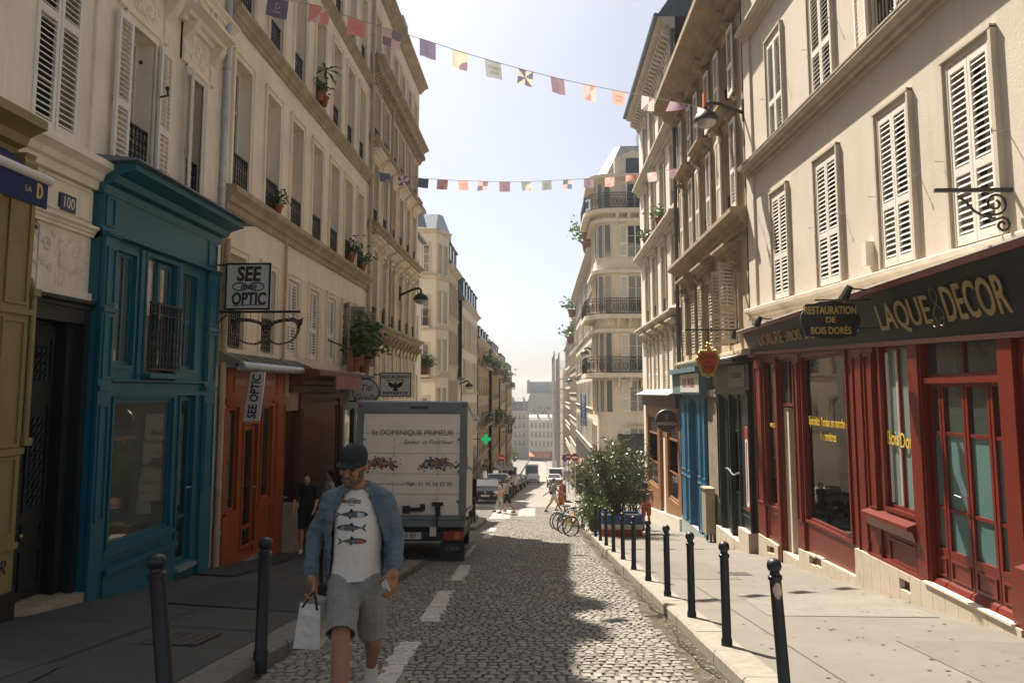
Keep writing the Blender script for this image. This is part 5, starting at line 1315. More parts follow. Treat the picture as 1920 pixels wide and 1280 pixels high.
for o_ in ops: window(b, F4s, *o_, .2, near=False); surround(b, F4s, *o_, HST, .14, .07)
def wrap(mb, z0, z1, w):          # something that runs round the corner
    pts = [(11.5, 55-w), (5.0, 55-w)]+[arc(k/6, 1.1+w) for k in range(1, 6)]+[(3.9-w, 56.1), (3.9-w, 61)]
    inn = [(11.5, 55.1), (5.0, 55.1)]+[arc(k/6, 1.0) for k in range(1, 6)]+[(4.0, 56.1), (4.0, 61)]
    for i in range(len(pts)-1):
        p, q, r_, s_ = pts[i], pts[i+1], inn[i+1], inn[i]
        mb.hexa([(*p,z0),(*q,z0),(*r_,z0),(*s_,z0),(*p,z1),(*q,z1),(*r_,z1),(*s_,z1)])
for z, h_, w_ in ((2.85, .3, .85), (6.85, .3, .85), (14.2, .3, .85)):
    mb = MB(); wrap(mb, z-h_, z, w_); part('balcony_slab', mb, HST, b)
    for k in range(9):
        mb = MB(); u = .2+k*.8; fprof(mb, F4r, u, u+.2, [(0, z-1.0), (.12, z-.95), (.3, z-.6), (.7, z-.4), (.75, z-.3), (0, z-.3)]); part('balcony_console', mb, HST, b)
    mb = MB(); pts = [(11.5, 54.22), (5.0, 54.22)]+[arc(k/6, 1.88) for k in range(1, 6)]+[(3.12, 56.1), (3.12, 61)]
    P = [Vector((*p, z)) for p in pts]
    for hh in (.06, .9, 1.1): mb.tube([p+Vector((0,0,hh)) for p in P], .03, 5)
    for i in range(len(P)-1):
        n = max(1, int((P[i+1]-P[i]).length/.14))
        for k in range(n):
            q = P[i].lerp(P[i+1], k/n); mb.tube([q, q+Vector((0,0,1.1))], .016, 4, False)
            if k % 2 == 0: q2 = P[i].lerp(P[i+1], min(1, (k+1)/n)); dr = (P[i+1]-P[i]).normalized(); mb.tube([q2+dr*.10*math.cos(t*.8)+Vector((0,0,.48+.3*math.sin(t*.8))) for t in range(9)], .018, 4, False)
    part('balcony_rail', mb, IRON, b)
for z in (5.9, 10.0, 13.6, 16.7):
    mb = MB(); wrap(mb, z-.25, z, .35 if z < 16 else .6); part('cornice', mb, HST, b)
mb = MB(); mb.raw([(12,55,16.7),(4.6,55.2,16.7),(3.9,56,16.7),(3.9,61,16.7),(12,61,16.7),(12,56.5,19.3),(5.8,56.5,19.3),(5.4,57,19.3),(5.4,60,19.3),(12,60,19.3)], [(0,1,6,5),(1,2,7,6),(2,3,8,7),(3,4,9,8),(4,0,5,9),(5,6,7,8,9)]); part('roof', mb, mat('pale_roof_zinc', (.38,.37,.34), .5, .2, 3, metal=.2), b)
mb = MB(); mb.prism([(5.2,54.9,16.7),(7.8,54.9,16.7),(7.8,54.9,17.9),(6.5,54.9,18.5),(5.2,54.9,17.9)], (0,0,0), (0,1.5,0)); o = part('dormer', mb, HST, b)
mb = MB(); mb.box(6.0, 7.0, 54.84, 54.9, 16.8, 17.9); part('dormer_window', mb, GLASS, o)
mb = MB(); mb.box(7.2, 8.4, 57, 58.5, 18, 20.6); part('chimney', mb, mat('blue_grey_chimney', (.10,.16,.21), .7, .2, 4), b)
for k in range(3): mb = MB(); mb.tube([(7.4+k*.4,57.6,20.6),(7.4+k*.4,57.6,21.2)], .13, 8); part('chimney_pot', mb, mat('terracotta', (.26,.09,.04)), b)
# ---- right row
labs = ['cream house with pale shutters above the pressing sign', 'grey plaster house with roof plants on the right', 'pale house beside the scaffolding on the right', 'small pale house at the far right end of the street']
FARR = [(61, 97, 12.6, 4.25, PLASTER_R3), (97, 121, 10.6, 4.3, OCH[2]), (121, 146, 9.0, 4.4, PLASTER_L4), (190, 225, 3.0, 5.2, PLASTER_L4)]
for k, (u0, u1, z1, x, m_) in enumerate(FARR):
    F = Frame((x, 0, 0), (0,1,0), (-1,0,0)); g = zr((u0+u1)/2)
    n = int((u1-u0)/2.7); cs = [u0+(i+.5)*(u1-u0)/n for i in range(n)]
    rw = [(v, v+2.1) for v in [z1-2.7-3.2*i for i in range(6)] if v > g+3.2]
    b = house('far_street_house', labs[k], F, u0, u1, g-4, z1, cs, rw, m_, .5, roof=(1.4, .4, ZINC), dorm=0 if k == 0 else 4, chim=(u0+.3, u1-1.2), shut=WHITE_S if k == 0 else None, rail=(k > 0), cor=(.4, .7 if k == 0 else .4), group='houses far down the right side')
    if k in (0, 2):
        mb = MB(); fbox(mb, F, u0, u1, zr(u0)-3, zr(u0)+2.8, .01, .12); part('shop_band', mb, mat('dark_shop_band', (.05,.045,.04), .5, .4, .5), b)
# shops at the foot of the far houses, stepping down the hill
SHC = [mat('far_shop_dark_green', (.03,.045,.035), .5, .2, 2), mat('far_shop_brown', (.09,.045,.025), .5, .2, 2), mat('far_shop_black', (.025,.025,.027), .5, .2, 2), mat('far_shop_red', (.17,.025,.015), .5, .2, 2), mat('far_shop_cream', (.38,.33,.25), .6, .2, 2)]
hs_ = [o for o in bpy.data.objects if o.name.startswith('far_street_house')]
rn = random.Random(12)
for o in hs_:
    row = next(((u0, u1, x, (1,0,0)) for u0, u1, z1, x, mi in FARL if abs((u0+u1)/2-o.location.y) < .1), None) or next(((u0, u1, x, (-1,0,0)) for u0, u1, z1, x, m_ in FARR if abs((u0+u1)/2-o.location.y) < .1))
    u0, u1, x, nn = row; F = Frame((x,0,0), (0,1,0), nn); u = u0+.2
    while u < u1-3:
        L_ = 3.6+rn.random()*1.4; e = min(u+L_, u1-.1); g = zr((u+e)/2); m_ = SHC[rn.randrange(5)]
        mb = MB(); fbox(mb, F, u, e, g-1, g+3.0, .0, .16); fbox(mb, F, u-.03, e+.03, g+2.5, g+3.05, .1, .3); sp = part('shopfront', mb, m_, o)
        for k in range(2): a = u+.25+k*(e-u)/2; mb = MB(); fbox(mb, F, a, a+(e-u)/2-.4, g+.5, g+2.3, .15, .18); part('pane', mb, GLASS, sp)
        if rn.random() < .5: mb = MB(); fprof(mb, F, u, e, [(.2, g+2.5), (1.1, g+2.0), (1.1, g+2.04), (.2, g+2.56)]); part('awning', mb, SHC[rn.randrange(4)], sp)
        u = e+.25
# scaffolded house with netting
b = thing('scaffolded_house', (5.4, 168, zr(168)), 'house wrapped in pale scaffold netting on the right', 'house')
FS = Frame((3.4, 0, 0), (0,1,0), (-1,0,0)); mb = MB(); fbox(mb, FS, 150, 186, -20, 5.8, -9, -.6); part('wall', mb, PLASTER_L4, b)
SC = mat('scaffold_pole', (.22,.20,.19), .5, .1, 3)
mb = MB()
for u in [150+3*k for k in range(13)]:
    for w_ in (0, .9): mb.tube([FS.p(u, -18, w_), FS.p(u, 8.5+random.random(), w_)], .05, 4)
for z in [-16+2*k for k in range(12)]:
    for w_ in (0, .9): mb.tube([FS.p(150, z, w_), FS.p(186, z, w_)], .05, 4)
    mb.tube([FS.p(150, z, 0), FS.p(150, z, .9)], .05, 4)
for x in (3.4, 5.4, 7.4):
    mb.tube([(x,149.8,-18),(x,149.8,9)], .05, 4)
for z in [-16+2*k for k in range(12)]: mb.tube([(2.5,149.8,z),(9,149.8,z)], .05, 4)
part('scaffold_frame', mb, SC, b)
def net_mat():
    m = bpy.data.materials.new('scaffold_net'); m.use_nodes = True; nt = m.node_tree
    d = nt.nodes.new('ShaderNodeBsdfDiffuse'); d.inputs[0].default_value = (.36,.34,.34,1); t = nt.nodes.new('ShaderNodeBsdfTransparent'); x = nt.nodes.new('ShaderNodeMixShader'); x.inputs[0].default_value = .28
    nt.links.new(t.outputs[0], x.inputs[1]); nt.links.new(d.outputs[0], x.inputs[2]); nt.links.new(x.outputs[0], nt.nodes['Material Output'].inputs[0]); return m
mb = MB(); mb.poly([(2.45,150,-14),(2.45,186,-14),(2.45,186,7.5),(2.45,150,7.5)]); mb.poly([(2.45,149.7,-14),(9,149.7,-14),(9,149.7,7.5),(2.45,149.7,7.5)]); part('scaffold_net', mb, net_mat(), b)
# ---- the end of the street
GREYP = mat('plaster_north_grey', (.40,.385,.35), .92, .12, .25, 0, 10, streak=.3)
FE = Frame((0, 300, 0), (1,0,0), (0,-1,0))
house('white_end_house', 'pale four-storey house closing the street behind orange awnings', FE, -4.6, 4.6, -24, -8.8, [-3.6, -2.1, -.6, .9, 2.4, 3.8], [(-11.8, -9.8), (-15.2, -13.0), (-18.6, -16.4)], mat('plaster_end_white', (.52,.51,.48), .9, .08, .3), .42, roof=(1.1, .9, mat('pale_roof_zinc', (.38,.37,.34))), chim=(-1.8, 2.2), deep=12)
FE2 = Frame((0, 330, 0), (1,0,0), (0,-1,0))
b = thing('blind_wall_house', (0, 330, -24), 'big grey house with a blind painted wall beyond the end house', 'house')
mb = MB(); mb.prism([(-8.6,330,-24),(8.5,330,-24),(8.5,330,1.2),(-4.6,330,1.2),(-6.6,330,-5.5),(-8.6,330,-5.5)], (0,0,0), (0,14,0)); part('wall', mb, GREYP, b)
mb = MB(); mb.prism([(-5.8,332,1.2),(7.6,332,1.2),(7.6,332,5.9),(-5.8,332,5.9)], (0,0,0), (0,10,0)); part('roof_storey', mb, mat('roof_storey_grey', (.30,.31,.31), .8, .2, .3), b)
mb = MB(); mb.box(-3, 4.6, 331.6, 331.9, 2.2, 4.4); part('roof_lights', mb, ZINC, b)
for x in (-5.9, 6.6): mb = MB(); mb.box(x, x+1, 330.5, 334, 1, 6.6); part('chimney', mb, STONE_D, b)
mb = MB(); rn = random.Random(77)
for k in range(26):
    x, z = rn.uniform(-3, 3.2), rn.uniform(-9.5, -5.2); pts = []
    for j in range(6): pts.append((x, 329.95, z)); x += rn.uniform(-1, 1); z += rn.uniform(-.9, .9)
    mb.tube(pts, .12, 4)
part('wall_painting', mb, mat('mural_dark', (.05,.055,.06), .9, .2, 1), b)
mb = MB()
for k in range(14): mb.tube([(-4.2+k*.85, 329.96, 1.0), (-5.2+k*.95+rn.uniform(-.3,.3), 329.96, -5.0)], .05, 4)
part('wall_stain', mb, mat('stain_dark', (.22,.205,.18), .9, .2, 1), b)
FE3 = Frame((0, 314, 0), (1,0,0), (0,-1,0))
house('mansard_end_house', 'grey house with dark mansard and balconies at the far left end', FE3, -13, -5.4, -24, -5.8, [-11.9, -10.2, -8.5, -6.8], [(-9, -6.8), (-12.4, -10.2), (-15.8, -13.6), (-19, -17)], mat('plaster_end_grey', (.33,.33,.31), .9, .1, .3), .45, roof=(3.8, .8, SLATE), dorm=3, chim=(-11.5, -7.2), rail=1)
FE4 = Frame((0, 322, 0), (1,0,0), (0,-1,0))
house('far_left_end_house', 'tall grey house half hidden at the far left end', FE4, -30, -13.2, -24, -3.5, [-27, -24, -21, -18, -15], [(-7, -5), (-11, -9), (-15, -13)], GREYP, .5, roof=(2, .6, SLATE))
house('far_right_end_house', 'grey house closing the view at the far right end', FE4, 8.6, 30, -24, -1.5, [10, 13, 16], [(-5, -3), (-9, -7), (-13, -11)], GREYP, .5, roof=(2, .6, SLATE))
AWO = mat('orange_awning_canvas', (.50,.135,.05), .8, .1, 3)
for k, (x0, x1) in enumerate(((-4.6, -2.2), (-2.0, .7), (.9, 3.2))):
    aw = thing('cafe_awning', ((x0+x1)/2, 297, -21), ['left', 'middle', 'right'][k]+' one of the three orange cafe awnings at the street end', 'awning', 'orange awnings at the street end')
    mb = MB(); mb.hexa([(x0,299.9,-20.3),(x1,299.9,-20.3),(x1,296,-21.9),(x0,296,-21.9),(x0,299.9,-20.2),(x1,299.9,-20.2),(x1,296,-21.8),(x0,296,-21.8)]); part('canopy', mb, AWO, aw)
    mb = MB(); mb.box(x0, x1, 295.94, 296, -22.3, -21.82); part('valance', mb, AWO, aw)
mb = MB(); mb.box(-4.5, 4.5, 299.4, 299.9, -24, -20.4); part('cafe_front', mb, mat('dark_shop_band', (.05,.045,.04)), bpy.data.objects['white_end_house'])
# far roofs and hills
mb = MB(); rn = random.Random(5)
HM = mat('hill_haze_green', (.10,.115,.10), .95, .2, .01)
xs = [-1400+28*k for k in range(101)]
def hz(x): return 12.5+3.0*math.sin(x*.006+1)+2.0*math.sin(x*.017)+1.0*math.sin(x*.051)
for a, c in zip(xs[:-1], xs[1:]):
    mb.raw([(a,1150,-42),(c,1150,-42),(c,1400,hz(c)),(a,1400,hz(a)),(c,1480,-44),(a,1480,-44)], [(0,1,2,3),(3,2,4,5)])
add_struct('hills', mb, HM)
for k in range(8):
    x = -45+rn.random()*80; y = 420+k*55; h_ = -16+rn.random()*9; w_ = 8+rn.random()*9
    t = thing('distant_roof_block', (x, y, -30), ['nearest', 'second nearest', 'third nearest', 'fourth nearest', 'fifth nearest', 'sixth nearest', 'seventh nearest', 'eighth nearest'][min(7, k)]+' hazy distant city block beyond the end of the street', 'building', 'hazy city blocks beyond the street')
    mb = MB(); mb.box(x-w_/2, x+w_/2, y, y+12, -42, h_); part('wall', mb, GREYP, t)
    mb = MB(); mb.prism([(x-w_/2,y,h_),(x+w_/2,y,h_),(x+w_/2-1.5,y,h_+3),(x-w_/2+1.5,y,h_+3)], (0,0,0), (0,12,0)); part('roof', mb, SLATE, t)
# ================================================================== STREET FURNITURE
BLKP = mat('bollard_black_paint', (.016,.017,.018), .42, .2, 6, .15, 60, dirt=((.07,.065,.055), 12, .66, .5))
def bollard_meshes():
    p = MB(); p.lathe([(.052,-.1),(.052,.06),(.044,.07),(.042,.80),(.050,.805),(.050,.83),(.036,.84),(.034,.86)], n=14); q = MB(); q.ball((0,0,.900), .053, 14, 10)
    a = p.mesh('post', BLKP); smooth_by_angle(a, 40); c = q.mesh('ball_finial', BLKP, True); return a, c
BM = bollard_meshes()
def bollard(x, y, z, label, lean=(0,0), group='bollards along the right kerb', s=1.0):
    t = thing('bollard', (x, y, z), label, 'bollard', group); t.rotation_euler = (lean[0], lean[1], 0); t.scale = (s, s, s)
    for n_, me in zip(('post', 'ball_finial'), BM):
        o = bpy.data.objects.new(n_, me); C.objects.link(o); o.parent = t
    return t
ord_ = ['nearest black bollard on the sunny right pavement, with a sticker', 'second black bollard from the camera on the right kerb', 'third black bollard from the camera on the right kerb', 'fourth black bollard from the camera on the right kerb', 'fifth black bollard from the camera on the right kerb', 'sixth black bollard from the camera on the right kerb', 'seventh black bollard from the camera, left of the planter', 'eighth black bollard, in front of the striped planter', 'ninth black bollard, at the left corner of the striped planter', 'tenth black bollard, half behind the oleander', 'eleventh black bollard, beside the first bicycle']
first = None
for lab, (x, y) in zip(ord_, ((1.715,5.95),(1.72,7.78),(1.70,9.44),(1.71,11.28),(1.69,13.13),(1.66,14.9),(1.68,17.03),(1.66,19.02),(1.66,21.14),(1.65,23.1),(1.64,25.0))):
    t = bollard(x, y, zr(y)+.12, lab, (R(1.0), R(-3.4)) if first is None else (0, R(random.uniform(-.6,.6))))
    if first is None: first = t
mb = MB(); n = 16
for k in range(10):                                   # paper sticker wrapped on the post
    a0, a1 = R(-135+k*9), R(-135+(k+1)*9); h0, h1 = .05*math.sin(math.pi*(k)/10)+.015, .05*math.sin(math.pi*(k+1)/10)+.015
    mb.poly([(.0445*math.cos(a0),.0445*math.sin(a0),.74-h0),(.0445*math.cos(a1),.0445*math.sin(a1),.74-h1),(.0445*math.cos(a1),.0445*math.sin(a1),.74+h1*.8),(.0445*math.cos(a0),.0445*math.sin(a0),.74+h0*.8)])
lpart('sticker', mb, mat('sticker_print', (.55,.42,.33), .5, .5, 60), first)
bollard(-2.47, 5.40, zr(5.4)+.12, 'leaning black bollard at the bottom left on the shaded pavement', (0, R(-7)), 'bollards along the left kerb', 1.05).scale = (1.25, 1.25, 1.05)
bollard(-2.40, 6.98, zr(6.98)+.12, 'upright black bollard on the shaded left kerb behind the walking man', (0, R(.8)), 'bollards along the left kerb', 1.06).scale = (1.2, 1.2, 1.06)
for k, (x, y) in enumerate(((-2.95,32.2),(-2.95,33.9),(-2.95,35.6))):
    bollard(x, y, zr(y)+.12, ['nearest', 'middle', 'farthest'][k]+' of the black bollards just past the lorry', (0,0), 'bollards along the left kerb')
for k in range(7):
    y = 53+k*1.6; bollard(1.55, y, zr(y)+.12, ['first','second','third','fourth','fifth','sixth','seventh'][k]+' black bollard of the far right row beyond the crossing', (0,0), 'far bollards on the right')
# ---------------------------------------------------------------- wall lamps
LGLASS = glass('lamp_glass', (.30,.30,.28), .12)
def wall_lamp(F, u, v, reach, label, s=1.0, drop=.25, group='wall-mounted street lamps'):
    t = thing('street_lamp', F.p(u, v, 0), label, 'lamp', group)
    mb = MB(); fbox(mb, F, u-.04, u+.04, v-.42*s, v+.12*s, 0, .06); part('wall_plate', mb, IRON, t)
    mb = MB(); mb.tube([F.p(u, v-.2*s, .05), F.p(u, v-.12*s, reach*.3), F.p(u, v+.02*s, reach*.65), F.p(u, v+.06*s, reach*.9), F.p(u, v-.0*s, reach), F.p(u, v-.14*s, reach)], .045*s, 8); part('arm', mb, IRON, t, smooth=True)
    c = F.p(u, v-drop-.1*s, reach)
    mb = MB(); mb.lathe([(.05,.24),(.09,.22),(.15,.17),(.24,.11),(.285,.02),(.30,-.02),(.29,-.045),(.25,-.045)], n=18); mb.v = [(c.x+a*s, c.y+b_*s, c.z+d*s) for a, b_, d in mb.v]; part('hood', mb, IRON, t, smooth=False, angle=35)
    mb = MB(); mb.lathe([(.245,-.04),(.235,-.1),(.19,-.17),(.11,-.215),(.0,-.23)], n=18); mb.v = [(c.x+a*s, c.y+b_*s, c.z+d*s) for a, b_, d in mb.v]; part('glass_bowl', mb, LGLASS, t, smooth=True)
wall_lamp(FR, 18.7, 8.42, .92, 'big black wall lamp with clear bowl high on the right houses')
mb = MB(); fbox(mb, FR, 18.62, 18.78, 8.35, 8.72, .93, .98); o = part('orange_tag', mb, mat('orange_tape', (.55,.12,.02), .6), bpy.data.objects['street_lamp'])
wall_lamp(FL, 30.5, 5.5, .85, 'black wall lamp on the ornate ochre house on the left')
wall_lamp(F5, 63.9, 2.4, .9, 'small black wall lamp on the low left house beyond the crossing', 1.1)
wall_lamp(Frame((4.25,0,0), (0,1,0), (-1,0,0)), 61.6, 4.9, .9, 'black wall lamp beside the corner balcony house', 1.2)
wall_lamp(Frame((4.25,0,0), (0,1,0), (-1,0,0)), 92, 3.2, 1.0, 'far wall lamp above the pressing sign', 1.2)
wall_lamp(Frame((-6.4,0,0), (0,1,0), (1,0,0)), 86, -.6, .9, 'far wall lamp on the ochre balconied left house', 1.1)
# ================================================================== SIGNS
FY = lambda y, x0=0: Frame((x0, y, 0), (1,0,0), (0,-1,0))       # boards square to the street face the camera
INK = mat('sign_ink_brown', (.055,.028,.018), .6, .1, 8); BOARD = mat('sign_board_white', (.60,.60,.56), .5, .08, 4, streak=.15); BLACKB = mat('sign_black', (.014,.014,.014), .45, .2, 5)
def board(F, u0, u1, v0, v1, m, b, th=.05, frame=None, fm=None, name='board'):
    mb = MB(); fbox(mb, F, u0, u1, v0, v1, -th, 0); o = part(name, mb, m, b)
    if frame: mb = MB(); rim(mb, F, u0-.01, u1+.01, v0-.01, v1+.01, .0, frame, .012); part('board_frame', mb, fm or IRON, b)
    return o
y0 = 13.2; F = FY(y0)
t = thing('optician_board_sign', (-4.95, y0, 2.9), 'square white hanging sign reading SEE mon OPTIC on the left', 'sign')
o = board(F, -5.34, -4.58, 2.94, 3.72, BOARD, t, .06, .03)
text_on(o, F, -4.95, 3.53, .003, 'SEE', INK, .34, bold=.012, sx=.82, shear=.08); text_on(o, F, -4.95, 3.33, .004, 'mon', INK, .15, bold=.004, shear=.25); text_on(o, F, -4.94, 3.11, .003, 'OPTIC', INK, .29, bold=.010, sx=.70, shear=.05)
mb = MB()
for sg in (-1, 1): mb.tube([F.p(-4.95+sg*.145+.125*math.cos(k*.524), 3.325+.068*math.sin(k*.524), .006) for k in range(13)], .010, 4, False)
mb.tube([F.p(-5.2, 3.0, .004), F.p(-4.7, 3.02, .004)], .006, 4); part('printed_glasses', mb, INK, o)
mb = MB(); mb.tube([F.p(-5.5, 2.90, -.03), F.p(-4.06, 2.90, -.03)], .022, 6); mb.tube([F.p(-5.5, 3.7, -.03), F.p(-5.3, 3.7, -.03)], .016, 6); mb.tube([F.p(-5.48, 2.7, -.03), F.p(-5.3, 2.86, -.03)], .012, 6); part('bracket', mb, IRON, t)
t = thing('spectacles_sign', (-4.6, y0, 2.3), 'giant dotted brown spectacles hanging under the white optician sign', 'sign')
SPEC = mat('spectacle_brown', (.07,.045,.03), .5, .3, 10)
def lens(sg):
    pts = []
    for k in range(24):
        a = k*math.pi/12; ca, sa = math.cos(a), math.sin(a)
        x = .235*math.copysign(abs(ca)**.75, ca); z = .175*math.copysign(abs(sa)**.8, sa); x *= 1+.14*(z/.175)
        pts.append((-4.62+sg*.285+x, z+2.55+.03*(x*sg)/.2))
    return pts
for sg in (-1, 1):
    L_ = lens(sg); mb = MB(); c = (sum(p[0] for p in L_)/24, sum(p[1] for p in L_)/24)
    out = [(c[0]+(p[0]-c[0])*1.2, c[1]+(p[1]-c[1])*1.24+.015) for p in L_]
    for i in range(24):
        j = (i+1) % 24; P = [L_[i], L_[j], out[j], out[i]]
        mb.hexa([F.p(p[0], p[1], -.03) for p in P]+[F.p(p[0], p[1], .0) for p in P])
    part('lens_rim', mb, SPEC, t)
    mb = MB(); mb.prism([F.p(-4.62+sg*.50, 2.74), F.p(-4.62+sg*.62, 2.80), F.p(-4.62+sg*.60, 2.68), F.p(-4.62+sg*.53, 2.60)], (0,0,0), (0,.03,0)); part('temple_tip', mb, SPEC, t)
    mb = MB()
    for i in range(0, 24): q = ((L_[i][0]+out[i][0])/2, (L_[i][1]+out[i][1])/2); mb.ball(F.p(q[0], q[1], .004), .011, 6, 4)
    part('studs', mb, mat('stud_cream', (.42,.34,.22), .5), t)
mb = MB(); mb.prism([F.p(-4.70, 2.66), F.p(-4.62, 2.69), F.p(-4.54, 2.66), F.p(-4.55, 2.57), F.p(-4.62, 2.62), F.p(-4.69, 2.57)], (0,0,0), (0,.03,0)); part('bridge', mb, SPEC, t)
mb = MB()
for x in (-4.9, -4.34): mb.tube([F.p(x, 2.75, -.015), F.p(x, 2.9, -.02)], .006, 4)
part('hanger', mb, IRON, t)
# tilted board leaning out over the optician's door
t = thing('tilted_board_sign', (-4.95, 14.1, .8), 'narrow tilted white board with brown script over the optician door', 'sign')
P0, P1, P2, P3 = [aty(px, py, 14.1) for px, py in ((470,697), (497,697), (486,788), (456,790))]
mb = MB(); mb.hexa([P3, P2, P2+Vector((0,.05,0)), P3+Vector((0,.05,0)), P0, P1, P1+Vector((0,.05,0)), P0+Vector((0,.05,0))]); o = part('board', mb, BOARD, t)
cc = (P0+P1+P2+P3)/4; up_ = ((P0+P1)/2-(P2+P3)/2).normalized(); rt = up_.cross(Vector((0,-1,0))).normalized()*-1
for k, (wd, dz, sz) in enumerate((('SEE', .0, .24), ('OPTIC', .0, .0))):
    if sz == 0: continue
    me = text_mesh('SEE OPTIC', INK, .21, bold=.006, sx=.8)
    for q in me.vertices: x, y_, z = q.co; q.co = up_*x+(-rt if rt.x > 0 else rt)*y_+Vector((0,-1,0))*(z+.004)
    put('lettering', me, o, cc)
mb = MB(); mb.tube([P0+Vector((.1,.02,-.02)), P0+Vector((.1,.02,.12))], .008, 5); part('hanger', mb, IRON, t)
# round and square restaurant signs behind the lorry
F = FY(22.4); t = thing('round_restaurant_sign', (-4.95, 22.4, 1.2), 'round white sign reading Titi Graille above the lorry', 'sign')
c = aty(686, 735, 22.4)
mb = MB(); mb.tube([c, c+Vector((0,.06,0))], .37, 28); o = part('disc', mb, BOARD, t, angle=50)
mb = MB(); mb.tube([c+Vector((.37*math.cos(k*math.pi/14), -.004, .37*math.sin(k*math.pi/14))) for k in range(29)], .016, 5, False); part('rim', mb, IRON, t)
text_on(o, F, c.x, c.z+.12, .004, 'Titi', BLACKB, .26, shear=.3); text_on(o, F, c.x, c.z-.14, .004, 'Graille', BLACKB, .24, shear=.3)
mb = MB(); mb.tube([(-5.5,22.43,c.z+.1),(c.x-.35,22.43,c.z+.1)], .018, 5); mb.tube([(-5.5,22.43,c.z-.25),(c.x-.28,22.43,c.z-.25)], .018, 5); part('bracket', mb, IRON, t)
F = FY(26.0); a, d = aty(713, 699, 26), aty(770, 743, 26)
t = thing('square_restaurant_sign', ((a.x+d.x)/2, 26, d.z), 'square white restaurant sign with an eagle, behind the lorry', 'sign')
o = board(F, a.x, d.x, d.z, a.z, BOARD, t, .06, .03); cu = (a.x+d.x)/2
text_on(o, F, cu, a.z-.13, .004, 'RESTAURANT', BLACKB, .15, bold=.004); text_on(o, F, cu, a.z-.235, .004, 'FRANCO - MEXICAIN', BLACKB, .062, bold=.002); text_on(o, F, cu, d.z+.10, .004, 'PAPPASITOS', BLACKB, .15, bold=.004)
mb = MB(); cz = (a.z+d.z)/2-.03
for sg in (-1, 1):
    mb.prism([F.p(cu, cz+.02, .003), F.p(cu+sg*.10, cz+.07, .003), F.p(cu+sg*.25, cz+.15, .003), F.p(cu+sg*.22, cz-.0, .003), F.p(cu+sg*.12, cz-.07, .003), F.p(cu, cz-.05, .003)], (0,0,0), (0,-.003,0))
mb.prism([F.p(cu-.06, cz-.05, .003), F.p(cu+.06, cz-.05, .003), F.p(cu+.08, cz-.17, .003), F.p(cu-.08, cz-.17, .003)], (0,0,0), (0,-.003,0)); mb.ball(F.p(cu, cz+.07, .003), (.035,.004,.05), 8, 6); part('eagle_emblem', mb, BLACKB, o)
mb = MB(); mb.tube([(-5.5,26.03,a.z-.05),(a.x,26.03,a.z-.05)], .018, 5); mb.tube([(-5.5,26.03,d.z+.05),(a.x,26.03,d.z+.05)], .018, 5); part('bracket', mb, IRON, t)
# pink pointed board on the brown canopy
p0, p1 = aty(655, 712, 20.5), aty(657, 648, 20.5)
t = thing('pointed_board', p0, 'tall pink pointed wooden board standing on the brown canopy', 'board'); mb = MB()
h_ = p1.z-p0.z; prof = [(-.10,0),(.10,0),(.13,h_*.35),(.09,h_*.75),(.02,h_),(-.02,h_),(-.09,h_*.75),(-.13,h_*.35)]
mb.prism([p0+Vector((x*.6,0,z)) for x, z in prof], (0,0,0), (0,.05,0)); part('plank', mb, mat('faded_pink_board', (.30,.12,.09)), t)
mb = MB(); mb.tube([FL.p(20.2, 2.9, 0), FL.p(20.4, 2.55, .8)], .02, 5); mb.tube([p0+Vector((0,.03,.02)), FL.p(20.52, 1.75, .74)], .025, 5); part('stay', mb, IRON, t)
# gilder's signs on the right
F = FY(11.1); t = thing('restoration_board_sign', (4.0, 11.1, 2.4), 'black scalloped hanging sign reading RESTAURATION DE BOIS DORES', 'sign')
a, d = aty(1503, 566, 11.1), aty(1612, 634, 11.1); cx_, cz_ = (a.x+d.x)/2, (a.z+d.z)/2; hw_, hh_ = (d.x-a.x)/2, (a.z-d.z)/2
pts = []
for k in range(48):
    an = k*2*math.pi/48; ca, sa = math.cos(an), math.sin(an); r_ = 1+.05*math.cos(8*an)
    pts.append(F.p(cx_+hw_*r_*math.copysign(abs(ca)**.55, ca), cz_+hh_*r_*math.copysign(abs(sa)**.55, sa)))
mb = MB(); mb.prism(pts, (0,0,0), (0,.05,0)); o = part('board', mb, BLACKB, t)
LETG = mat('sign_gold_letter', (.50,.33,.10), .45, .15, 8)
text_on(o, F, cx_, cz_+.13, .004, 'RESTAURATION', LETG, .15, bold=.002, sx=.66); text_on(o, F, cx_, cz_-.0, .004, 'DE', LETG, .11, bold=.002); text_on(o, F, cx_, cz_-.15, .004, 'BOIS DORÉS', LETG, .14, bold=.002, sx=.72)
mb = MB(); mb.tube([(4.6,11.13,cz_+hh_+.03),(cx_-hw_*.5,11.13,cz_+hh_+.03)], .012, 5); mb.tube([(4.7,11.13,cz_-.1),(cx_,11.13,cz_-.1)], .012, 5); part('bracket', mb, IRON, t)
for k, (u, nm) in enumerate(((15.4, 'far'), (11.0, 'near'))):
    tt = thing('sign_spotlight', FR.p(u, 2.95, .4), ('small black spotlight on an arm over the %s part of the black fascia' % nm), 'spotlight', 'spotlights over the fascia')
    mb = MB(); mb.tube([FR.p(u, 2.93, .3), FR.p(u-.15, 2.95, .75)], .012, 5); part('arm', mb, IRON, tt); mb = MB(); mb.tube([FR.p(u-.16, 2.98, .72), FR.p(u-.1, 2.80, .80)], [.045,.07], 8); part('head', mb, IRON, tt)
F = FY(19.0); t = thing('gilt_shield_sign', (3.95, 19, 1.9), 'small red shield sign in a gilt carved frame reading doreur sur bois', 'sign')
a, d = aty(1306, 645, 19), aty(1350, 706, 19); cx_, cz_ = (a.x+d.x)/2, (a.z+d.z)/2
sh = [(-.17,.20),(.17,.20),(.235,.02),(.12,-.30),(-.12,-.30),(-.235,.02)]
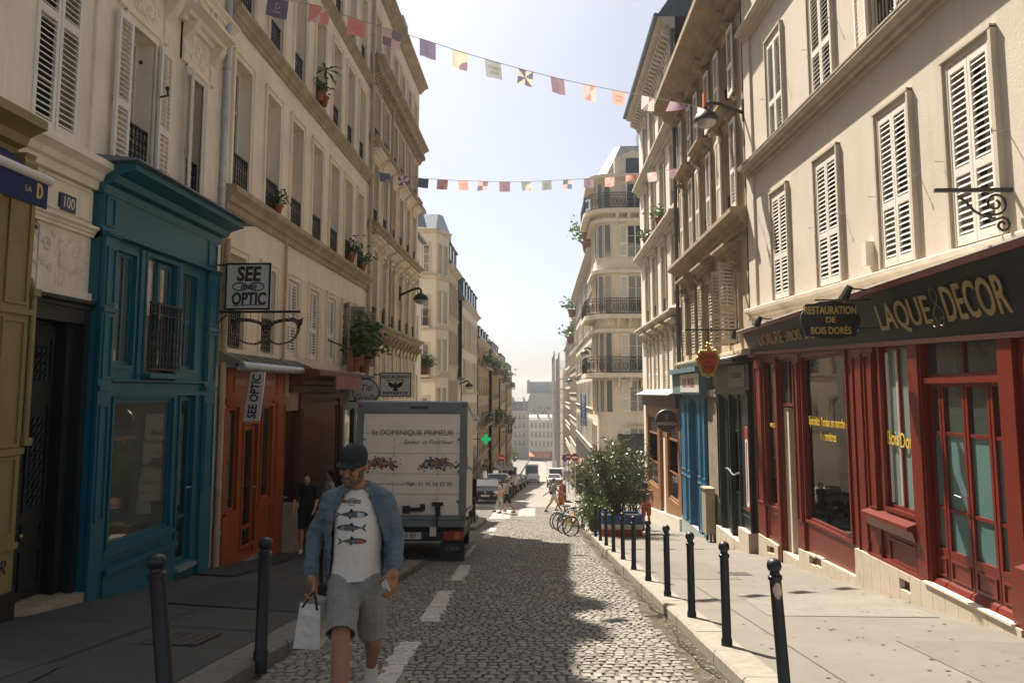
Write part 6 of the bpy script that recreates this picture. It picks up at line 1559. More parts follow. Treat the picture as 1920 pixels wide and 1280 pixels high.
mb = MB(); mb.prism([F.p(cx_+x, cz_+z, 0) for x, z in sh], (0,0,0), (0,.04,0)); o = part('board', mb, mat('shield_red', (.42,.055,.012), .5, .15, 6), t)
for w_, dz in (('doreur', .09), ('sur', -.03), ('bois', -.15)): text_on(o, F, cx_, cz_+dz, .004, w_, mat('shield_ink', (.09,.02,.01), .6), .13, bold=.002)
mb = MB(); sh2 = sh+[sh[0]]; rn = random.Random(3)
for i in range(6):
    for k in range(7):
        x = lerp(sh2[i][0], sh2[i+1][0], k/7); z = lerp(sh2[i][1], sh2[i+1][1], k/7); mb.ball(F.p(cx_+x*1.08, cz_+z*1.08, 0), .028+.022*rn.random(), 6, 5)
for k in range(8): mb.ball(F.p(cx_+rn.uniform(-.09,.09), cz_+.25+.12*rn.random()*(1), .0), .04, 6, 5)
mb.ball(F.p(cx_, cz_+.39), .045, 6, 5); mb.ball(F.p(cx_, cz_-.36), .05, 6, 5); part('carved_frame', mb, GOLD, t, smooth=True)
mb = MB(); mb.tube([(4.9,19.02,3.02),(3.42,19.02,3.02)], .02, 6); mb.tube([(4.9,19.02,2.2),(cx_+.2,19.02,2.22)], .012, 5); mb.tube([(cx_,19.02,3.02),(cx_,19.02,cz_+.38)], .008, 4); part('bracket', mb, IRON, t)
mb = MB(); mb.tube([(4.55,18.9,2.98),(4.5,18.85,2.78)], [.05,.075], 8); part('spotlight_head', mb, IRON, t)
# scrolled iron bracket at the right edge
t = thing('scroll_bracket', (4.9, 8.3, 3.6), 'wrought iron scroll bracket on the wall at the right edge', 'bracket'); mb = MB(); mb.box(4.11, 4.92, 8.27, 8.31, 3.62, 3.66); part('bar', mb, IRON, t)
mb = MB()
def scroll(cx_, cz_, r0, t0, t1, n=26): return [(cx_+r0*(1-.75*k/n)*math.cos(lerp(t0, t1, k/n)), 8.29, cz_+r0*(1-.75*k/n)*math.sin(lerp(t0, t1, k/n))) for k in range(n+1)]
mb.tube([(4.34,8.29,3.58),(4.42,8.29,3.52),(4.5,8.29,3.42),(4.6,8.29,3.36),(4.72,8.29,3.38)]+scroll(4.72, 3.5, .12, -1.57, 7.5), .014, 6); mb.tube([(4.6,8.29,3.37),(4.72,8.29,3.33)]+scroll(4.78, 3.27, .08, 1.57, -6), .014, 6); part('scroll', mb, IRON, t)
# IMMERSION disc, pressing, hotel, pharmacy cross, road signs
F = FY(29.0); c = aty(1250, 789, 29); t = thing('round_brown_sign', (c.x, 29, c.z), 'round dark brown hanging sign reading IMMERSION', 'sign')
mb = MB(); mb.tube([c, c+Vector((0,.06,0))], .40, 28); o = part('disc', mb, mat('sign_dark_brown', (.085,.05,.036), .5, .15, 5), t, angle=50)
mb = MB(); mb.tube([c+Vector((.40*math.cos(k*math.pi/14), -.004, .40*math.sin(k*math.pi/14))) for k in range(29)], .014, 5, False); part('rim', mb, ALU, t)
text_on(o, F, c.x, c.z-.10, .004, 'IMMERSION', WHITE_S, .16, bold=.003, sx=.85)
mb = MB(); mb.tube([F.p(c.x+.055*math.cos(k*.6), c.z+.17+.06*math.sin(k*.6), .006) for k in range(11)], .008, 4, False); mb.tube([F.p(c.x, c.z+.11, .006), F.p(c.x, c.z+.04, .006)], .012, 4); part('bulb_emblem', mb, BOARD, o)
mb = MB(); mb.tube([(4.9,29.03,c.z+.15),(c.x+.3,29.03,c.z+.15)], .02, 5); part('bracket', mb, IRON, t)
def vsign(name, label, y, pa, pb, word, bm, lm, xw, sz, cat='sign'):
    a, d = aty(*pa, y), aty(*pb, y); F = FY(y); t = thing(name, ((a.x+d.x)/2, y, d.z), label, cat); o = board(F, a.x, d.x, d.z, a.z, bm, t, .25)
    n = len(word)
    for i, ch in enumerate(word): text_on(o, F, (a.x+d.x)/2, a.z-(i+.5)*(a.z-d.z)/n, .005, ch, lm, sz, bold=.012)
    mb = MB(); xx = d.x if xw > 0 else a.x
    for z in (a.z-.3, d.z+.3): mb.tube([(xw,y+.1,z),(xx,y+.1,z)], .03, 5)
    part('bracket', mb, IRON, t)
vsign('vertical_blue_sign', 'tall blue vertical sign reading PRESSING on the right', 75, (1088,738), (1100,798), 'PRESSING', mat('sign_blue', (.03,.17,.45), .4, .1, 3), WHITE_S, 4.3, .5)
vsign('vertical_hotel_sign', 'dark vertical sign reading HOTEL far down on the left', 112, (952.5,778), (960.5,813), 'HOTEL', BLACKB, BOARD, -5.9, .6)
c = aty(911, 823, 72); t = thing('pharmacy_cross', c, 'lit green pharmacy cross on the left beyond the crossing', 'sign')
GRN = mat('green_neon', (.0,.25,.08), .4, .1, 3, emit=((.0,.55,.16), .3))
mb = MB(); mb.prism([c+Vector((x,0,z)) for x, z in ((-.14,-.42),(.14,-.42),(.14,-.14),(.42,-.14),(.42,.14),(.14,.14),(.14,.42),(-.14,.42),(-.14,.14),(-.42,.14),(-.42,-.14),(-.14,-.14))], (0,0,0), (0,.16,0)); part('cross', mb, GRN, t)
mb = MB(); mb.tube([(-6.5,72.1,c.z),(c.x,72.1,c.z)], .03, 5); part('bracket', mb, IRON, t)
SRED = mat('road_sign_red', (.42,.03,.025), .4, .1, 3); SBLU = mat('road_sign_blue', (.03,.09,.26), .4, .1, 3)
def roadsign(px, py, y, r_, m, label, bar=True, m2=None):
    c = aty(px, py, y); t = thing('road_sign', (c.x, y, zr(y)+.12), label, 'road sign')
    mb = MB(); mb.tube([(c.x,y+.05,zr(y)),(c.x,y+.05,c.z+r_)], .035, 8); part('pole', mb, ALU, t)
    mb = MB(); mb.tube([c, c+Vector((0,.03,0))], r_, 20); o = part('disc', mb, m, t)
    if bar: mb = MB(); mb.box(c.x-r_*.7, c.x+r_*.7, y-.012, y-.002, c.z-r_*.17, c.z+r_*.17); part('bar', mb, BOARD, o)
    return t
roadsign(940, 858, 62, .28, SRED, 'red no entry sign on a pole beside the left parked cars')
roadsign(1066, 856, 68, .28, SRED, 'small red no entry sign on the right beyond the crossing')
roadsign(1059.5, 858, 69, .28, SBLU, 'small blue round sign beside the small no entry sign', False)
roadsign(1078, 857, 58, .30, mat('round_brown_red', (.16,.03,.025), .5, .2, 4), 'dark red round sign near the terrace on the right', True)
# awnings near the crossing
def awning(name, label, F, u0, u1, v, out, drop, m):
    t = thing(name, F.p((u0+u1)/2, v, 0), label, 'awning'); mb = MB(); fprof(mb, F, u0, u1, [(0, v), (out, v-drop), (out, v-drop+.03), (0, v+.05)]); part('canopy', mb, m, t); mb = MB(); fbox(mb, F, u0, u1, v-drop-.25, v-drop+.02, out-.01, out+.01); part('valance', mb, m, t)
    for u in (u0+.1, u1-.1): mb = MB(); mb.tube([F.p(u, v-drop-.3, .02), F.p(u, v-drop, out)], .02, 5); part('arm', mb, IRON, t)
DKA = mat('awning_charcoal', (.05,.053,.06), .8, .15, 3); GRA = mat('awning_grey', (.21,.22,.235), .8, .1, 3)
awning('terrace_awning', 'charcoal awning over the terrace under the corner balcony house', F4r, .2, 6.0, -1.3, 2.0, .9, DKA)
awning('shop_awning', 'grey awning low on the left beyond the crossing', F5, 57.2, 62.8, -1.9, 1.5, .9, GRA)
awning('shop_awning', 'grey awning high on the left beyond the crossing', F5b, 66, 70, .1, 1.2, .8, GRA)
# dark shop windows along the far pavements
for k, (F, u0, u1, side) in enumerate(((F5, 57.2, 62.8, 'left'), (F5b, 66, 80.5, 'left'), (Frame((4.25,0,0), (0,1,0), (-1,0,0)), 62, 95, 'right'))):
    z = zr((u0+u1)/2); t = thing('far_shopfront', F.p((u0+u1)/2, z, 0), ['dark shopfront under the tan narrow house', 'dark shopfront under the white mansard house', 'long dark shopfront under the cream house by the pressing sign'][k], 'shopfront')
    mb = MB(); fbox(mb, F, u0, u1, z-2.5, z+2.6, .0, .14); part('front_boarding', mb, mat('dark_shop_band', (.05,.045,.04)), t)
    n = int((u1-u0)/2)
    for i in range(n): a = u0+(i+.08)*(u1-u0)/n; mb = MB(); fbox(mb, F, a, a+(u1-u0)/n*.84, z-.2, z+2.0, .13, .15); part('pane', mb, GLASS, t)
# ================================================================== BUNTING
FLAGC = {'navy': (.17,.15,.22), 'plum': (.28,.20,.25), 'red': (.70,.28,.25), 'coral': (.76,.42,.37), 'cream': (.68,.58,.46), 'grey': (.32,.34,.35), 'pink': (.70,.52,.50), 'blue': (.15,.19,.26), 'white': (.70,.66,.62)}
def cloth(c):
    k = 'flag_'+c
    if k in MATS: return MATS[k]
    m = bpy.data.materials.new(k); m.use_nodes = True; nt = m.node_tree; d = nt.nodes.new('ShaderNodeBsdfDiffuse'); d.inputs[0].default_value = FLAGC[c]+(1,); tr = nt.nodes.new('ShaderNodeBsdfTranslucent'); tr.inputs[0].default_value = tuple(min(1, x*1.25) for x in FLAGC[c])+(1,)
    x = nt.nodes.new('ShaderNodeMixShader'); x.inputs[0].default_value = .5; nt.links.new(d.outputs[0], x.inputs[1]); nt.links.new(tr.outputs[0], x.inputs[2]); nt.links.new(x.outputs[0], nt.nodes['Material Output'].inputs[0]); MATS[k] = m; return m
def bunting(label, A, B, flags, size):
    """flags: (px, py, base colour, accent colour, pattern); hung in the upright plane through A and B."""
    t = thing('bunting', A, label, 'bunting'); A = Vector(A); B = Vector(B)
    n = Vector(((B-A).y, -(B-A).x, 0)).normalized()
    def hit(px, py): d = ray(px, py); return CAM+d*((A-CAM).dot(n)/d.dot(n))
    pts = [A]+[hit(f[0], f[1]) for f in flags]+[B]
    mb = MB(); mb.tube(pts, .008, 4); part('cord', mb, mat('cord_grey', (.35,.34,.33), .8), t)
    dr = (B-A); dr.z = 0; dr.normalize(); rn = random.Random(len(flags))
    for i, (px, py, c1, c2, pt) in enumerate(flags):
        p = pts[i+1]; tl = (pts[min(i+2, len(pts)-1)]-pts[i]).normalized(); sw = rn.uniform(-.12, .12); tw = rn.uniform(-.2, .2); N = 12
        fw = size*rn.uniform(.95, 1.08); fh = size*rn.uniform(.9, 1.02)
        if pt == 'twist': tw = 1.0; fh *= .6
        nn = n.copy(); mb = MB(); ph = rn.random()*6
        def P(a, e): return p+tl*(a-.5)*fw+Vector((0,0,-1))*e*fh+dr*(sw*e*fh)+nn*((tw*(a-.5)*e)*fw+.025*math.sin(a*5+ph)*e)
        for a in range(N):
            for e in range(N):
                u, v = (a+.5)/N, (e+.5)/N; k = 0
                if pt == 'diag': k = 1 if (u+v > 1.0) != (u > .55) else 0
                elif pt == 'arc': k = 1 if .25 < math.hypot(u-1, v-.9) < .65 or math.hypot(u-1, v-1) < .2 else 0
                elif pt == 'quad': k = 1 if (u > .5) != (v > .5) else 0
                elif pt == 'wheel': k = 1 if int((math.atan2(v-.5, u-.5)+math.pi)/(math.pi/4)) % 2 else 0
                elif pt == 'corner': k = 1 if math.hypot(u-.9, v-.95) < .42 else 0
                mb.mat(k); mb.poly([P(a/N, e/N), P((a+1)/N, e/N), P((a+1)/N, (e+1)/N), P(a/N, (e+1)/N)])
        o = part('flag', mb, [cloth(c1), cloth(c2)], t, smooth=True)
        if pt in ('text', 'logo'):
            ex = tl; ez = Vector((0,0,1))
            for body, dz, sz in ((('PARIS', .42, .26), ('2024', .70, .26)) if pt == 'text' else (('PARIS', .72, .15),)):
                me = text_mesh(body, cloth(c2), fw*sz, ext=.001)
                for q in me.vertices: x, y_, z = q.co; a_ = x/fw+.5; e_ = dz-y_/fh; q.co = P(a_, e_)-n*0+(-n if n.y > 0 else n)*(.012+z)-p
                put('flag_print', me, o, p)
            if pt == 'logo':
                mb = MB(); mb.tube([P(.5+.11*math.cos(k*.7), .40+.14*math.sin(k*.7))+(-n if n.y > 0 else n)*.012 for k in range(8)], .008, 4); part('flag_print', mb, cloth(c2), o)
up = [(522,-2,'navy','white','logo'),(599,12,'red','pink','diag'),(669,37,'red','coral','text'),(735,57,'pink','plum','quad'),(802,77,'navy','white','logo'),(863,97,'cream','plum','corner'),(924,115,'grey','cream','text'),(986,132,'cream','navy','wheel'),(1045,147,'plum','white','logo'),(1104,160,'pink','red','diag'),(1160,171,'coral','pink','text'),(1215,181,'pink','plum','diag'),(1268,192,'plum','white','twist'),(1319,203,'white','plum','quad')]
A = pl(470, -22); Bq = pr(1360, 214)
bunting('upper string of square paper flags across the street', (XL, A[0], A[1]), (XR, Bq[0], Bq[1]), up, .385)
lo = [(721,325,'blue','grey','corner'),(757,330,'navy','pink','wheel'),(794,335,'blue','grey','logo'),(830,337,'pink','red','diag'),(868,339,'coral','pink','text'),(906,340,'pink','plum','quad'),(946,341,'plum','coral','logo'),(986,341,'grey','cream','arc'),(1025,339,'grey','cream','text'),(1065,337,'blue','pink','quad'),(1104,335,'plum','pink','logo'),(1143,332,'coral','red','diag'),(1183,328,'red','coral','twist'),(1222,323,'pink','coral','quad'),(1264,317,'plum','pink','logo')]
A = pl(706, 322); Bq = pr(1278, 315)
bunting('lower string of square paper flags further down the street', (XL, A[0], A[1]), (XR, Bq[0], Bq[1]), lo, .34)
# ================================================================== VEHICLES
RUB = mat('tyre_rubber', (.014,.014,.014), .8, .2, 8, .1, 40); CHASS = mat('chassis_black', (.016,.016,.016), .6, .3, 5)
TLR = mat('tail_light_red', (.30,.012,.01), .25, .2, 10); TLO = mat('indicator_orange', (.5,.14,.01), .25, .2, 10)
def wheel(root, x, y, r, wd, side, rim_m=None):
    """tyre and rim about a sideways axle, in the root's own space."""
    w_ = MB(); n = 20; prof = [(r*.62,-wd/2),(r*.95,-wd/2),(r,-wd*.3),(r,wd*.3),(r*.95,wd/2),(r*.62,wd/2)]
    vs = [(xx, pr_[0]*math.cos(2*math.pi*k/n), pr_[0]*math.sin(2*math.pi*k/n)) for pr_ in prof for xx in (pr_[1],) for k in range(n)]
    fs = [(i*n+k, i*n+(k+1)%n, ((i+1)%6)*n+(k+1)%n, ((i+1)%6)*n+k) for i in range(6) for k in range(n)]
    w_.raw(vs, fs); ty = lpart('wheel', w_, RUB, root, loc=(x, y, r), angle=40)
    q = MB(); q.tube([(-wd*.3,0,0),(wd*.3,0,0)], r*.62, 16); q.tube([(side*wd*.3,0,0),(side*wd*.42,0,0)], r*.2, 10)
    for k in range(5): a = k*1.2566; q.tube([(side*wd*.38, r*.12*math.cos(a), r*.12*math.sin(a)), (side*wd*.32, r*.58*math.cos(a), r*.58*math.sin(a))], r*.07, 5)
    lpart('rim', q, rim_m or ALU, ty)
    return ty
# ---------------------------------------------------------------- the delivery lorry
slope = math.atan(.118)
t = thing('delivery_lorry', (-2.9, 17.6, zr(17.6)), 'white box delivery lorry parked on the left with its cream roller door facing us', 'lorry')
t.rotation_euler = (-slope, 0, R(3.0)); t.rotation_mode = 'XYZ'
t.rotation_euler = (Matrix.Rotation(-slope, 3, 'X') @ Matrix.Rotation(R(3.0), 3, 'Z')).to_euler()
W, H0, H1, LL = 1.24, .98, 3.42, 4.6
CREAMP = mat('lorry_cream_panel', (.86,.79,.66), .5, .06, 2, .05, 40, dirt=((.5,.44,.35), 3, .66, .35)); FRM = mat('lorry_frame_grey_green', (.17,.20,.195), .5, .2, 4, .1, 40, dirt=((.08,.08,.07), 5, .62, .5))
BOXW = mat('lorry_box_white', (.7,.66,.57), .45, .08, 2, dirt=((.35,.32,.27), 2, .62, .4))
mb = MB(); mb.box(-W+.02, W-.02, .06, LL, H0, H1-.02); lpart('cargo_box', mb, BOXW, t)
mb = MB(); mb.box(-W, -W+.15, 0, .09, H0-.12, H1); mb.box(W-.15, W, 0, .09, H0-.12, H1); mb.box(-W+.15, W-.15, 0, .088, H1-.24, H1); mb.box(-W+.15, W-.15, -.02, .09, H0-.12, H0-.02)
lpart('rear_frame', mb, FRM, t)
mb = MB(); mb.box(-W-.005, W+.005, -.01, LL, H1, H1+.035); lpart('roof_rail', mb, ALU, t)
pan_h = (H1-.24-H0+.02)/5
for k in range(5):
    mb = MB(); mb.box(-W+.15, W-.15, .02, .06, H0-.02+k*pan_h+.006, H0-.02+(k+1)*pan_h-.006); d_ = lpart('roller_door_panel', mb, CREAMP, t)
    if k == 4: dtop = d_
TXT = mat('lorry_lettering', (.045,.022,.028), .6)
def ltext(x, z, body, sz, **kw):
    me = text_mesh(body, kw.pop('m', TXT), sz, ext=.001, **kw)
    for q in me.vertices: a, b_, c_ = q.co; q.co = (a, -c_, b_)
    o = bpy.data.objects.new('lettering', me); C.objects.link(o); o.parent = t; o.location = (x, .017, z); return o
ltext(.02, 2.74, 'St DOMINIQUE PRIMEUR', .175, sx=.95); ltext(.36, 2.54, 'Saveur et Fraicheur', .14, shear=.45)
ltext(.42, 1.62, 'Tél : 01 45 56 02 80', .125); ltext(-.44, 1.62, 'LIVRAISON A DOMICILE GRATUITE', .07)
FR_C = [mat('fruit_print_red', (.30,.06,.04), .6), mat('fruit_print_plum', (.16,.06,.13), .6), mat('fruit_print_orange', (.42,.19,.07), .6), mat('fruit_print_green', (.10,.14,.07), .6), mat('fruit_print_blue', (.10,.10,.16), .6), mat('fruit_print_tan', (.45,.33,.22), .6)]
for cx_, cs in ((-.66, (0,1,2,5,1,3)), (.62, (4,4,2,0,3,5,4))):
    mb = MB(); rn = random.Random(int(cx_*10)+40)
    for k in range(260):
        a = rn.gauss(0, 1)*.17; z = 2.06+rn.gauss(0, .05)+(-.03 if abs(a) > .25 else .02); rr = .010+.020*rn.random(); th = rn.random()*3
        c0 = Vector((cx_+max(-.44, min(.44, a)), .0165-.00003*k, z)); mb.mat(cs[rn.randrange(len(cs))])
        mb.poly([c0+Vector((rr*math.cos(th+q*1.047)*1.3, 0, rr*math.sin(th+q*1.047))) for q in range(6)])
    me = mb.mesh('fruit_picture', FR_C, fix=False); o = bpy.data.objects.new('fruit_picture', me); C.objects.link(o); o.parent = t; o['kind'] = 'stuff'
for x in (-.38, .60):
    mb = MB()
    for z in [2.62-.055*k for k in range(36)]:
        if 1.95 < z < 2.2 or random.random() < .25: continue
        mb.poly([(x+.012*math.cos(q*1.047), .0168, z+.012*math.sin(q*1.047)) for q in range(6)])
    me = mb.mesh('rivet_line', [CHASS], fix=False); o = bpy.data.objects.new('rivet_line', me); C.objects.link(o); o.parent = t
mb = MB()
for (x0, x1, z0, z1) in ((-W+.142, -W+.158, H0, H1-.24), (W-.158, W-.142, H0, H1-.24), (-W+.15, W-.15, H1-.25, H1-.235)): mb.box(x0, x1, .012, .05, z0, z1)
lpart('door_seal', mb, RUB, t)
for sx in (-1, 1):
    for z in (H1-.08, H0-.06): mb = MB(); mb.box(sx*(W-.075)-.04, sx*(W-.075)+.04, -.015, .0, z-.03, z+.03); lpart('marker_light', mb, TLR, t)
    for z in (1.25, 1.9, 2.6): mb = MB(); mb.box(sx*(W-.17)-.04, sx*(W-.17)+.04, -.012, .03, z-.02, z+.02); mb.tube([(sx*(W-.15),-.005,z-.05),(sx*(W-.15),-.005,z+.05)], .014, 6); lpart('door_hinge', mb, FRM, t)
mb = MB(); mb.box(-.05, .35, -.02, .02, H1-.13, H1-.09); lpart('top_lamp', mb, CHASS, t)
mb = MB(); mb.box(-.14, .28, -.08, .03, 1.04, 1.12); mb.box(-.14, .02, -.09, .03, 1.0, 1.16); mb.box(.24, .34, -.09, .03, 1.06, 1.2); lpart('door_latch', mb, CHASS, t)
mb = MB(); mb.box(.50, .74, -.1, .03, 1.17, 1.24); mb.box(.58, .68, -.1, .03, .95, 1.2); mb.tube([(.63,-.06,.98),(.61,-.08,.72)], .02, 6); lpart('door_handle', mb, CHASS, t)
mb = MB(); mb.box(-W, W, -.06, .4, H0-.26, H0-.13); lpart('tail_beam', mb, FRM, t)
mb = MB(); mb.box(-W+.05, W-.05, .1, LL, H0-.5, H0-.2); mb.box(-1.05, 1.05, -.02, .12, .42, .62); lpart('chassis', mb, CHASS, t)
mb = MB(); mb.box(.46, .60, -.05, .0, H0-.46, H0-.26); lpart('lift_bracket', mb, BOXW, t)
mb = MB(); mb.box(-.5, .28, -.045, -.02, .46, .60); o = lpart('number_plate', mb, mat('plate_white', (.62,.60,.55), .4), t)
me = text_mesh('98 BR', CHASS, .13, ext=.001)
for q in me.vertices: a, b_, c_ = q.co; q.co = (a, -c_, b_)
o2 = bpy.data.objects.new('plate_number', me); C.objects.link(o2); o2.parent = o; o2.location = (.02, -.047, .53)
for sx in (-1, 1):
    mb = MB(); mb.box(sx*.98-.22, sx*.98+.22, -.05, 0, .44, .63); o = lpart('tail_light', mb, TLR, t)
    mb = MB(); mb.box(sx*.98+sx*.08-.06, sx*.98+sx*.08+.06, -.055, -.05, .47, .60); lpart('indicator', mb, TLO, o)
    mb = MB(); mb.box(sx*.96-.26, sx*.96+.26, .06, .085, -.0, .40); o = lpart('mud_flap', mb, CHASS, t)
    if sx > 0:
        me = text_mesh('C/R/R', mat('flap_lettering', (.25,.24,.22), .6), .12, ext=.001)
        for q in me.vertices: a, b_, c_ = q.co; q.co = (a, -c_, b_)
        o2 = bpy.data.objects.new('lettering', me); C.objects.link(o2); o2.parent = o; o2.location = (.96, .058, .26)
    wheel(t, sx*.92, .95, .38, .42, sx); wheel(t, sx*.98, LL+.95, .38, .26, sx)
mb = MB(); mb.prism([(-1.05,LL+.1,.6),(-1.05,LL+1.9,.6),(-1.05,LL+1.95,1.3),(-1.05,LL+1.5,2.35),(-1.05,LL+.1,2.4)], (0,0,0), (2.1,0,0)); cab = lpart('cab', mb, BOXW, t)
mb = MB(); mb.prism([(1.052,LL+.5,1.4),(1.052,LL+1.65,1.4),(1.052,LL+1.42,2.15),(1.052,LL+.5,2.15)], (0,0,0), (.01,0,0)); lpart('side_window', mb, GLASS, cab)
mb = MB(); mb.box(1.1, 1.3, LL+1.5, LL+1.62, 1.3, 1.8); lpart('mirror', mb, CHASS, cab)
mb = MB(); mb.box(W-.01, W+.01, .3, LL-.1, H0+.05, H0+.13); mb.box(W-.01, W+.008, .3, LL-.1, 2.0, 2.05)
lpart('side_rail', mb, FRM, t)
mb = MB(); mb.box(W-.01, W+.012, .14, .2, 1.95, 2.25); lpart('side_marker', mb, TLO, t)
# ---------------------------------------------------------------- cars
def car(name, label, x, y, heading, paint, L=4.2, Wd=1.76, H=1.48, kind='hatch', group='vehicles down the street', roof_m=None, slope_=.095):
    """heading 0: nose towards the camera; 180: tail towards us."""
    t = thing(name, (x, y, zr(y)), label, 'van' if kind in ('van',) else ('bus' if kind == 'bus' else 'car'), group)
    sg = -1 if abs(heading-180) < 90 else 1
    t.rotation_euler = (Matrix.Rotation(-math.atan(slope_), 3, 'X') @ Matrix.Rotation(R(heading), 3, 'Z')).to_euler()
    h2 = Wd/2
    if kind == 'hatch': prof = [(-L/2,.42),(-L/2+.02,.62),(-L/2+.12,.78),(-L/2+1.05,.97),(-L/2+1.75,H-.06),(-L/2+2.2,H),(L/2-.95,H-.02),(L/2-.28,1.0),(L/2-.05,.9),(L/2,.55),(L/2-.05,.32),(-L/2+.1,.26)]
    elif kind == 'suv': prof = [(-L/2,.42),(-L/2+.01,.72),(-L/2+.1,.92),(-L/2+1.0,1.05),(-L/2+1.6,H-.05),(-L/2+2.1,H),(L/2-.6,H-.02),(L/2-.15,1.05),(L/2,.95),(L/2,.5),(L/2-.05,.34),(-L/2+.1,.30)]
    elif kind == 'van': prof = [(-L/2,.45),(-L/2+.02,.85),(-L/2+.5,1.1),(-L/2+1.15,H-.1),(-L/2+1.6,H),(L/2-.05,H),(L/2,H-.1),(L/2,.45),(L/2-.05,.35),(-L/2+.1,.32)]
    else: prof = [(-L/2,.4),(-L/2+.01,1.2),(-L/2+.12,H-.15),(-L/2+.3,H),(L/2-.1,H),(L/2,H-.15),(L/2,.4),(L/2-.05,.3),(-L/2+.05,.3)]
    secs = [(-h2, .90, .0), (-h2*.97, .985, .01), (-h2*.6, 1.0, .0), (h2*.6, 1.0, .0), (h2*.97, .985, .01), (h2, .90, .0)]
    mb = MB(); n = len(prof); vs = []
    zb = .95 if kind in ('hatch', 'suv') else 9
    for (xx, sc, dz) in secs:
        for (yy, zz) in prof:
            tum = 1-max(0, (zz-zb))*.30 if zz > zb else 1.0
            yq = yy*(.985 if abs(xx) > h2*.9 else 1.0); vs.append((xx*tum, yq, zz*(1 if zz < .4 else (sc if zz > zb+.3 else 1))))
    fs = [tuple(range(n)), tuple((len(secs)-1)*n+k for k in range(n-1, -1, -1))]
    for i in range(len(secs)-1):
        for k in range(n): fs.append((i*n+k, i*n+(k+1)%n, (i+1)*n+(k+1)%n, (i+1)*n+k))
    mb.raw(vs, fs); body = lpart('body', mb, paint, t, angle=35)
    def onprof(i, a): p, q = prof[i], prof[i+1]; return lerp(p[0], q[0], a), lerp(p[1], q[1], a)
    tum = lambda zz: 1-max(0, zz-zb)*.30
    # windscreen and rear window
    wi = 3 if kind in ('hatch', 'suv') else (2 if kind == 'van' else 1)
    for (i, nm) in ((wi, 'windscreen'), (6 if kind in ('hatch', 'suv') else None, 'rear_window')):
        if i is None: continue
        (ya, za), (yb, zb_) = onprof(i, .1), onprof(i, .92); off = Vector((0, -.012 if nm == 'windscreen' else .012, .012))
        q = MB(); q.poly([Vector((sx*h2*.86*tum(z_), y_, z_))+off for sx, y_, z_ in ((-1,ya,za),(1,ya,za),(1,yb,zb_),(-1,yb,zb_))]); lpart(nm, q, GLASS, t)
    for sx in (-1, 1):
        q = MB()
        if kind in ('hatch', 'suv'): P = [(-L/2+1.25,1.0),(L/2-.5,1.0),(L/2-.95,H-.12),(-L/2+1.85,H-.12)]
        elif kind == 'van': P = [(-L/2+.75,1.1),(-L/2+1.9,1.1),(-L/2+1.9,H-.3),(-L/2+1.2,H-.3)]
        else: P = [(-L/2+.3,1.2),(L/2-.3,1.2),(L/2-.3,H-.4),(-L/2+.3,H-.4)]
        q.poly([(sx*(h2*tum(z_)*(.99 if z_ < 1.1 else .985)+.012), y_, z_) for y_, z_ in P]); lpart('side_window', q, GLASS, t)
        q = MB(); q.box(sx*(h2+.02)-.09, sx*(h2+.02)+.09, -L/2+1.35, -L/2+1.45, 1.0, 1.14); lpart('mirror', q, CHASS, t)
        q = MB(); q.ball((sx*h2*.72, -L/2+.06, .68), (.2,.08,.085), 10, 6); lpart('headlight', q, mat('headlight_glass', (.55,.56,.55), .1, .1, 8), t, smooth=True)
        q = MB(); q.box(sx*h2*.82-.12, sx*h2*.82+.12, L/2-.05, L/2+.012, .7, .95); lpart('tail_light', q, TLR, t)
        for yy in (-L/2+.82, L/2-.8): wheel(t, sx*(h2-.1), yy, .32 if kind != 'bus' else .45, .2, sx)
    q = MB(); q.box(-h2*.55, h2*.55, -L/2-.012, -L/2+.05, .56, .70); g_ = lpart('grille', q, CHASS, t)
    q = MB(); q.tube([(0,-L/2-.02,.68),(0,-L/2-.005,.68)], .07, 12); lpart('badge', q, ALU, g_)
    q = MB(); q.box(-.26, .26, -L/2-.02, -L/2+.02, .42, .53); lpart('number_plate', q, mat('plate_white', (.62,.60,.55)), t)
    q = MB(); q.box(-h2*.9, h2*.9, -L/2-.005, -L/2+.1, .27, .40); lpart('bumper', q, CHASS, t)
    return t
P_ = lambda n_, c_: mat('car_paint_'+n_, c_, .45, .05, 2, spec=.3)
car('parked_car', 'dark grey car with a chrome badge parked nose towards us on the left', -3.45, 51.5, 0, P_('slate', (.045,.055,.065)), 4.3, 1.82, 1.5)
car('parked_car', 'black car half hidden behind the lorry on the left', -4.4, 41.0, 8, P_('black', (.015,.016,.018)), 4.1, 1.75, 1.45)
car('parked_car', 'silver van-like car parked behind the dark grey car', -3.1, 57.5, 0, P_('silver', (.42,.43,.43)), 4.5, 1.85, 1.8, 'suv')
for k, (y, c_, nm) in enumerate(((66, (.05,.055,.06), 'charcoal'), (74, (.16,.165,.17), 'mid grey'), (84, (.03,.032,.035), 'near-black'), (96, (.10,.11,.12), 'dull grey'))):
    car('parked_car', nm+' car further back in the left parked row', -3.1+.1*k, y, 0, P_('row%d' % k, c_), 4.2, 1.78, 1.5)
car('moving_car', 'dark car with pale bonnet driving up in the middle of the street', -1.2, 116, 0, P_('white_hood', (.35,.35,.34)), 4.2, 1.8, 1.5)
car('minibus', 'white minibus in the middle of the street far below', -1.6, 134, 0, P_('white', (.68,.68,.66)), 6, 2.1, 2.9, 'bus')
car('delivery_van', 'dark van beside the white minibus far below', -5.4, 140, 0, P_('dkvan', (.06,.065,.075)), 5.2, 2.0, 2.5, 'van')
car('delivery_van', 'white van parked on the right far below', 1.9, 112, 0, P_('white', (.68,.68,.66)), 5.0, 1.95, 2.3, 'van')
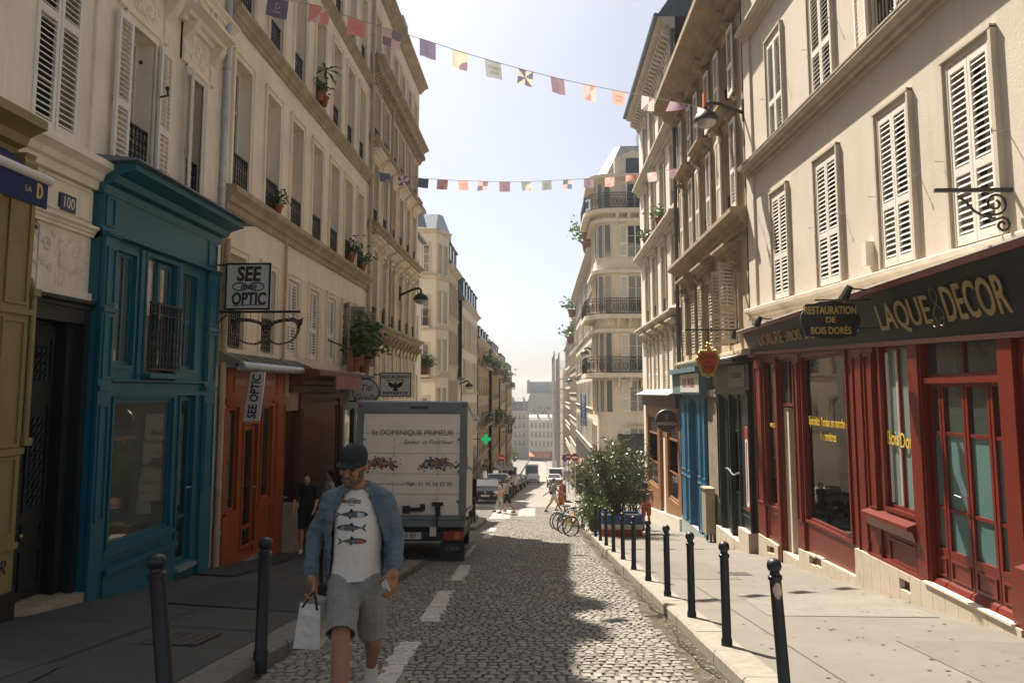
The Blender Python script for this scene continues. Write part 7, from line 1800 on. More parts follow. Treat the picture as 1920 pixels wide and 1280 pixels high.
car('parked_car', 'pale grey car parked on the right past the crossing people', 1.5, 98, 0, P_('pale', (.38,.39,.39)), 4.2, 1.78, 1.55, 'suv')
# ---------------------------------------------------------------- bicycles
def bicycle(label, x, y, rz, col, z=0, lean=6):
    t = thing('bicycle', (x, y, zr(y)+z), label, 'bicycle', 'bicycles parked at the right kerb'); t.rotation_euler = (0, R(lean), rz)
    fm = mat('bike_paint_'+col[0], col[1], .4, .1, 6)
    for yy in (-.52, .52):
        mb = MB(); mb.tube([(0, yy+.32*math.cos(k*math.pi/14), .34+.32*math.sin(k*math.pi/14)) for k in range(29)], .022, 6, False); ty = lpart('wheel', mb, RUB, t)
        mb = MB(); mb.tube([(0, yy+.295*math.cos(k*math.pi/12), .34+.295*math.sin(k*math.pi/12)) for k in range(25)], .011, 4, False); lpart('rim', mb, ALU, ty)
        mb = MB()
        for k in range(12): a = k*.5236; mb.tube([(0,yy,.34),(0,yy+.29*math.cos(a),.34+.29*math.sin(a))], .003, 3, False)
        mb.tube([(-.04,yy,.34),(.04,yy,.34)], .02, 6); lpart('spokes', mb, ALU, ty)
    mb = MB(); T_ = lambda *p: mb.tube(p, .016, 6)
    T_((0,.03,.32),(0,.16,.86)); T_((0,.12,.72),(0,-.36,.80)); T_((0,.03,.32),(0,-.35,.72)); T_((.03,.03,.32),(.03,.52,.34)); T_((-.03,.03,.32),(-.03,.52,.34)); T_((.03,.13,.74),(.03,.52,.34)); T_((-.03,.13,.74),(-.03,.52,.34)); T_((0,-.33,.66),(0,-.39,.95)); T_((.035,-.37,.66),(.035,-.52,.34)); T_((-.035,-.37,.66),(-.035,-.52,.34))
    lpart('frame', mb, fm, t, smooth=True)
    mb = MB(); mb.tube([(-.28,-.28,.98),(-.24,-.36,1.0),(0,-.40,.97),(.24,-.36,1.0),(.28,-.28,.98)], .013, 6); lpart('handlebar', mb, ALU, t, smooth=True)
    mb = MB(); mb.ball((0,.18,.90), (.075,.13,.035), 10, 6); mb.ball((0,.10,.905), (.035,.12,.03), 8, 5); lpart('saddle', mb, CHASS, t, smooth=True)
    mb = MB(); mb.tube([(.04,.03,.32),(.055,.03,.32)], .09, 14); mb.tube([(.05,.03,.32),(.11,.03,.2)], .012, 5); mb.tube([(-.05,.03,.32),(-.11,.03,.44)], .012, 5); lpart('crank', mb, ALU, t)
bicycle('black bicycle nearest the planter at the right kerb', 1.45, 27.6, R(118), ('black', (.02,.02,.02)))
bicycle('yellow framed bicycle second from the planter', 1.25, 29.4, R(122), ('yellow', (.55,.30,.03)), lean=-4)
bicycle('grey bicycle third from the planter at the right kerb', 1.15, 31.2, R(120), ('grey', (.22,.23,.24)))
bicycle('dark blue bicycle farthest in the row at the right kerb', 1.0, 33.0, R(124), ('blue', (.03,.05,.10)), lean=-5)
# ================================================================== PLANTS
def leaf_mat(name, c, tr=.35):
    if name in MATS: return MATS[name]
    m = mat(name, c, .28, .35, 12); nt = m.node_tree; b_ = nt.nodes['Principled BSDF']
    t_ = nt.nodes.new('ShaderNodeBsdfTranslucent'); t_.inputs[0].default_value = (c[0]*1.5, c[1]*1.6, c[2]*.8, 1); x = nt.nodes.new('ShaderNodeMixShader'); x.inputs[0].default_value = tr
    nt.links.new(b_.outputs[0], x.inputs[1]); nt.links.new(t_.outputs[0], x.inputs[2]); nt.links.new(x.outputs[0], nt.nodes['Material Output'].inputs[0]); return m
OLE = leaf_mat('oleander_leaf', (.05,.068,.04), .18); OLE2 = leaf_mat('oleander_leaf_yellow', (.15,.14,.04)); GRNL = leaf_mat('green_leaf', (.045,.085,.025)); BARK = mat('bark', (.11,.085,.055), .9, .3, 8)
def leafy(mb, p, d, L_, wd, rn):
    d = d.normalized(); s_ = d.cross(Vector((rn.uniform(-1,1), rn.uniform(-1,1), rn.uniform(-1,1)))).normalized(); nrm = d.cross(s_)
    m_ = p+d*L_*.5+nrm*L_*.04; mb.poly([p, m_+s_*wd, p+d*L_, m_-s_*wd])
def oleander(label, x, y, z, hgt, rad, seed, nstem=16, nl=3800, cat='shrub', name='oleander', planter=None, LL_=.13, wd=.013, m=None):
    rn = random.Random(seed); t = thing(name, (x, y, z), label, cat); base = Vector((x, y, z)); mb = MB(); tips = []
    for k in range(nstem):
        a = rn.random()*6.28; q = base+Vector((rn.gauss(0,.12), rn.gauss(0,.12), 0)); pts = [q.copy()]; r_ = rad*math.sqrt(rn.random()); H_ = hgt*(.62+.38*rn.random())*(1-.25*(r_/rad)**2)
        for j in range(1, 6): f = j/5; pts.append(base+Vector((math.cos(a)*r_*f**.8+rn.gauss(0,.04), math.sin(a)*r_*f**.8+rn.gauss(0,.04), H_*f)))
        mb.tube(pts, [.018,.016,.013,.010,.007,.004], 5)
        for j in range(1, 6): tips.append((pts[j], pts[j]-pts[j-1]))
        for j in range(2, 6):
            for _ in range(2):
                e = pts[j]+Vector((rn.gauss(0,.22), rn.gauss(0,.22), rn.gauss(.1,.15))); mb.tube([pts[j], e], [.006,.003], 4); tips.append((e, e-pts[j]))
    part('stems', mb, BARK, t)
    mb = MB()
    for k in range(nl):
        p, d = tips[rn.randrange(len(tips))]; p = p-d*rn.random()*.9+Vector((rn.gauss(0,.05), rn.gauss(0,.05), rn.gauss(0,.05)))
        dd = d.normalized()*.6+Vector((rn.gauss(0,.6), rn.gauss(0,.6), rn.gauss(.15,.5))); mb.mat(1 if rn.random() < .08 else 0); leafy(mb, p, dd, LL_*rn.uniform(.6,1.2), wd*rn.uniform(.8,1.3), rn)
    c = base; mb.v = [(v[0]-c.x, v[1]-c.y, v[2]-c.z) for v in mb.v]; o = put('foliage', mb.mesh('foliage', m or [OLE, OLE2], fix=False), t, c); o['kind'] = 'stuff'
    return t
zp = pav_r(25.5)
t = thing('striped_planter', (2.4, 25.4, zp), 'blue white and red boarded planter box behind the bollards', 'planter')
TRI = [('planter_red', (.36,.05,.02)), ('planter_red', (.36,.05,.02)), ('planter_white', (.62,.57,.48)), ('planter_blue', (.03,.10,.25)), ('planter_blue', (.03,.10,.25))]
for k, (n_, c_) in enumerate(TRI):
    m_ = mat(n_, c_, .6, .15, 5, .1, 40); z = zp-.02+k*.142
    for (x0, x1, y0, y1) in ((1.86, 3.06, 25.0, 25.04), (1.86, 3.06, 25.80, 25.84), (1.84, 1.88, 25.045, 25.795), (3.04, 3.08, 25.045, 25.795)):
        mb = MB(); mb.box(x0, x1, y0, y1, z, z+.134); part('board', mb, m_, t)
mb = MB(); mb.box(1.88, 3.04, 25.04, 25.80, zp+.5, zp+.62); part('soil', mb, mat('potting_soil', (.03,.022,.015), .95, .3, 9), t)
oleander('big grey-green oleander growing in the striped planter', 2.35, 25.45, zp+.6, 2.45, .95, 1, 20, 6500)
oleander('oleander standing behind the striped planter towards the shop', 3.0, 27.2, pav_r(27.2)+.3, 2.6, .85, 2, 16, 4200)
oleander('oleander at the kerb behind the bicycles', 2.0, 28.6, pav_r(28.6)+.2, 2.5, .85, 3, 16, 4200)
oleander('low yellow-green shrub between the bicycles and the planter', 1.75, 26.6, pav_r(26.6)+.1, 1.1, .5, 4, 12, 1800, m=[GRNL, OLE2])
oleander('taller pale oleander farther back on the right pavement', 2.5, 30.5, pav_r(30.5)+.3, 3.2, .8, 5, 14, 3600)
for k, (x, y) in enumerate(((3.0,27.2),(2.0,28.6),(2.5,30.5))):
    tt = thing('plant_tub', (x, y, pav_r(y)), ['dark tub of the oleander behind the striped planter', 'dark tub of the oleander behind the bicycles', 'dark tub of the farthest oleander'][k], 'tub'); mb = MB(); mb.lathe([(.24,-.03),(.3,.05),(.33,.42),(.36,.44),(.36,.5),(.3,.5)], (x, y, pav_r(y)), 16); part('tub_body', mb, mat('dark_tub', (.03,.03,.03), .6, .2, 5), tt, angle=40)
# balcony and window plants
POT = mat('terracotta', (.26,.09,.04), .8, .2, 6)
def pot_plant(label, p, s=1.0, kind='bush', seed=1):
    t = thing('potted_plant', p, label, 'plant', 'potted plants on sills and balconies'); p = Vector(p); rn = random.Random(seed)
    mb = MB(); mb.lathe([(.07*s,0),(.10*s,.16*s),(.12*s,.17*s),(.12*s,.2*s),(.09*s,.2*s)], p, 12); part('pot', mb, POT, t, angle=40)
    mb = MB(); st = MB()
    if kind == 'palm':
        st.tube([p+Vector((0,0,.15*s)), p+Vector((.05*s,0,.5*s)), p+Vector((.02*s,0,.8*s))], .02*s, 6); c = p+Vector((.02*s,0,.8*s))
        for k in range(14):
            a = k*2.4; q = Vector((math.cos(a), math.sin(a), .4-.05*k)).normalized(); pts = [c, c+q*.22*s, c+q*.42*s+Vector((0,0,-.12*s))]
            side = q.cross(Vector((0,0,1))).normalized()*.035*s
            mb.poly([pts[0], pts[1]+side, pts[2], pts[1]-side])
    else:
        st.tube([p+Vector((0,0,.15*s)), p+Vector((0,0,.3*s))], .012*s, 5)
        for k in range(150):
            q = p+Vector((rn.gauss(0,.15), rn.gauss(0,.15), .28+abs(rn.gauss(0,.14))))*1.0 if False else p+Vector((rn.gauss(0,.14*s), rn.gauss(0,.14*s), .24*s+abs(rn.gauss(0,.13*s)))); leafy(mb, q, Vector((rn.gauss(0,1), rn.gauss(0,1), rn.gauss(.2,.8))), .10*s, .025*s, rn)
    part('stem', st, BARK, t); me = mb; c = p; me.v = [(v[0]-c.x, v[1]-c.y, v[2]-c.z) for v in me.v]; o = put('foliage', me.mesh('foliage', GRNL, fix=False), t, c)
    if kind != 'palm': o['kind'] = 'stuff'
pot_plant('small palm in a clay pot on an upper sill of the ochre house', FL.p(18.98, 8.62, .12), 1.15, 'palm')
pot_plant('bushy plant in a clay pot beside the small palm', FL.p(18.6, 8.62, .12), 1.0, seed=3)
pot_plant('trailing plant on the sixth window sill of the ochre house', FL.p(22.15, 5.18, .1), 1.3, seed=4); pot_plant('plant in a red pot on the last window sill of the ochre house', FL.p(23.6, 5.18, .12), 1.1, seed=5)
pot_plant('small grey plant on the second window sill of the ochre house', FL.p(15.9, 5.2, .1), .9, seed=6)
for k in range(5): pot_plant(['lowest plant of the leafy window by the grey shutters', 'leafy plant hanging by the open grey shutter', 'tall leafy plant between the grey shutters', 'bushy plant above the brown canopy', 'leafy plant at the right grey shutter'][k], FL.p(22.0+k*.42, 2.12+.35*(k % 3), .3), 1.9, seed=10+k)
pot_plant('plant on the lower balcony of the white corner house', F4.p(.95, 2.75, .4), 2.6, seed=20); pot_plant('second plant on the lower balcony of the white corner house', F4.p(.6, 2.75, .4), 2.2, seed=21)
pot_plant('cactus-like plant on the string course of the pale right house', FR.p(31.2, 8.07, .2), 1.6, seed=22); pot_plant('small plant on the string course further along the pale right house', FR.p(35.3, 8.07, .2), 1.4, seed=23)
for k in range(8): pot_plant(['leafy plant on a balcony of the first ochre far house', 'big plant on an upper balcony of the brown far house', 'plant on a low balcony of the brown far house', 'plant at the top of the tan far house', 'bush on the roof edge of the cream pressing house', 'roof bush on the grey right house', 'hanging bush under the roof of the grey right house', 'bush on the roof terrace near the corner balconies'][k], [(-5.9,88,4.2),(-5.5,100,3.7),(-5.5,104,-2.6),(-5.3,118,3.0),(3.8,64,12.8),(3.9,100,10.9),(3.9,106,7.9),(3.6,61.5,13.2)][k], [3,4,4,4,4.5,5,5,3.5][k], seed=30+k)
# small street trees by the far terrace
oleander('yellow-green potted tree by the far right terrace', 3.0, 64, zr(64)+.14, 3.2, .8, 61, 10, 1200, 'tree', 'small_tree', LL_=.25, wd=.07, m=[OLE2, GRNL]); oleander('small green tree at the far end of the street', -9.6, 285, zr(285), 5, 2.2, 62, 10, 900, 'tree', 'small_tree', LL_=.7, wd=.25, m=[OLE2, GRNL])
# ================================================================== PEOPLE
SKIN = mat('skin_tan', (.36,.165,.085), .55, .08, 14, .08, 200); SKIN2 = mat('skin_light', (.42,.24,.15), .55, .08, 14)
HAIR = mat('dark_hair', (.018,.013,.010), .6, .3, 20)
def cap_(mb, p, q, r0, r1, n=12):
    p, q = Vector(p), Vector(q); mb.ball(p, r0, n, 8); mb.ball(q, r1, n, 8)
    if (q-p).length > 1e-4: mb.tube([p, q], [r0, r1], n)
def chain(mb, pts, rs, n=12):
    for i in range(len(pts)-1): cap_(mb, pts[i], pts[i+1], rs[i], rs[i+1], n)
def ell(mb, c, r, M=None): mb.ball(c, r, 16, 12, M)
def crumple(me, amp, fr, stretch=(1,1,1), seed=0):
    me.update(); ns = [v.normal.copy() for v in me.vertices]
    for v, n_ in zip(me.vertices, ns):
        p = Vector((v.co.x*stretch[0], v.co.y*stretch[1], v.co.z*stretch[2]))*fr+Vector((seed,seed*2,0))
        v.co += n_*(amp*(noise.noise(p)+.5*noise.noise(p*2.1)))
def hand(mb, wrist, palm, fdir, side, curl=.5, s=1.0, spread=1.0):
    """palm and five unequal, bent fingers; fdir = way the fingers point, side = towards the thumb."""
    wrist, palm, f, sd = Vector(wrist), Vector(palm), Vector(fdir).normalized(), Vector(side).normalized(); nn = f.cross(sd).normalized()
    cap_(mb, wrist, palm-f*.03*s, .024*s, .028*s)
    for k in (-1, 0, 1): cap_(mb, palm-f*.035*s+sd*.02*k*s, palm+f*.035*s+sd*.026*k*s, .016*s, .0145*s, 8)
    for k, ln in ((1.5, .068), (.5, .078), (-.5, .072), (-1.5, .056)):
        b_ = palm+f*.04*s+sd*k*.0185*s*spread; c1 = b_+(f*math.cos(curl*.6)+nn*math.sin(curl*.6))*ln*.48*s; c2 = c1+(f*math.cos(curl*1.5)+nn*math.sin(curl*1.5))*ln*.32*s; c3 = c2+(f*math.cos(curl*2.3)+nn*math.sin(curl*2.3))*ln*.28*s
        chain(mb, [b_, c1, c2, c3], [.0098*s,.009*s,.0084*s,.0072*s], 8)
    tb = palm-f*.025*s+sd*.03*s; t1 = tb+(sd*.7+f*.6+nn*.35).normalized()*.036*s; t2 = t1+(sd*.25+f*.9+nn*.5).normalized()*.032*s
    chain(mb, [tb, t1, t2], [.0145*s,.0115*s,.009*s], 8)
# ---------------------------------------------------------------- the man walking towards us
Yt = 5.4
gz = lambda y: zr(y)
A_ = aty
head_c = A_(663, 873, Yt-.03); neck = A_(672, 912, Yt+.05)
shR, shL = A_(617, 936, Yt+.02), A_(726, 933, Yt+.02)      # his right is on the left of the picture
elR, elL = A_(590, 1006, Yt+.08), A_(745, 1006, Yt+.06); wrR, wrL = A_(582, 1078, Yt-.06), A_(739, 1066, Yt-.12)
pel = A_(668, 1080, Yt+.02); hpR, hpL = A_(646, 1096, Yt), A_(693, 1096, Yt+.02)
knR, knL = A_(638, 1200, Yt-.28), A_(699, 1198, Yt+.14); anR = A_(634, 1352, Yt-.50); anL = A_(696, 1246, Yt+.46)
anR.z = gz(anR.y)+.11
man = thing('person', (pel.x, Yt, gz(Yt)), 'walking man in dark cap, open blue shirt, printed white T-shirt and grey shorts', 'person')
mb = MB()
tilt = Matrix.Rotation(R(16), 3, 'X') @ Matrix.Rotation(R(-14), 3, 'Z')     # looking down and to his right
Hd = lambda x, y, z: head_c+tilt @ Vector((x, y, z))
ell(mb, Hd(0,.012,.022), (.078,.098,.098), tilt); ell(mb, Hd(0,-.022,-.055), (.058,.068,.068), tilt)     # skull, jaw
ell(mb, Hd(0,-.072,-.098), (.03,.026,.024), tilt)                                                  # chin
ell(mb, Hd(0,-.100,-.012), (.012,.016,.032), tilt); ell(mb, Hd(0,-.112,-.028), (.015,.014,.012), tilt)      # nose
for s in (-1, 1):
    ell(mb, Hd(s*.034,-.084,.022), (.026,.014,.010), tilt); ell(mb, Hd(s*.043,-.070,-.022), (.024,.024,.026), tilt); ell(mb, Hd(s*.083,.015,-.008), (.012,.024,.034), tilt); ell(mb, Hd(s*.011,-.112,-.030), (.009,.010,.008), tilt)
ell(mb, Hd(0,-.094,-.062), (.026,.012,.007), tilt); ell(mb, Hd(0,-.092,-.074), (.023,.012,.008), tilt)      # lips
cap_(mb, neck+Vector((0,.01,-.05)), Hd(0,.02,-.06), .060, .056)
chain(mb, [shR, elR, wrR], [.034,.034,.029]); chain(mb, [shL, elL, wrL], [.034,.034,.029])
cap_(mb, shR+Vector((.03,0,0)), shL-Vector((.03,0,0)), .03, .03); cap_(mb, neck+Vector((0,.03,-.08)), pel, .07, .08); cap_(mb, pel, hpR, .09, .085); cap_(mb, pel, hpL, .09, .085)
for (h_, k_, a_) in ((hpR, knR, anR), (hpL, knL, anL)):
    cap_(mb, h_, k_, .085, .058); calf = k_.lerp(a_, .3)+Vector((0,.026,0)); chain(mb, [k_, calf, k_.lerp(a_, .65)+Vector((0,.012,0)), a_], [.056,.058,.045,.037])
handR = A_(587, 1096, Yt-.07); handL = A_(735, 1086, Yt-.14)
hand(mb, wrR, handR, (.25,-.15,-1), (.55,-.8,-.0), 1.15, 1.08); hand(mb, wrL, handL, (-.12,-.12,-1), (-.75,-.6,.1), .42, 1.08)
me = remesh(mb, .0058, 3, 'body'); me.materials.append(SKIN); body = put('body', me, man)
# eyes, mostly in the shade of the brim
mb = MB()
for s in (-1, 1): ell(mb, Hd(s*.034,-.083,.004), (.014,.008,.007), tilt)
part('eyes', mb, mat('eye_dark', (.03,.02,.015), .2), man, smooth=True)
BEARD = mat('grey_beard', (.13,.105,.085), .9, .45, 60, .6, 300)
mb = MB(); ell(mb, Hd(0,-.030,-.084), (.0585,.066,.044), tilt); ell(mb, Hd(0,-.073,-.103), (.033,.028,.026), tilt); ell(mb, Hd(0,-.099,-.050), (.030,.012,.008), tilt)
for s in (-1, 1): ell(mb, Hd(s*.060,-.012,-.056), (.013,.034,.042), tilt); ell(mb, Hd(s*.030,-.095,-.066), (.008,.012,.018), tilt)
me = remesh(mb, .006, 2, 'beard'); crumple(me, .004, 60); me.materials.append(BEARD); put('beard', me, man)
CAPM = mat('cap_dark_green', (.013,.017,.016), .85, .15, 20, .2, 200)
mb = MB(); ct = tilt; Hc = Hd
vs = []; n = 24; prof = [(1.0,.040),(1.03,.065),(.97,.095),(.80,.124),(.5,.143),(.2,.150)]
for (r_, z) in prof:
    for k in range(n): a = 2*math.pi*k/n; vs.append(Hd(.086*r_*math.cos(a), .012+.106*r_*math.sin(a), z))
vs.append(Hd(0,.012,.151)); fs = [(i*n+k, i*n+(k+1)%n, (i+1)*n+(k+1)%n, (i+1)*n+k) for i in range(5) for k in range(n)]+[(5*n+k, 5*n+(k+1)%n, 6*n) for k in range(n)]
mb.raw(vs, fs); cp = part('cap', mb, CAPM, man, smooth=True)
mb = MB(); N = 12; top = []; bot = []
for k in range(N+1):
    a = math.pi+math.pi*k/N; xi, yi = .088*math.cos(a), .012+.104*math.sin(a); f = math.sin(math.pi*k/N)
    xo, yo = .095*math.cos(a), .012+.104*math.sin(a)-.068*f**.6
    top.append((Hd(xi, yi, .056), Hd(xo, yo, .046-.024*abs(math.cos(a))**2+.002))); bot.append((Hd(xi, yi, .050), Hd(xo, yo, .040-.024*abs(math.cos(a))**2+.002)))
for k in range(N):
    mb.poly([top[k][0], top[k+1][0], top[k+1][1], top[k][1]]); mb.poly([bot[k][0], bot[k][1], bot[k+1][1], bot[k+1][0]]); mb.poly([top[k][1], top[k+1][1], bot[k+1][1], bot[k][1]])
part('brim', mb, CAPM, cp, smooth=True)
mb = MB(); mb.tube([Hd(-.088, -.03, .05), Hd(-.092,.02,.05)], .004, 5); mb.ball(Hd(0,.012,.153), .008, 8, 6); part('button', mb, CAPM, cp)
# T-shirt
def loft(mb, secs, n=28):
    vs = [c+Vector((rx*math.cos(2*math.pi*k/n), ry*math.sin(2*math.pi*k/n), 0)) for c, rx, ry in secs for k in range(n)]; m_ = len(secs)
    mb.raw(vs, [(i*n+k, i*n+(k+1)%n, (i+1)*n+(k+1)%n, (i+1)*n+k) for i in range(m_-1) for k in range(n)]+[tuple(range(n-1, -1, -1)), tuple((m_-1)*n+k for k in range(n))])
TEE = mat('tshirt_white', (.76,.68,.56), .9, .05, 10, .1, 250)
mb = MB(); ch = neck.lerp(pel, .35); be = neck.lerp(pel, .75)
def torso(mb, g=0.0, z_end=None):
    loft(mb, [(neck.lerp(pel, t_)+Vector((0,.015,-.01)), rx+g, ry+g) for t_, rx, ry in ((-.02,.07,.06), (.04,.11,.075), (.12,.15,.088), (.22,.168,.105), (.34,.170,.117), (.5,.162,.118), (.65,.160,.120), (.8,.163,.123), (.93,.174,.134), (1.08,.180,.140))])
torso(mb); cap_(mb, neck+Vector((0,.012,.0)), neck+Vector((0,.012,-.1)), .070, .11)
me = remesh(mb, .0085, 5, 'tshirt'); crumple(me, .007, 9, (1,1,.7), 3); crumple(me, .0025, 26, (1,1,.6), 8); hem = pel.z-.0
bm = bmesh.new(); bm.from_mesh(me); bmesh.ops.delete(bm, geom=[v for v in bm.verts if (v.co.z > neck.z+.008+.25*max(0, v.co.y-neck.y) and abs(v.co.x-neck.x) < .1)], context='VERTS'); bmesh.ops.bisect_plane(bm, geom=bm.verts[:]+bm.edges[:]+bm.faces[:], plane_co=(pel.x, pel.y, hem-.01), plane_no=(.06,0,-1), clear_outer=True); bm.to_mesh(me); bm.free()
me.materials.append(TEE); tee = put('tshirt', me, man); tee_bvh = BVHTree.FromPolygons([v.co for v in me.vertices], [p.vertices[:] for p in me.polygons])
# print on the shirt, laid on its surface
def on_tee(px, py, lift=.004):
    d = ray(px, py); h_ = tee_bvh.ray_cast(CAM, d.normalized(), 12)
    if h_[0] is None: return A_(px, py, Yt-.14)
    return h_[0]-d.normalized()*lift
PR = mat('shirt_print_black', (.022,.024,.026), .9); PRG = mat('shirt_print_grey', (.13,.145,.155), .9, .35, 60); PRY = mat('shirt_print_yellow', (.42,.30,.10), .9); PRR = mat('shirt_print_red', (.36,.10,.06), .9); PRW = mat('shirt_print_pale', (.40,.44,.47), .9, .3, 90)
def shirt_text(body, px, py, sz, **kw):
    me = text_mesh(body, PR, 1.0, ext=0, **kw); xs = [v.co.x for v in me.vertices]; o = Vector(A_(px, py, Yt))
    for v in me.vertices: x, y_, z = v.co; v.co = on_tee(px+x*sz, py-y_*sz+x*sz*.02)-o
    put('shirt_lettering', me, tee, o)
shirt_text('MARINIÈRE', 659, 940, 10.0, sx=.72, bold=.02); shirt_text('bonne', 659, 934, 4.2, bold=.02); shirt_text('Pinard', 659, 946.5, 4.0, shear=.3, bold=.02)
def fish(cx_, cy_, L_, flip, bandm, bx):
    mb = MB(); sg = -1 if flip else 1; n = 20; hh = .118*L_
    up = []; dn = []
    for k in range(n+1):
        t_ = k/n; w_ = hh*(math.sin(math.pi*min(1, t_*1.02))**.62)*(1-.45*t_)+.010*L_; up.append((cx_+sg*(.5-t_*.82)*L_, cy_-w_)); dn.append((cx_+sg*(.5-t_*.82)*L_, cy_+w_*.95))
    for k in range(n):
        t_ = (k+.5)/n; mb.mat(2 if (bx[0] < t_ < bx[1]) else (0 if t_ > .03 else 1)); mb.poly([on_tee(*up[k]), on_tee(*up[k+1]), on_tee(*dn[k+1]), on_tee(*dn[k])])
    mb.mat(1)
    tx = cx_-sg*.32*L_
    for s in (-1, 1): mb.poly([on_tee(tx, cy_, .005), on_tee(tx-sg*.19*L_, cy_+s*.15*L_, .005), on_tee(tx-sg*.12*L_, cy_+s*.02*L_, .005)])
    mb.poly([on_tee(cx_+sg*.08*L_, cy_-hh*.8, .005), on_tee(cx_-sg*.02*L_, cy_-hh*1.55, .005), on_tee(cx_-sg*.07*L_, cy_-hh*.7, .005)])
    mb.poly([on_tee(cx_+sg*.02*L_, cy_+hh*.7, .005), on_tee(cx_-sg*.06*L_, cy_+hh*1.3, .005), on_tee(cx_-sg*.09*L_, cy_+hh*.6, .005)])
    for k in range(n): mb.poly([on_tee(*up[k], .0055), on_tee(*up[k+1], .0055), on_tee(up[k+1][0], up[k+1][1]+hh*.28, .0055), on_tee(up[k][0], up[k][1]+hh*.28, .0055)])
    ex, ey = cx_+sg*.43*L_, cy_-.01*L_; mb.poly([on_tee(ex+.022*L_*math.cos(a*.9), ey+.022*L_*math.sin(a*.9), .006) for a in range(7)])
    me = mb.mesh('shirt_fish_print', [PRG, PR, bandm], fix=False); put('shirt_fish_print', me, tee)
fish(659, 964, 62, False, PRW, (.16,.40)); fish(659, 989, 56, True, PRY, (.18,.30)); fish(660, 1014, 54, False, PRR, (.13,.42))
# open blue overshirt
SHB = mat('overshirt_blue', (.115,.145,.165), .92, .14, 18, .25, 220)
mb = MB(); torso(mb, .022); chain(mb, [neck+Vector((-.05,.03,.0)), shR+Vector((.012,0,-.008)), elR, wrR+(elR-wrR)*.12], [.042,.066,.057,.047]); chain(mb, [neck+Vector((.05,.03,.0)), shL+Vector((-.012,0,-.008)), elL, wrL+(elL-wrL)*.12], [.042,.066,.057,.047])
for s, sh in ((-1, shR), (1, shL)): cap_(mb, sh+Vector((-s*.03,0,-.06)), Vector((pel.x+s*.145, pel.y+.02, pel.z-.03)), .066, .064)
cap_(mb, neck+Vector((0,.045,.0)), neck+Vector((0,.05,-.08)), .075, .11)
me = remesh(mb, .0085, 4, 'overshirt'); crumple(me, .010, 9, (1,1,1.3), 1); crumple(me, .0075, 20, (.7,.7,1.8), 5)
def opening(v):
    co = v.co; dz = (neck.z-co.z)
    if co.z > neck.z+.035: return True
    if co.y > Yt-.015: return False
    px = CX+FPX*(co-CAM).dot(_r)/(co-CAM).dot(_f); py = CY-FPX*(co-CAM).dot(_u)/(co-CAM).dot(_f)
    lt = [(895,648),(930,643),(960,628),(1000,622),(1040,620),(1120,612)]; rt = [(890,690),(930,694),(960,702),(1000,716),(1040,726),(1120,733)]
    def at(T_): 
        for (a, b_), (c, d) in zip(T_[:-1], T_[1:]):
            if a <= py <= c: return lerp(b_, d, (py-a)/(c-a))
        return T_[0][1] if py < T_[0][0] else T_[-1][1]
    return at(lt) < px < at(rt)
bm = bmesh.new(); bm.from_mesh(me)
cut = [v for v in bm.verts if opening(v) or v.co.z < pel.z-.055+.02*math.sin(v.co.x*17)-(0 if abs(v.co.x-pel.x) < .2 else 9)]
bmesh.ops.delete(bm, geom=cut, context='VERTS'); bm.to_mesh(me); bm.free()
me.materials.append(SHB); js = put('overshirt', me, man); so_m = js.modifiers.new('thick', 'SOLIDIFY'); so_m.thickness = .006; so_m.offset = -1
mb = MB()
for w_, e_ in ((wrR, elR), (wrL, elL)): p = w_.lerp(e_, .10); q = w_.lerp(e_, .30); mb.tube([p, q], [.050,.053], 14)
part('cuff', mb, SHB, js, smooth=True)
# shorts
SHO = mat('shorts_grey', (.27,.26,.225), .92, .10, 14, .2, 250)
mb = MB(); ell(mb, pel+Vector((0,.015,.03)), (.150,.105,.09)); ell(mb, pel+Vector((0,.02,-.06)), (.172,.124,.10))
for h_, k_ in ((hpR, knR), (hpL, knL)): d_ = (k_-h_); chain(mb, [h_, h_+d_*.5, h_+d_*.93], [.116,.104,.097])
me = remesh(mb, .0085, 4, 'shorts'); crumple(me, .008, 9, (1,1,1.5), 11); crumple(me, .003, 26, (1,1,1.8), 4)
bm = bmesh.new(); bm.from_mesh(me)
def belowhem(v):
    for h_, k_ in ((hpR, knR), (hpL, knL)):
        ax = (k_-h_).normalized(); t_ = (v.co-h_).dot(ax); r_ = ((v.co-h_)-ax*t_).length
        if t_ > (k_-h_).length*.90 and r_ < .16: return True
    return v.co.z > pel.z+.07
bmesh.ops.delete(bm, geom=[v for v in bm.verts if belowhem(v)], context='VERTS'); bm.to_mesh(me); bm.free()
me.materials.append(SHO); o = put('shorts', me, man); m2 = o.modifiers.new('thick', 'SOLIDIFY'); m2.thickness = .008; m2.offset = -1
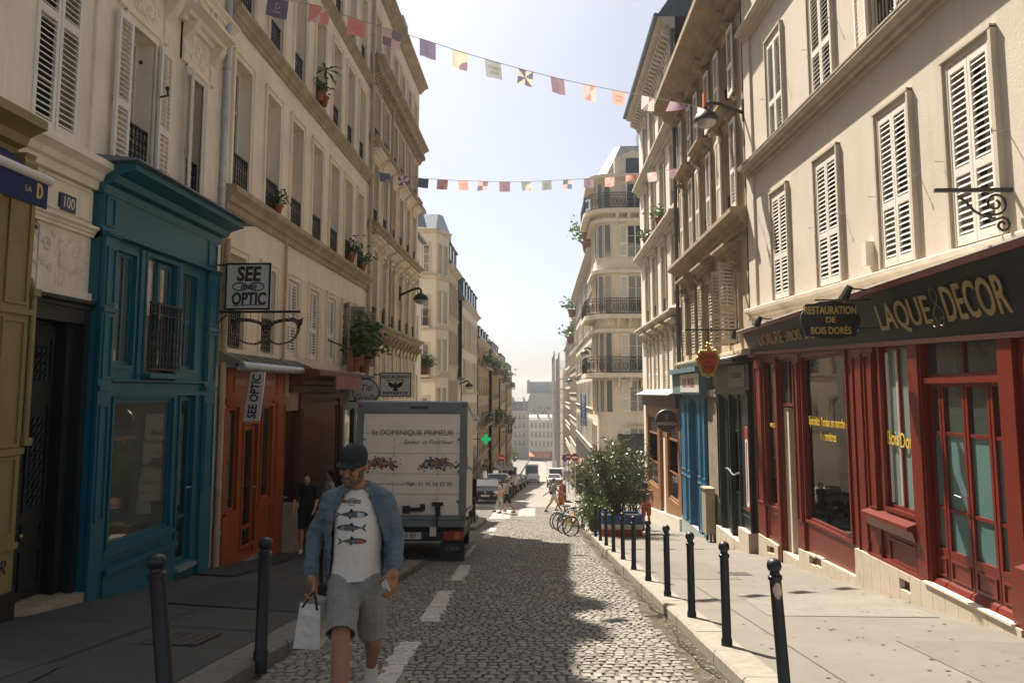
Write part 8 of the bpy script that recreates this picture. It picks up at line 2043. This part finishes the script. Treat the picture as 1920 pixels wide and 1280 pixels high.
# shoes
SNE = mat('sneaker_white', (.60,.55,.46), .7, .12, 14, .1, 120); SOLE = mat('sneaker_sole', (.50,.45,.38), .8, .2, 14)
for an, toe, nm in ((anR, Vector((anR.x-.01, anR.y-.20, gz(anR.y-.2)+.045)), 0), (anL, Vector((anL.x+.0, anL.y-.16, gz(anL.y-.16)+.055)), 1)):
    mb = MB(); heel = an+Vector((0,.045,-.055)); cap_(mb, heel, an+Vector((0,.0,-.02)), .040, .043); chain(mb, [heel, heel.lerp(toe, .55)+Vector((0,0,.01)), toe], [.042,.046,.040]); cap_(mb, an+Vector((0,0,-.02)), heel.lerp(toe, .6), .043, .040)
    me = remesh(mb, .007, 3, 'shoe'); me.materials.append(SNE); sh_ = put('shoe', me, man)
    mb = MB(); dn = (toe-heel).cross(Vector((1,0,0))).normalized(); dn = dn if dn.z < 0 else -dn
    mb.tube([heel+dn*.034+Vector((0,.02,0)), heel.lerp(toe, .5)+dn*.036, toe+dn*.030-Vector((0,.02,0))], [.036,.043,.036], 10); mb.v = [tuple(Vector(v)-dn*0) for v in mb.v]; part('sole', mb, SOLE, sh_, smooth=True)
    mb = MB()
    for k in range(5): c = an.lerp(toe, .28+.1*k)+Vector((0,-.012,.032-.006*k)); mb.tube([c+Vector((-.022,0,0)), c+Vector((0,-.006,.006)), c+Vector((.022,0,.002))], .0035, 5)
    part('laces', mb, TEE, sh_)
# things he carries
def ppl(*px): return [A_(a, b_, c_) for a, b_, c_ in px]
bag = thing('paper_bag', A_(578, 1215, Yt-.1), 'crumpled white paper bag hanging from the walking man', 'bag')
yb_ = Yt-.12
BAGM = mat('bag_white_paper', (.74,.67,.55), .75, .08, 8, .25, 40)
T4 = [A_(563, 1128, yb_), A_(600, 1135, yb_-.02), A_(616, 1118, yb_+.13), A_(582, 1112, yb_+.14)]; B4 = [A_(549, 1215, yb_), A_(600, 1217, yb_-.03), A_(615, 1192, yb_+.13), A_(565, 1190, yb_+.15)]
mb = MB(); N = 8
for i in range(4):
    a0, a1, b0, b1 = T4[i], T4[(i+1)%4], B4[i], B4[(i+1)%4]; vs = []
    nrm = ((a1-a0).cross(b0-a0)).normalized()
    for r_ in range(N+1):
        for c in range(N+1):
            u, v = c/N, r_/N; p = a0.lerp(a1, u).lerp(b0.lerp(b1, u), v); e = min(u, 1-u)*4*min(1, v*3, (1-v)*3) if 0 < u < 1 else 0
            vs.append(p+nrm*(.016*min(1, e)*(noise.noise(p*11)+.6*noise.noise(p*23))))
    mb.raw(vs, [(r_*(N+1)+c, r_*(N+1)+c+1, (r_+1)*(N+1)+c+1, (r_+1)*(N+1)+c) for r_ in range(N) for c in range(N)])
mb.poly(B4); part('bag_body', mb, BAGM, bag)
RIB = mat('black_ribbon', (.018,.018,.018), .7)
hp = A_(590, 1106, Yt-.10)
for a, b_ in ((T4[0].lerp(T4[1], .12), hp), (T4[0].lerp(T4[1], .88), hp)):
    mb = MB(); sd = Vector((.009,0,0)); m_ = a+Vector((0,-.006,-.03)); mb.poly([m_-sd, m_+sd, b_+sd*.6+Vector((0,-.02,0)), b_-sd*.6+Vector((0,-.02,0))]); mb.poly([m_-sd+Vector((0,.004,0)), m_+sd+Vector((0,.004,0)), b_+sd*.6+Vector((0,.0,0)), b_-sd*.6+Vector((0,.0,0))]); part('handle', mb, RIB, bag)
ph = thing('phone', A_(723, 1098, Yt-.19), 'white smartphone held in the walking man\'s hand', 'phone')
q = ppl((715,1092,Yt-.19),(724,1084,Yt-.20),(732,1106,Yt-.19),(724,1112,Yt-.18)); nq = (q[1]-q[0]).cross(q[3]-q[0]).normalized(); nq = nq if nq.y < 0 else -nq
mb = MB(); mb.hexa([p-nq*.004 for p in q]+[p+nq*.004 for p in q]); cs = part('case', mb, mat('phone_white', (.62,.57,.48), .3, .05, 8), ph)
mb = MB(); c_ = q[3].lerp(q[2], .5).lerp(q[0], .12); mb.ball(c_+nq*.005, .007, 8, 6); mb.ball(c_.lerp(q[0], .25)+nq*.005, .006, 8, 6); part('camera_lens', mb, IRON, cs)
sb = thing('shoulder_bag', A_(604, 1100, Yt+.16), 'small dark bag on a strap behind the walking man\'s arm', 'bag')
mb = MB(); s0, s1 = A_(602, 1000, Yt+.12), A_(602, 1092, Yt+.14); sd = Vector((.013,0,0)); mb.hexa([s1-sd, s1+sd, s1+sd+Vector((0,.006,0)), s1-sd+Vector((0,.006,0)), s0-sd, s0+sd, s0+sd+Vector((0,.006,0)), s0-sd+Vector((0,.006,0))]); part('strap', mb, RIB, sb)
c = A_(606, 1103, Yt+.16); mb = MB(); ell(mb, c, (.035,.07,.055)); me = remesh(mb, .01, 1, 'bag_body'); me.materials.append(RIB); put('bag_body', me, sb)
# ---------------------------------------------------------------- passers-by
def passer(label, x, y, rz, z=None, H=1.72, shirt=(.2,.2,.2), legs=(.05,.05,.05), shortlegs=True, hair=(.02,.015,.01), stride=.35, arms=(.15,-.15), skin=None, sleeve=.5, dress=False, bend=0, extra=None, bun=False, pack=None, back='person', headdown=0):
    """facing local -y; stride opens the legs, arms swing fore and aft."""
    t = thing('person', (x, y, zr(y) if z is None else z), label, 'person'); t.rotation_euler = (0,0,rz); k = H/1.75; sk = skin or SKIN2
    V_ = lambda a, b_, c: Vector((a*k, b_*k, c*k))
    hipz, shz = .92, 1.42; by = -math.sin(bend)*.5
    hd = V_(0, by*1.05-.02-.05*headdown, 1.62-.05*headdown); nk = V_(0, by*.95, 1.48); pelv = V_(0, 0, .96)
    sR, sL = V_(-.19, by*.9, shz), V_(.19, by*.9, shz)
    feet = []; mb = MB()
    ell(mb, hd, (.075*k,.092*k,.11*k)); ell(mb, hd+V_(0,-.095,-.01), (.013*k,.02*k,.025*k))
    for s in (-1, 1): ell(mb, hd+V_(s*.075,.01,-.01), (.012*k,.02*k,.03*k))
    cap_(mb, nk-V_(0,0,.05), hd-V_(0,0,.05), .052*k, .05*k); cap_(mb, sR, sL, .04*k, .04*k); cap_(mb, nk-V_(0,0,.1), pelv, .07*k, .09*k)
    knees = []
    for s, st in ((-1, stride), (1, -stride)):
        hp_ = V_(s*.09, 0, hipz); kn = V_(s*.095, -st*.45-.04*abs(stride), .50); an = V_(s*.095, -st, .085+(.06 if st < 0 and stride > .2 else 0)); chain(mb, [hp_, kn], [.082*k,.055*k]); chain(mb, [kn, kn.lerp(an, .35)+V_(0,.02,0), an], [.053*k,.052*k,.034*k]); feet.append(an); knees.append((hp_, kn))
    arm = []
    for s, sw in ((-1, arms[0]), (1, arms[1])):
        sh = sR if s < 0 else sL; el = sh+V_(s*.05, -sw*.5, -.27); wr = el+V_(-s*.02, -sw*1.0-.03, -.22+abs(sw)*.15); chain(mb, [sh, el, wr], [.045*k,.037*k,.026*k]); hand(mb, wr, wr+(wr-el).normalized()*.06*k, wr-el, V_(-s*.2,-1,0), .5, k); arm.append((sh, el, wr))
    me = remesh(mb, .013, 2, 'body'); me.materials.append(sk); o = bpy.data.objects.new('body', me); C.objects.link(o); o.parent = t
    def garment(nm, mb, col, vox=.015, cut=None):
        me = remesh(mb, vox, 2, nm); crumple(me, .006*k, 11)
        if cut:
            bm = bmesh.new(); bm.from_mesh(me); bmesh.ops.delete(bm, geom=[v for v in bm.verts if cut(v.co)], context='VERTS'); bm.to_mesh(me); bm.free()
        me.materials.append(mat('cloth_%02d%02d%02d' % tuple(int(c*99) for c in col), col, .9, .12, 12)); o = bpy.data.objects.new(nm, me); C.objects.link(o); o.parent = t; return o
    mb = MB(); cap_(mb, sR, sL, .066*k, .066*k)
    loft(mb, [(nk.lerp(pelv, f), rx*k, ry*k) for f, rx, ry in ((.0,.08,.07),(.12,.15,.09),(.3,.165,.112),(.55,.155,.112),(.8,.158,.116),(1.0,.165,.12))], 18)
    for sh, el, wr in arm: chain(mb, [sh, sh.lerp(el, min(1, sleeve*2)) if sleeve <= .5 else el]+([wr.lerp(el, .15)] if sleeve > .5 else []), [.066*k,.056*k]+([.045*k] if sleeve > .5 else []))
    garment('shirt', mb, shirt)
    mb = MB(); ell(mb, pelv-V_(0,0,.03), (.16*k,.12*k,.12*k))
    if dress: chain(mb, [pelv, V_(0,0,.55)], [.15*k,.21*k])
    else:
        for hp_, kn in knees: chain(mb, [hp_, hp_.lerp(kn, .8 if shortlegs else 1)], [.10*k,.088*k])
        if not shortlegs:
            for (hp_, kn), an in zip(knees, feet): chain(mb, [kn, kn.lerp(an, .92)], [.075*k,.058*k])
    garment('dress' if dress else ('shorts' if shortlegs else 'trousers'), mb, legs if not dress else shirt)
    mb = MB(); ell(mb, hd+V_(0,.018,.02), (.084*k,.092*k,.108*k))
    if bun: ell(mb, hd+V_(0,.03,.13), (.045*k,.045*k,.045*k))
    hm = remesh(mb, .012, 1, 'hair'); bm = bmesh.new(); bm.from_mesh(hm); bmesh.ops.delete(bm, geom=[v for v in bm.verts if (v.co-hd).y < -.035*k and (v.co-hd).z < .06*k], context='VERTS'); bm.to_mesh(hm); bm.free(); hm.materials.append(mat('hair_%02d' % int(hair[0]*999), hair, .6, .2, 20)); o = bpy.data.objects.new('hair', hm); C.objects.link(o); o.parent = t
    for an in feet:
        mb = MB(); chain(mb, [an+V_(0,.03,-.045), an+V_(0,-.05,-.045), an+V_(0,-.13,-.055)], [.038*k,.042*k,.033*k]); cap_(mb, an, an+V_(0,0,-.04), .036*k, .038*k); me = remesh(mb, .012, 1, 'shoe'); me.materials.append(extra or RUB); o = bpy.data.objects.new('shoe', me); C.objects.link(o); o.parent = t
    if pack:
        p = thing('backpack', (0,0,0), pack, 'backpack'); p.parent = None; mb = MB(); ell(mb, V_(0,.17,1.2), (.13*k,.08*k,.20*k)); ell(mb, V_(0,.15,1.05), (.14*k,.09*k,.12*k)); me = remesh(mb, .014, 2, 'pack_body'); me.materials.append(RIB); o = bpy.data.objects.new('pack_body', me); C.objects.link(o); o.parent = p; p.location = t.location; p.rotation_euler = t.rotation_euler
        for s in (-1, 1): mb = MB(); mb.tube([V_(s*.09,.12,1.38), V_(s*.10,0,1.49), V_(s*.11,-.13,1.36), V_(s*.12,-.06,1.1), V_(s*.11,.1,1.03)], .014, 5); o = mb.mesh('strap', RIB); q = bpy.data.objects.new('strap', o); C.objects.link(q); q.parent = p
    return t
c = aty(573, 1018, 16.7)
passer('woman with a hair bun in black T-shirt and shorts, standing by the orange shop', c.x, 16.7, R(8), pav_l(-4.95, 16.7), 1.66, (.012,.012,.013), (.012,.012,.013), True, stride=.03, arms=(.22,.24), bun=True, headdown=1, extra=SNE, sleeve=.45)
c = aty(616, 1000, 18.6); passer('person in a pale T-shirt half hidden behind the walking man', c.x, 18.6, R(-60), pav_l(c.x, 18.6), 1.74, (.62,.56,.45), (.03,.03,.035), False, stride=.05)
c = aty(640, 1000, 19.4); passer('person in dark clothes behind the one in the pale T-shirt', c.x, 19.4, R(60), pav_l(c.x, 19.4), 1.7, (.02,.02,.022), (.02,.02,.022), False, stride=.05)
passer('man crossing in khaki T-shirt and black shorts with a black backpack', -1.75, 41.2, R(-90), None, 1.75, (.24,.23,.19), (.012,.012,.013), True, stride=.36, arms=(.3,.25), pack='black backpack on the man crossing from the right', skin=SKIN)
passer('woman in pale trousers walking beside the backpack man', -2.15, 42.0, R(-90), None, 1.62, (.40,.36,.30), (.45,.43,.38), False, stride=.3)
passer('man in grey shirt and cream shorts crossing on the right', .62, 41.4, R(90), None, 1.78, (.22,.24,.22), (.56,.51,.42), True, stride=.42, arms=(-.3,.3), skin=SKIN, pack='dark shoulder pack on the man in cream shorts')
passer('woman in a rust red dress beside the man in cream shorts', 1.0, 42.4, R(80), None, 1.66, (.30,.075,.03), (.30,.07,.03), dress=True, stride=.3, skin=SKIN)
passer('person in black walking on the far right pavement behind the bicycles', 2.5, 44.5, R(180), None, 1.72, (.03,.03,.032), (.015,.015,.016), False, stride=.25)
passer('person in a pink top behind the oleander by the brown shop', 3.65, 28.6, R(170), pav_r(28.6), 1.64, (.50,.24,.18), (.42,.10,.08), True, stride=.2, skin=SKIN)
passer('person in white top walking along the parked cars', -2.0, 60, R(0), None, 1.7, (.55,.52,.48), (.06,.05,.05), False, stride=.25); passer('person in dark red walking behind the one in white', -2.3, 63, R(10), None, 1.72, (.14,.05,.04), (.03,.03,.03), False, stride=.25)
passer('person standing at the corner by the bollards past the lorry', -3.3, 38.2, R(30), zr(38.2), 1.72, (.03,.035,.045), (.03,.03,.035), False, stride=.1)

bpy.data.scenes.remove(TMP)
# ------------------------------------------------------------------ summer haze
mb = MB(); mb.box(-1600, 1600, -60, 1600, -46, 24)
hm = bpy.data.materials.new('haze'); hm.use_nodes = True; hm.node_tree.nodes.clear()
hv = hm.node_tree.nodes.new('ShaderNodeVolumePrincipled'); ho = hm.node_tree.nodes.new('ShaderNodeOutputMaterial')
hv.inputs['Color'].default_value = (.94, .95, .97, 1); hv.inputs['Density'].default_value = .00048; hv.inputs['Anisotropy'].default_value = .35
hm.node_tree.links.new(hv.outputs[0], ho.inputs['Volume'])
put('haze', mb.mesh('haze', hm), None, kind='stuff')
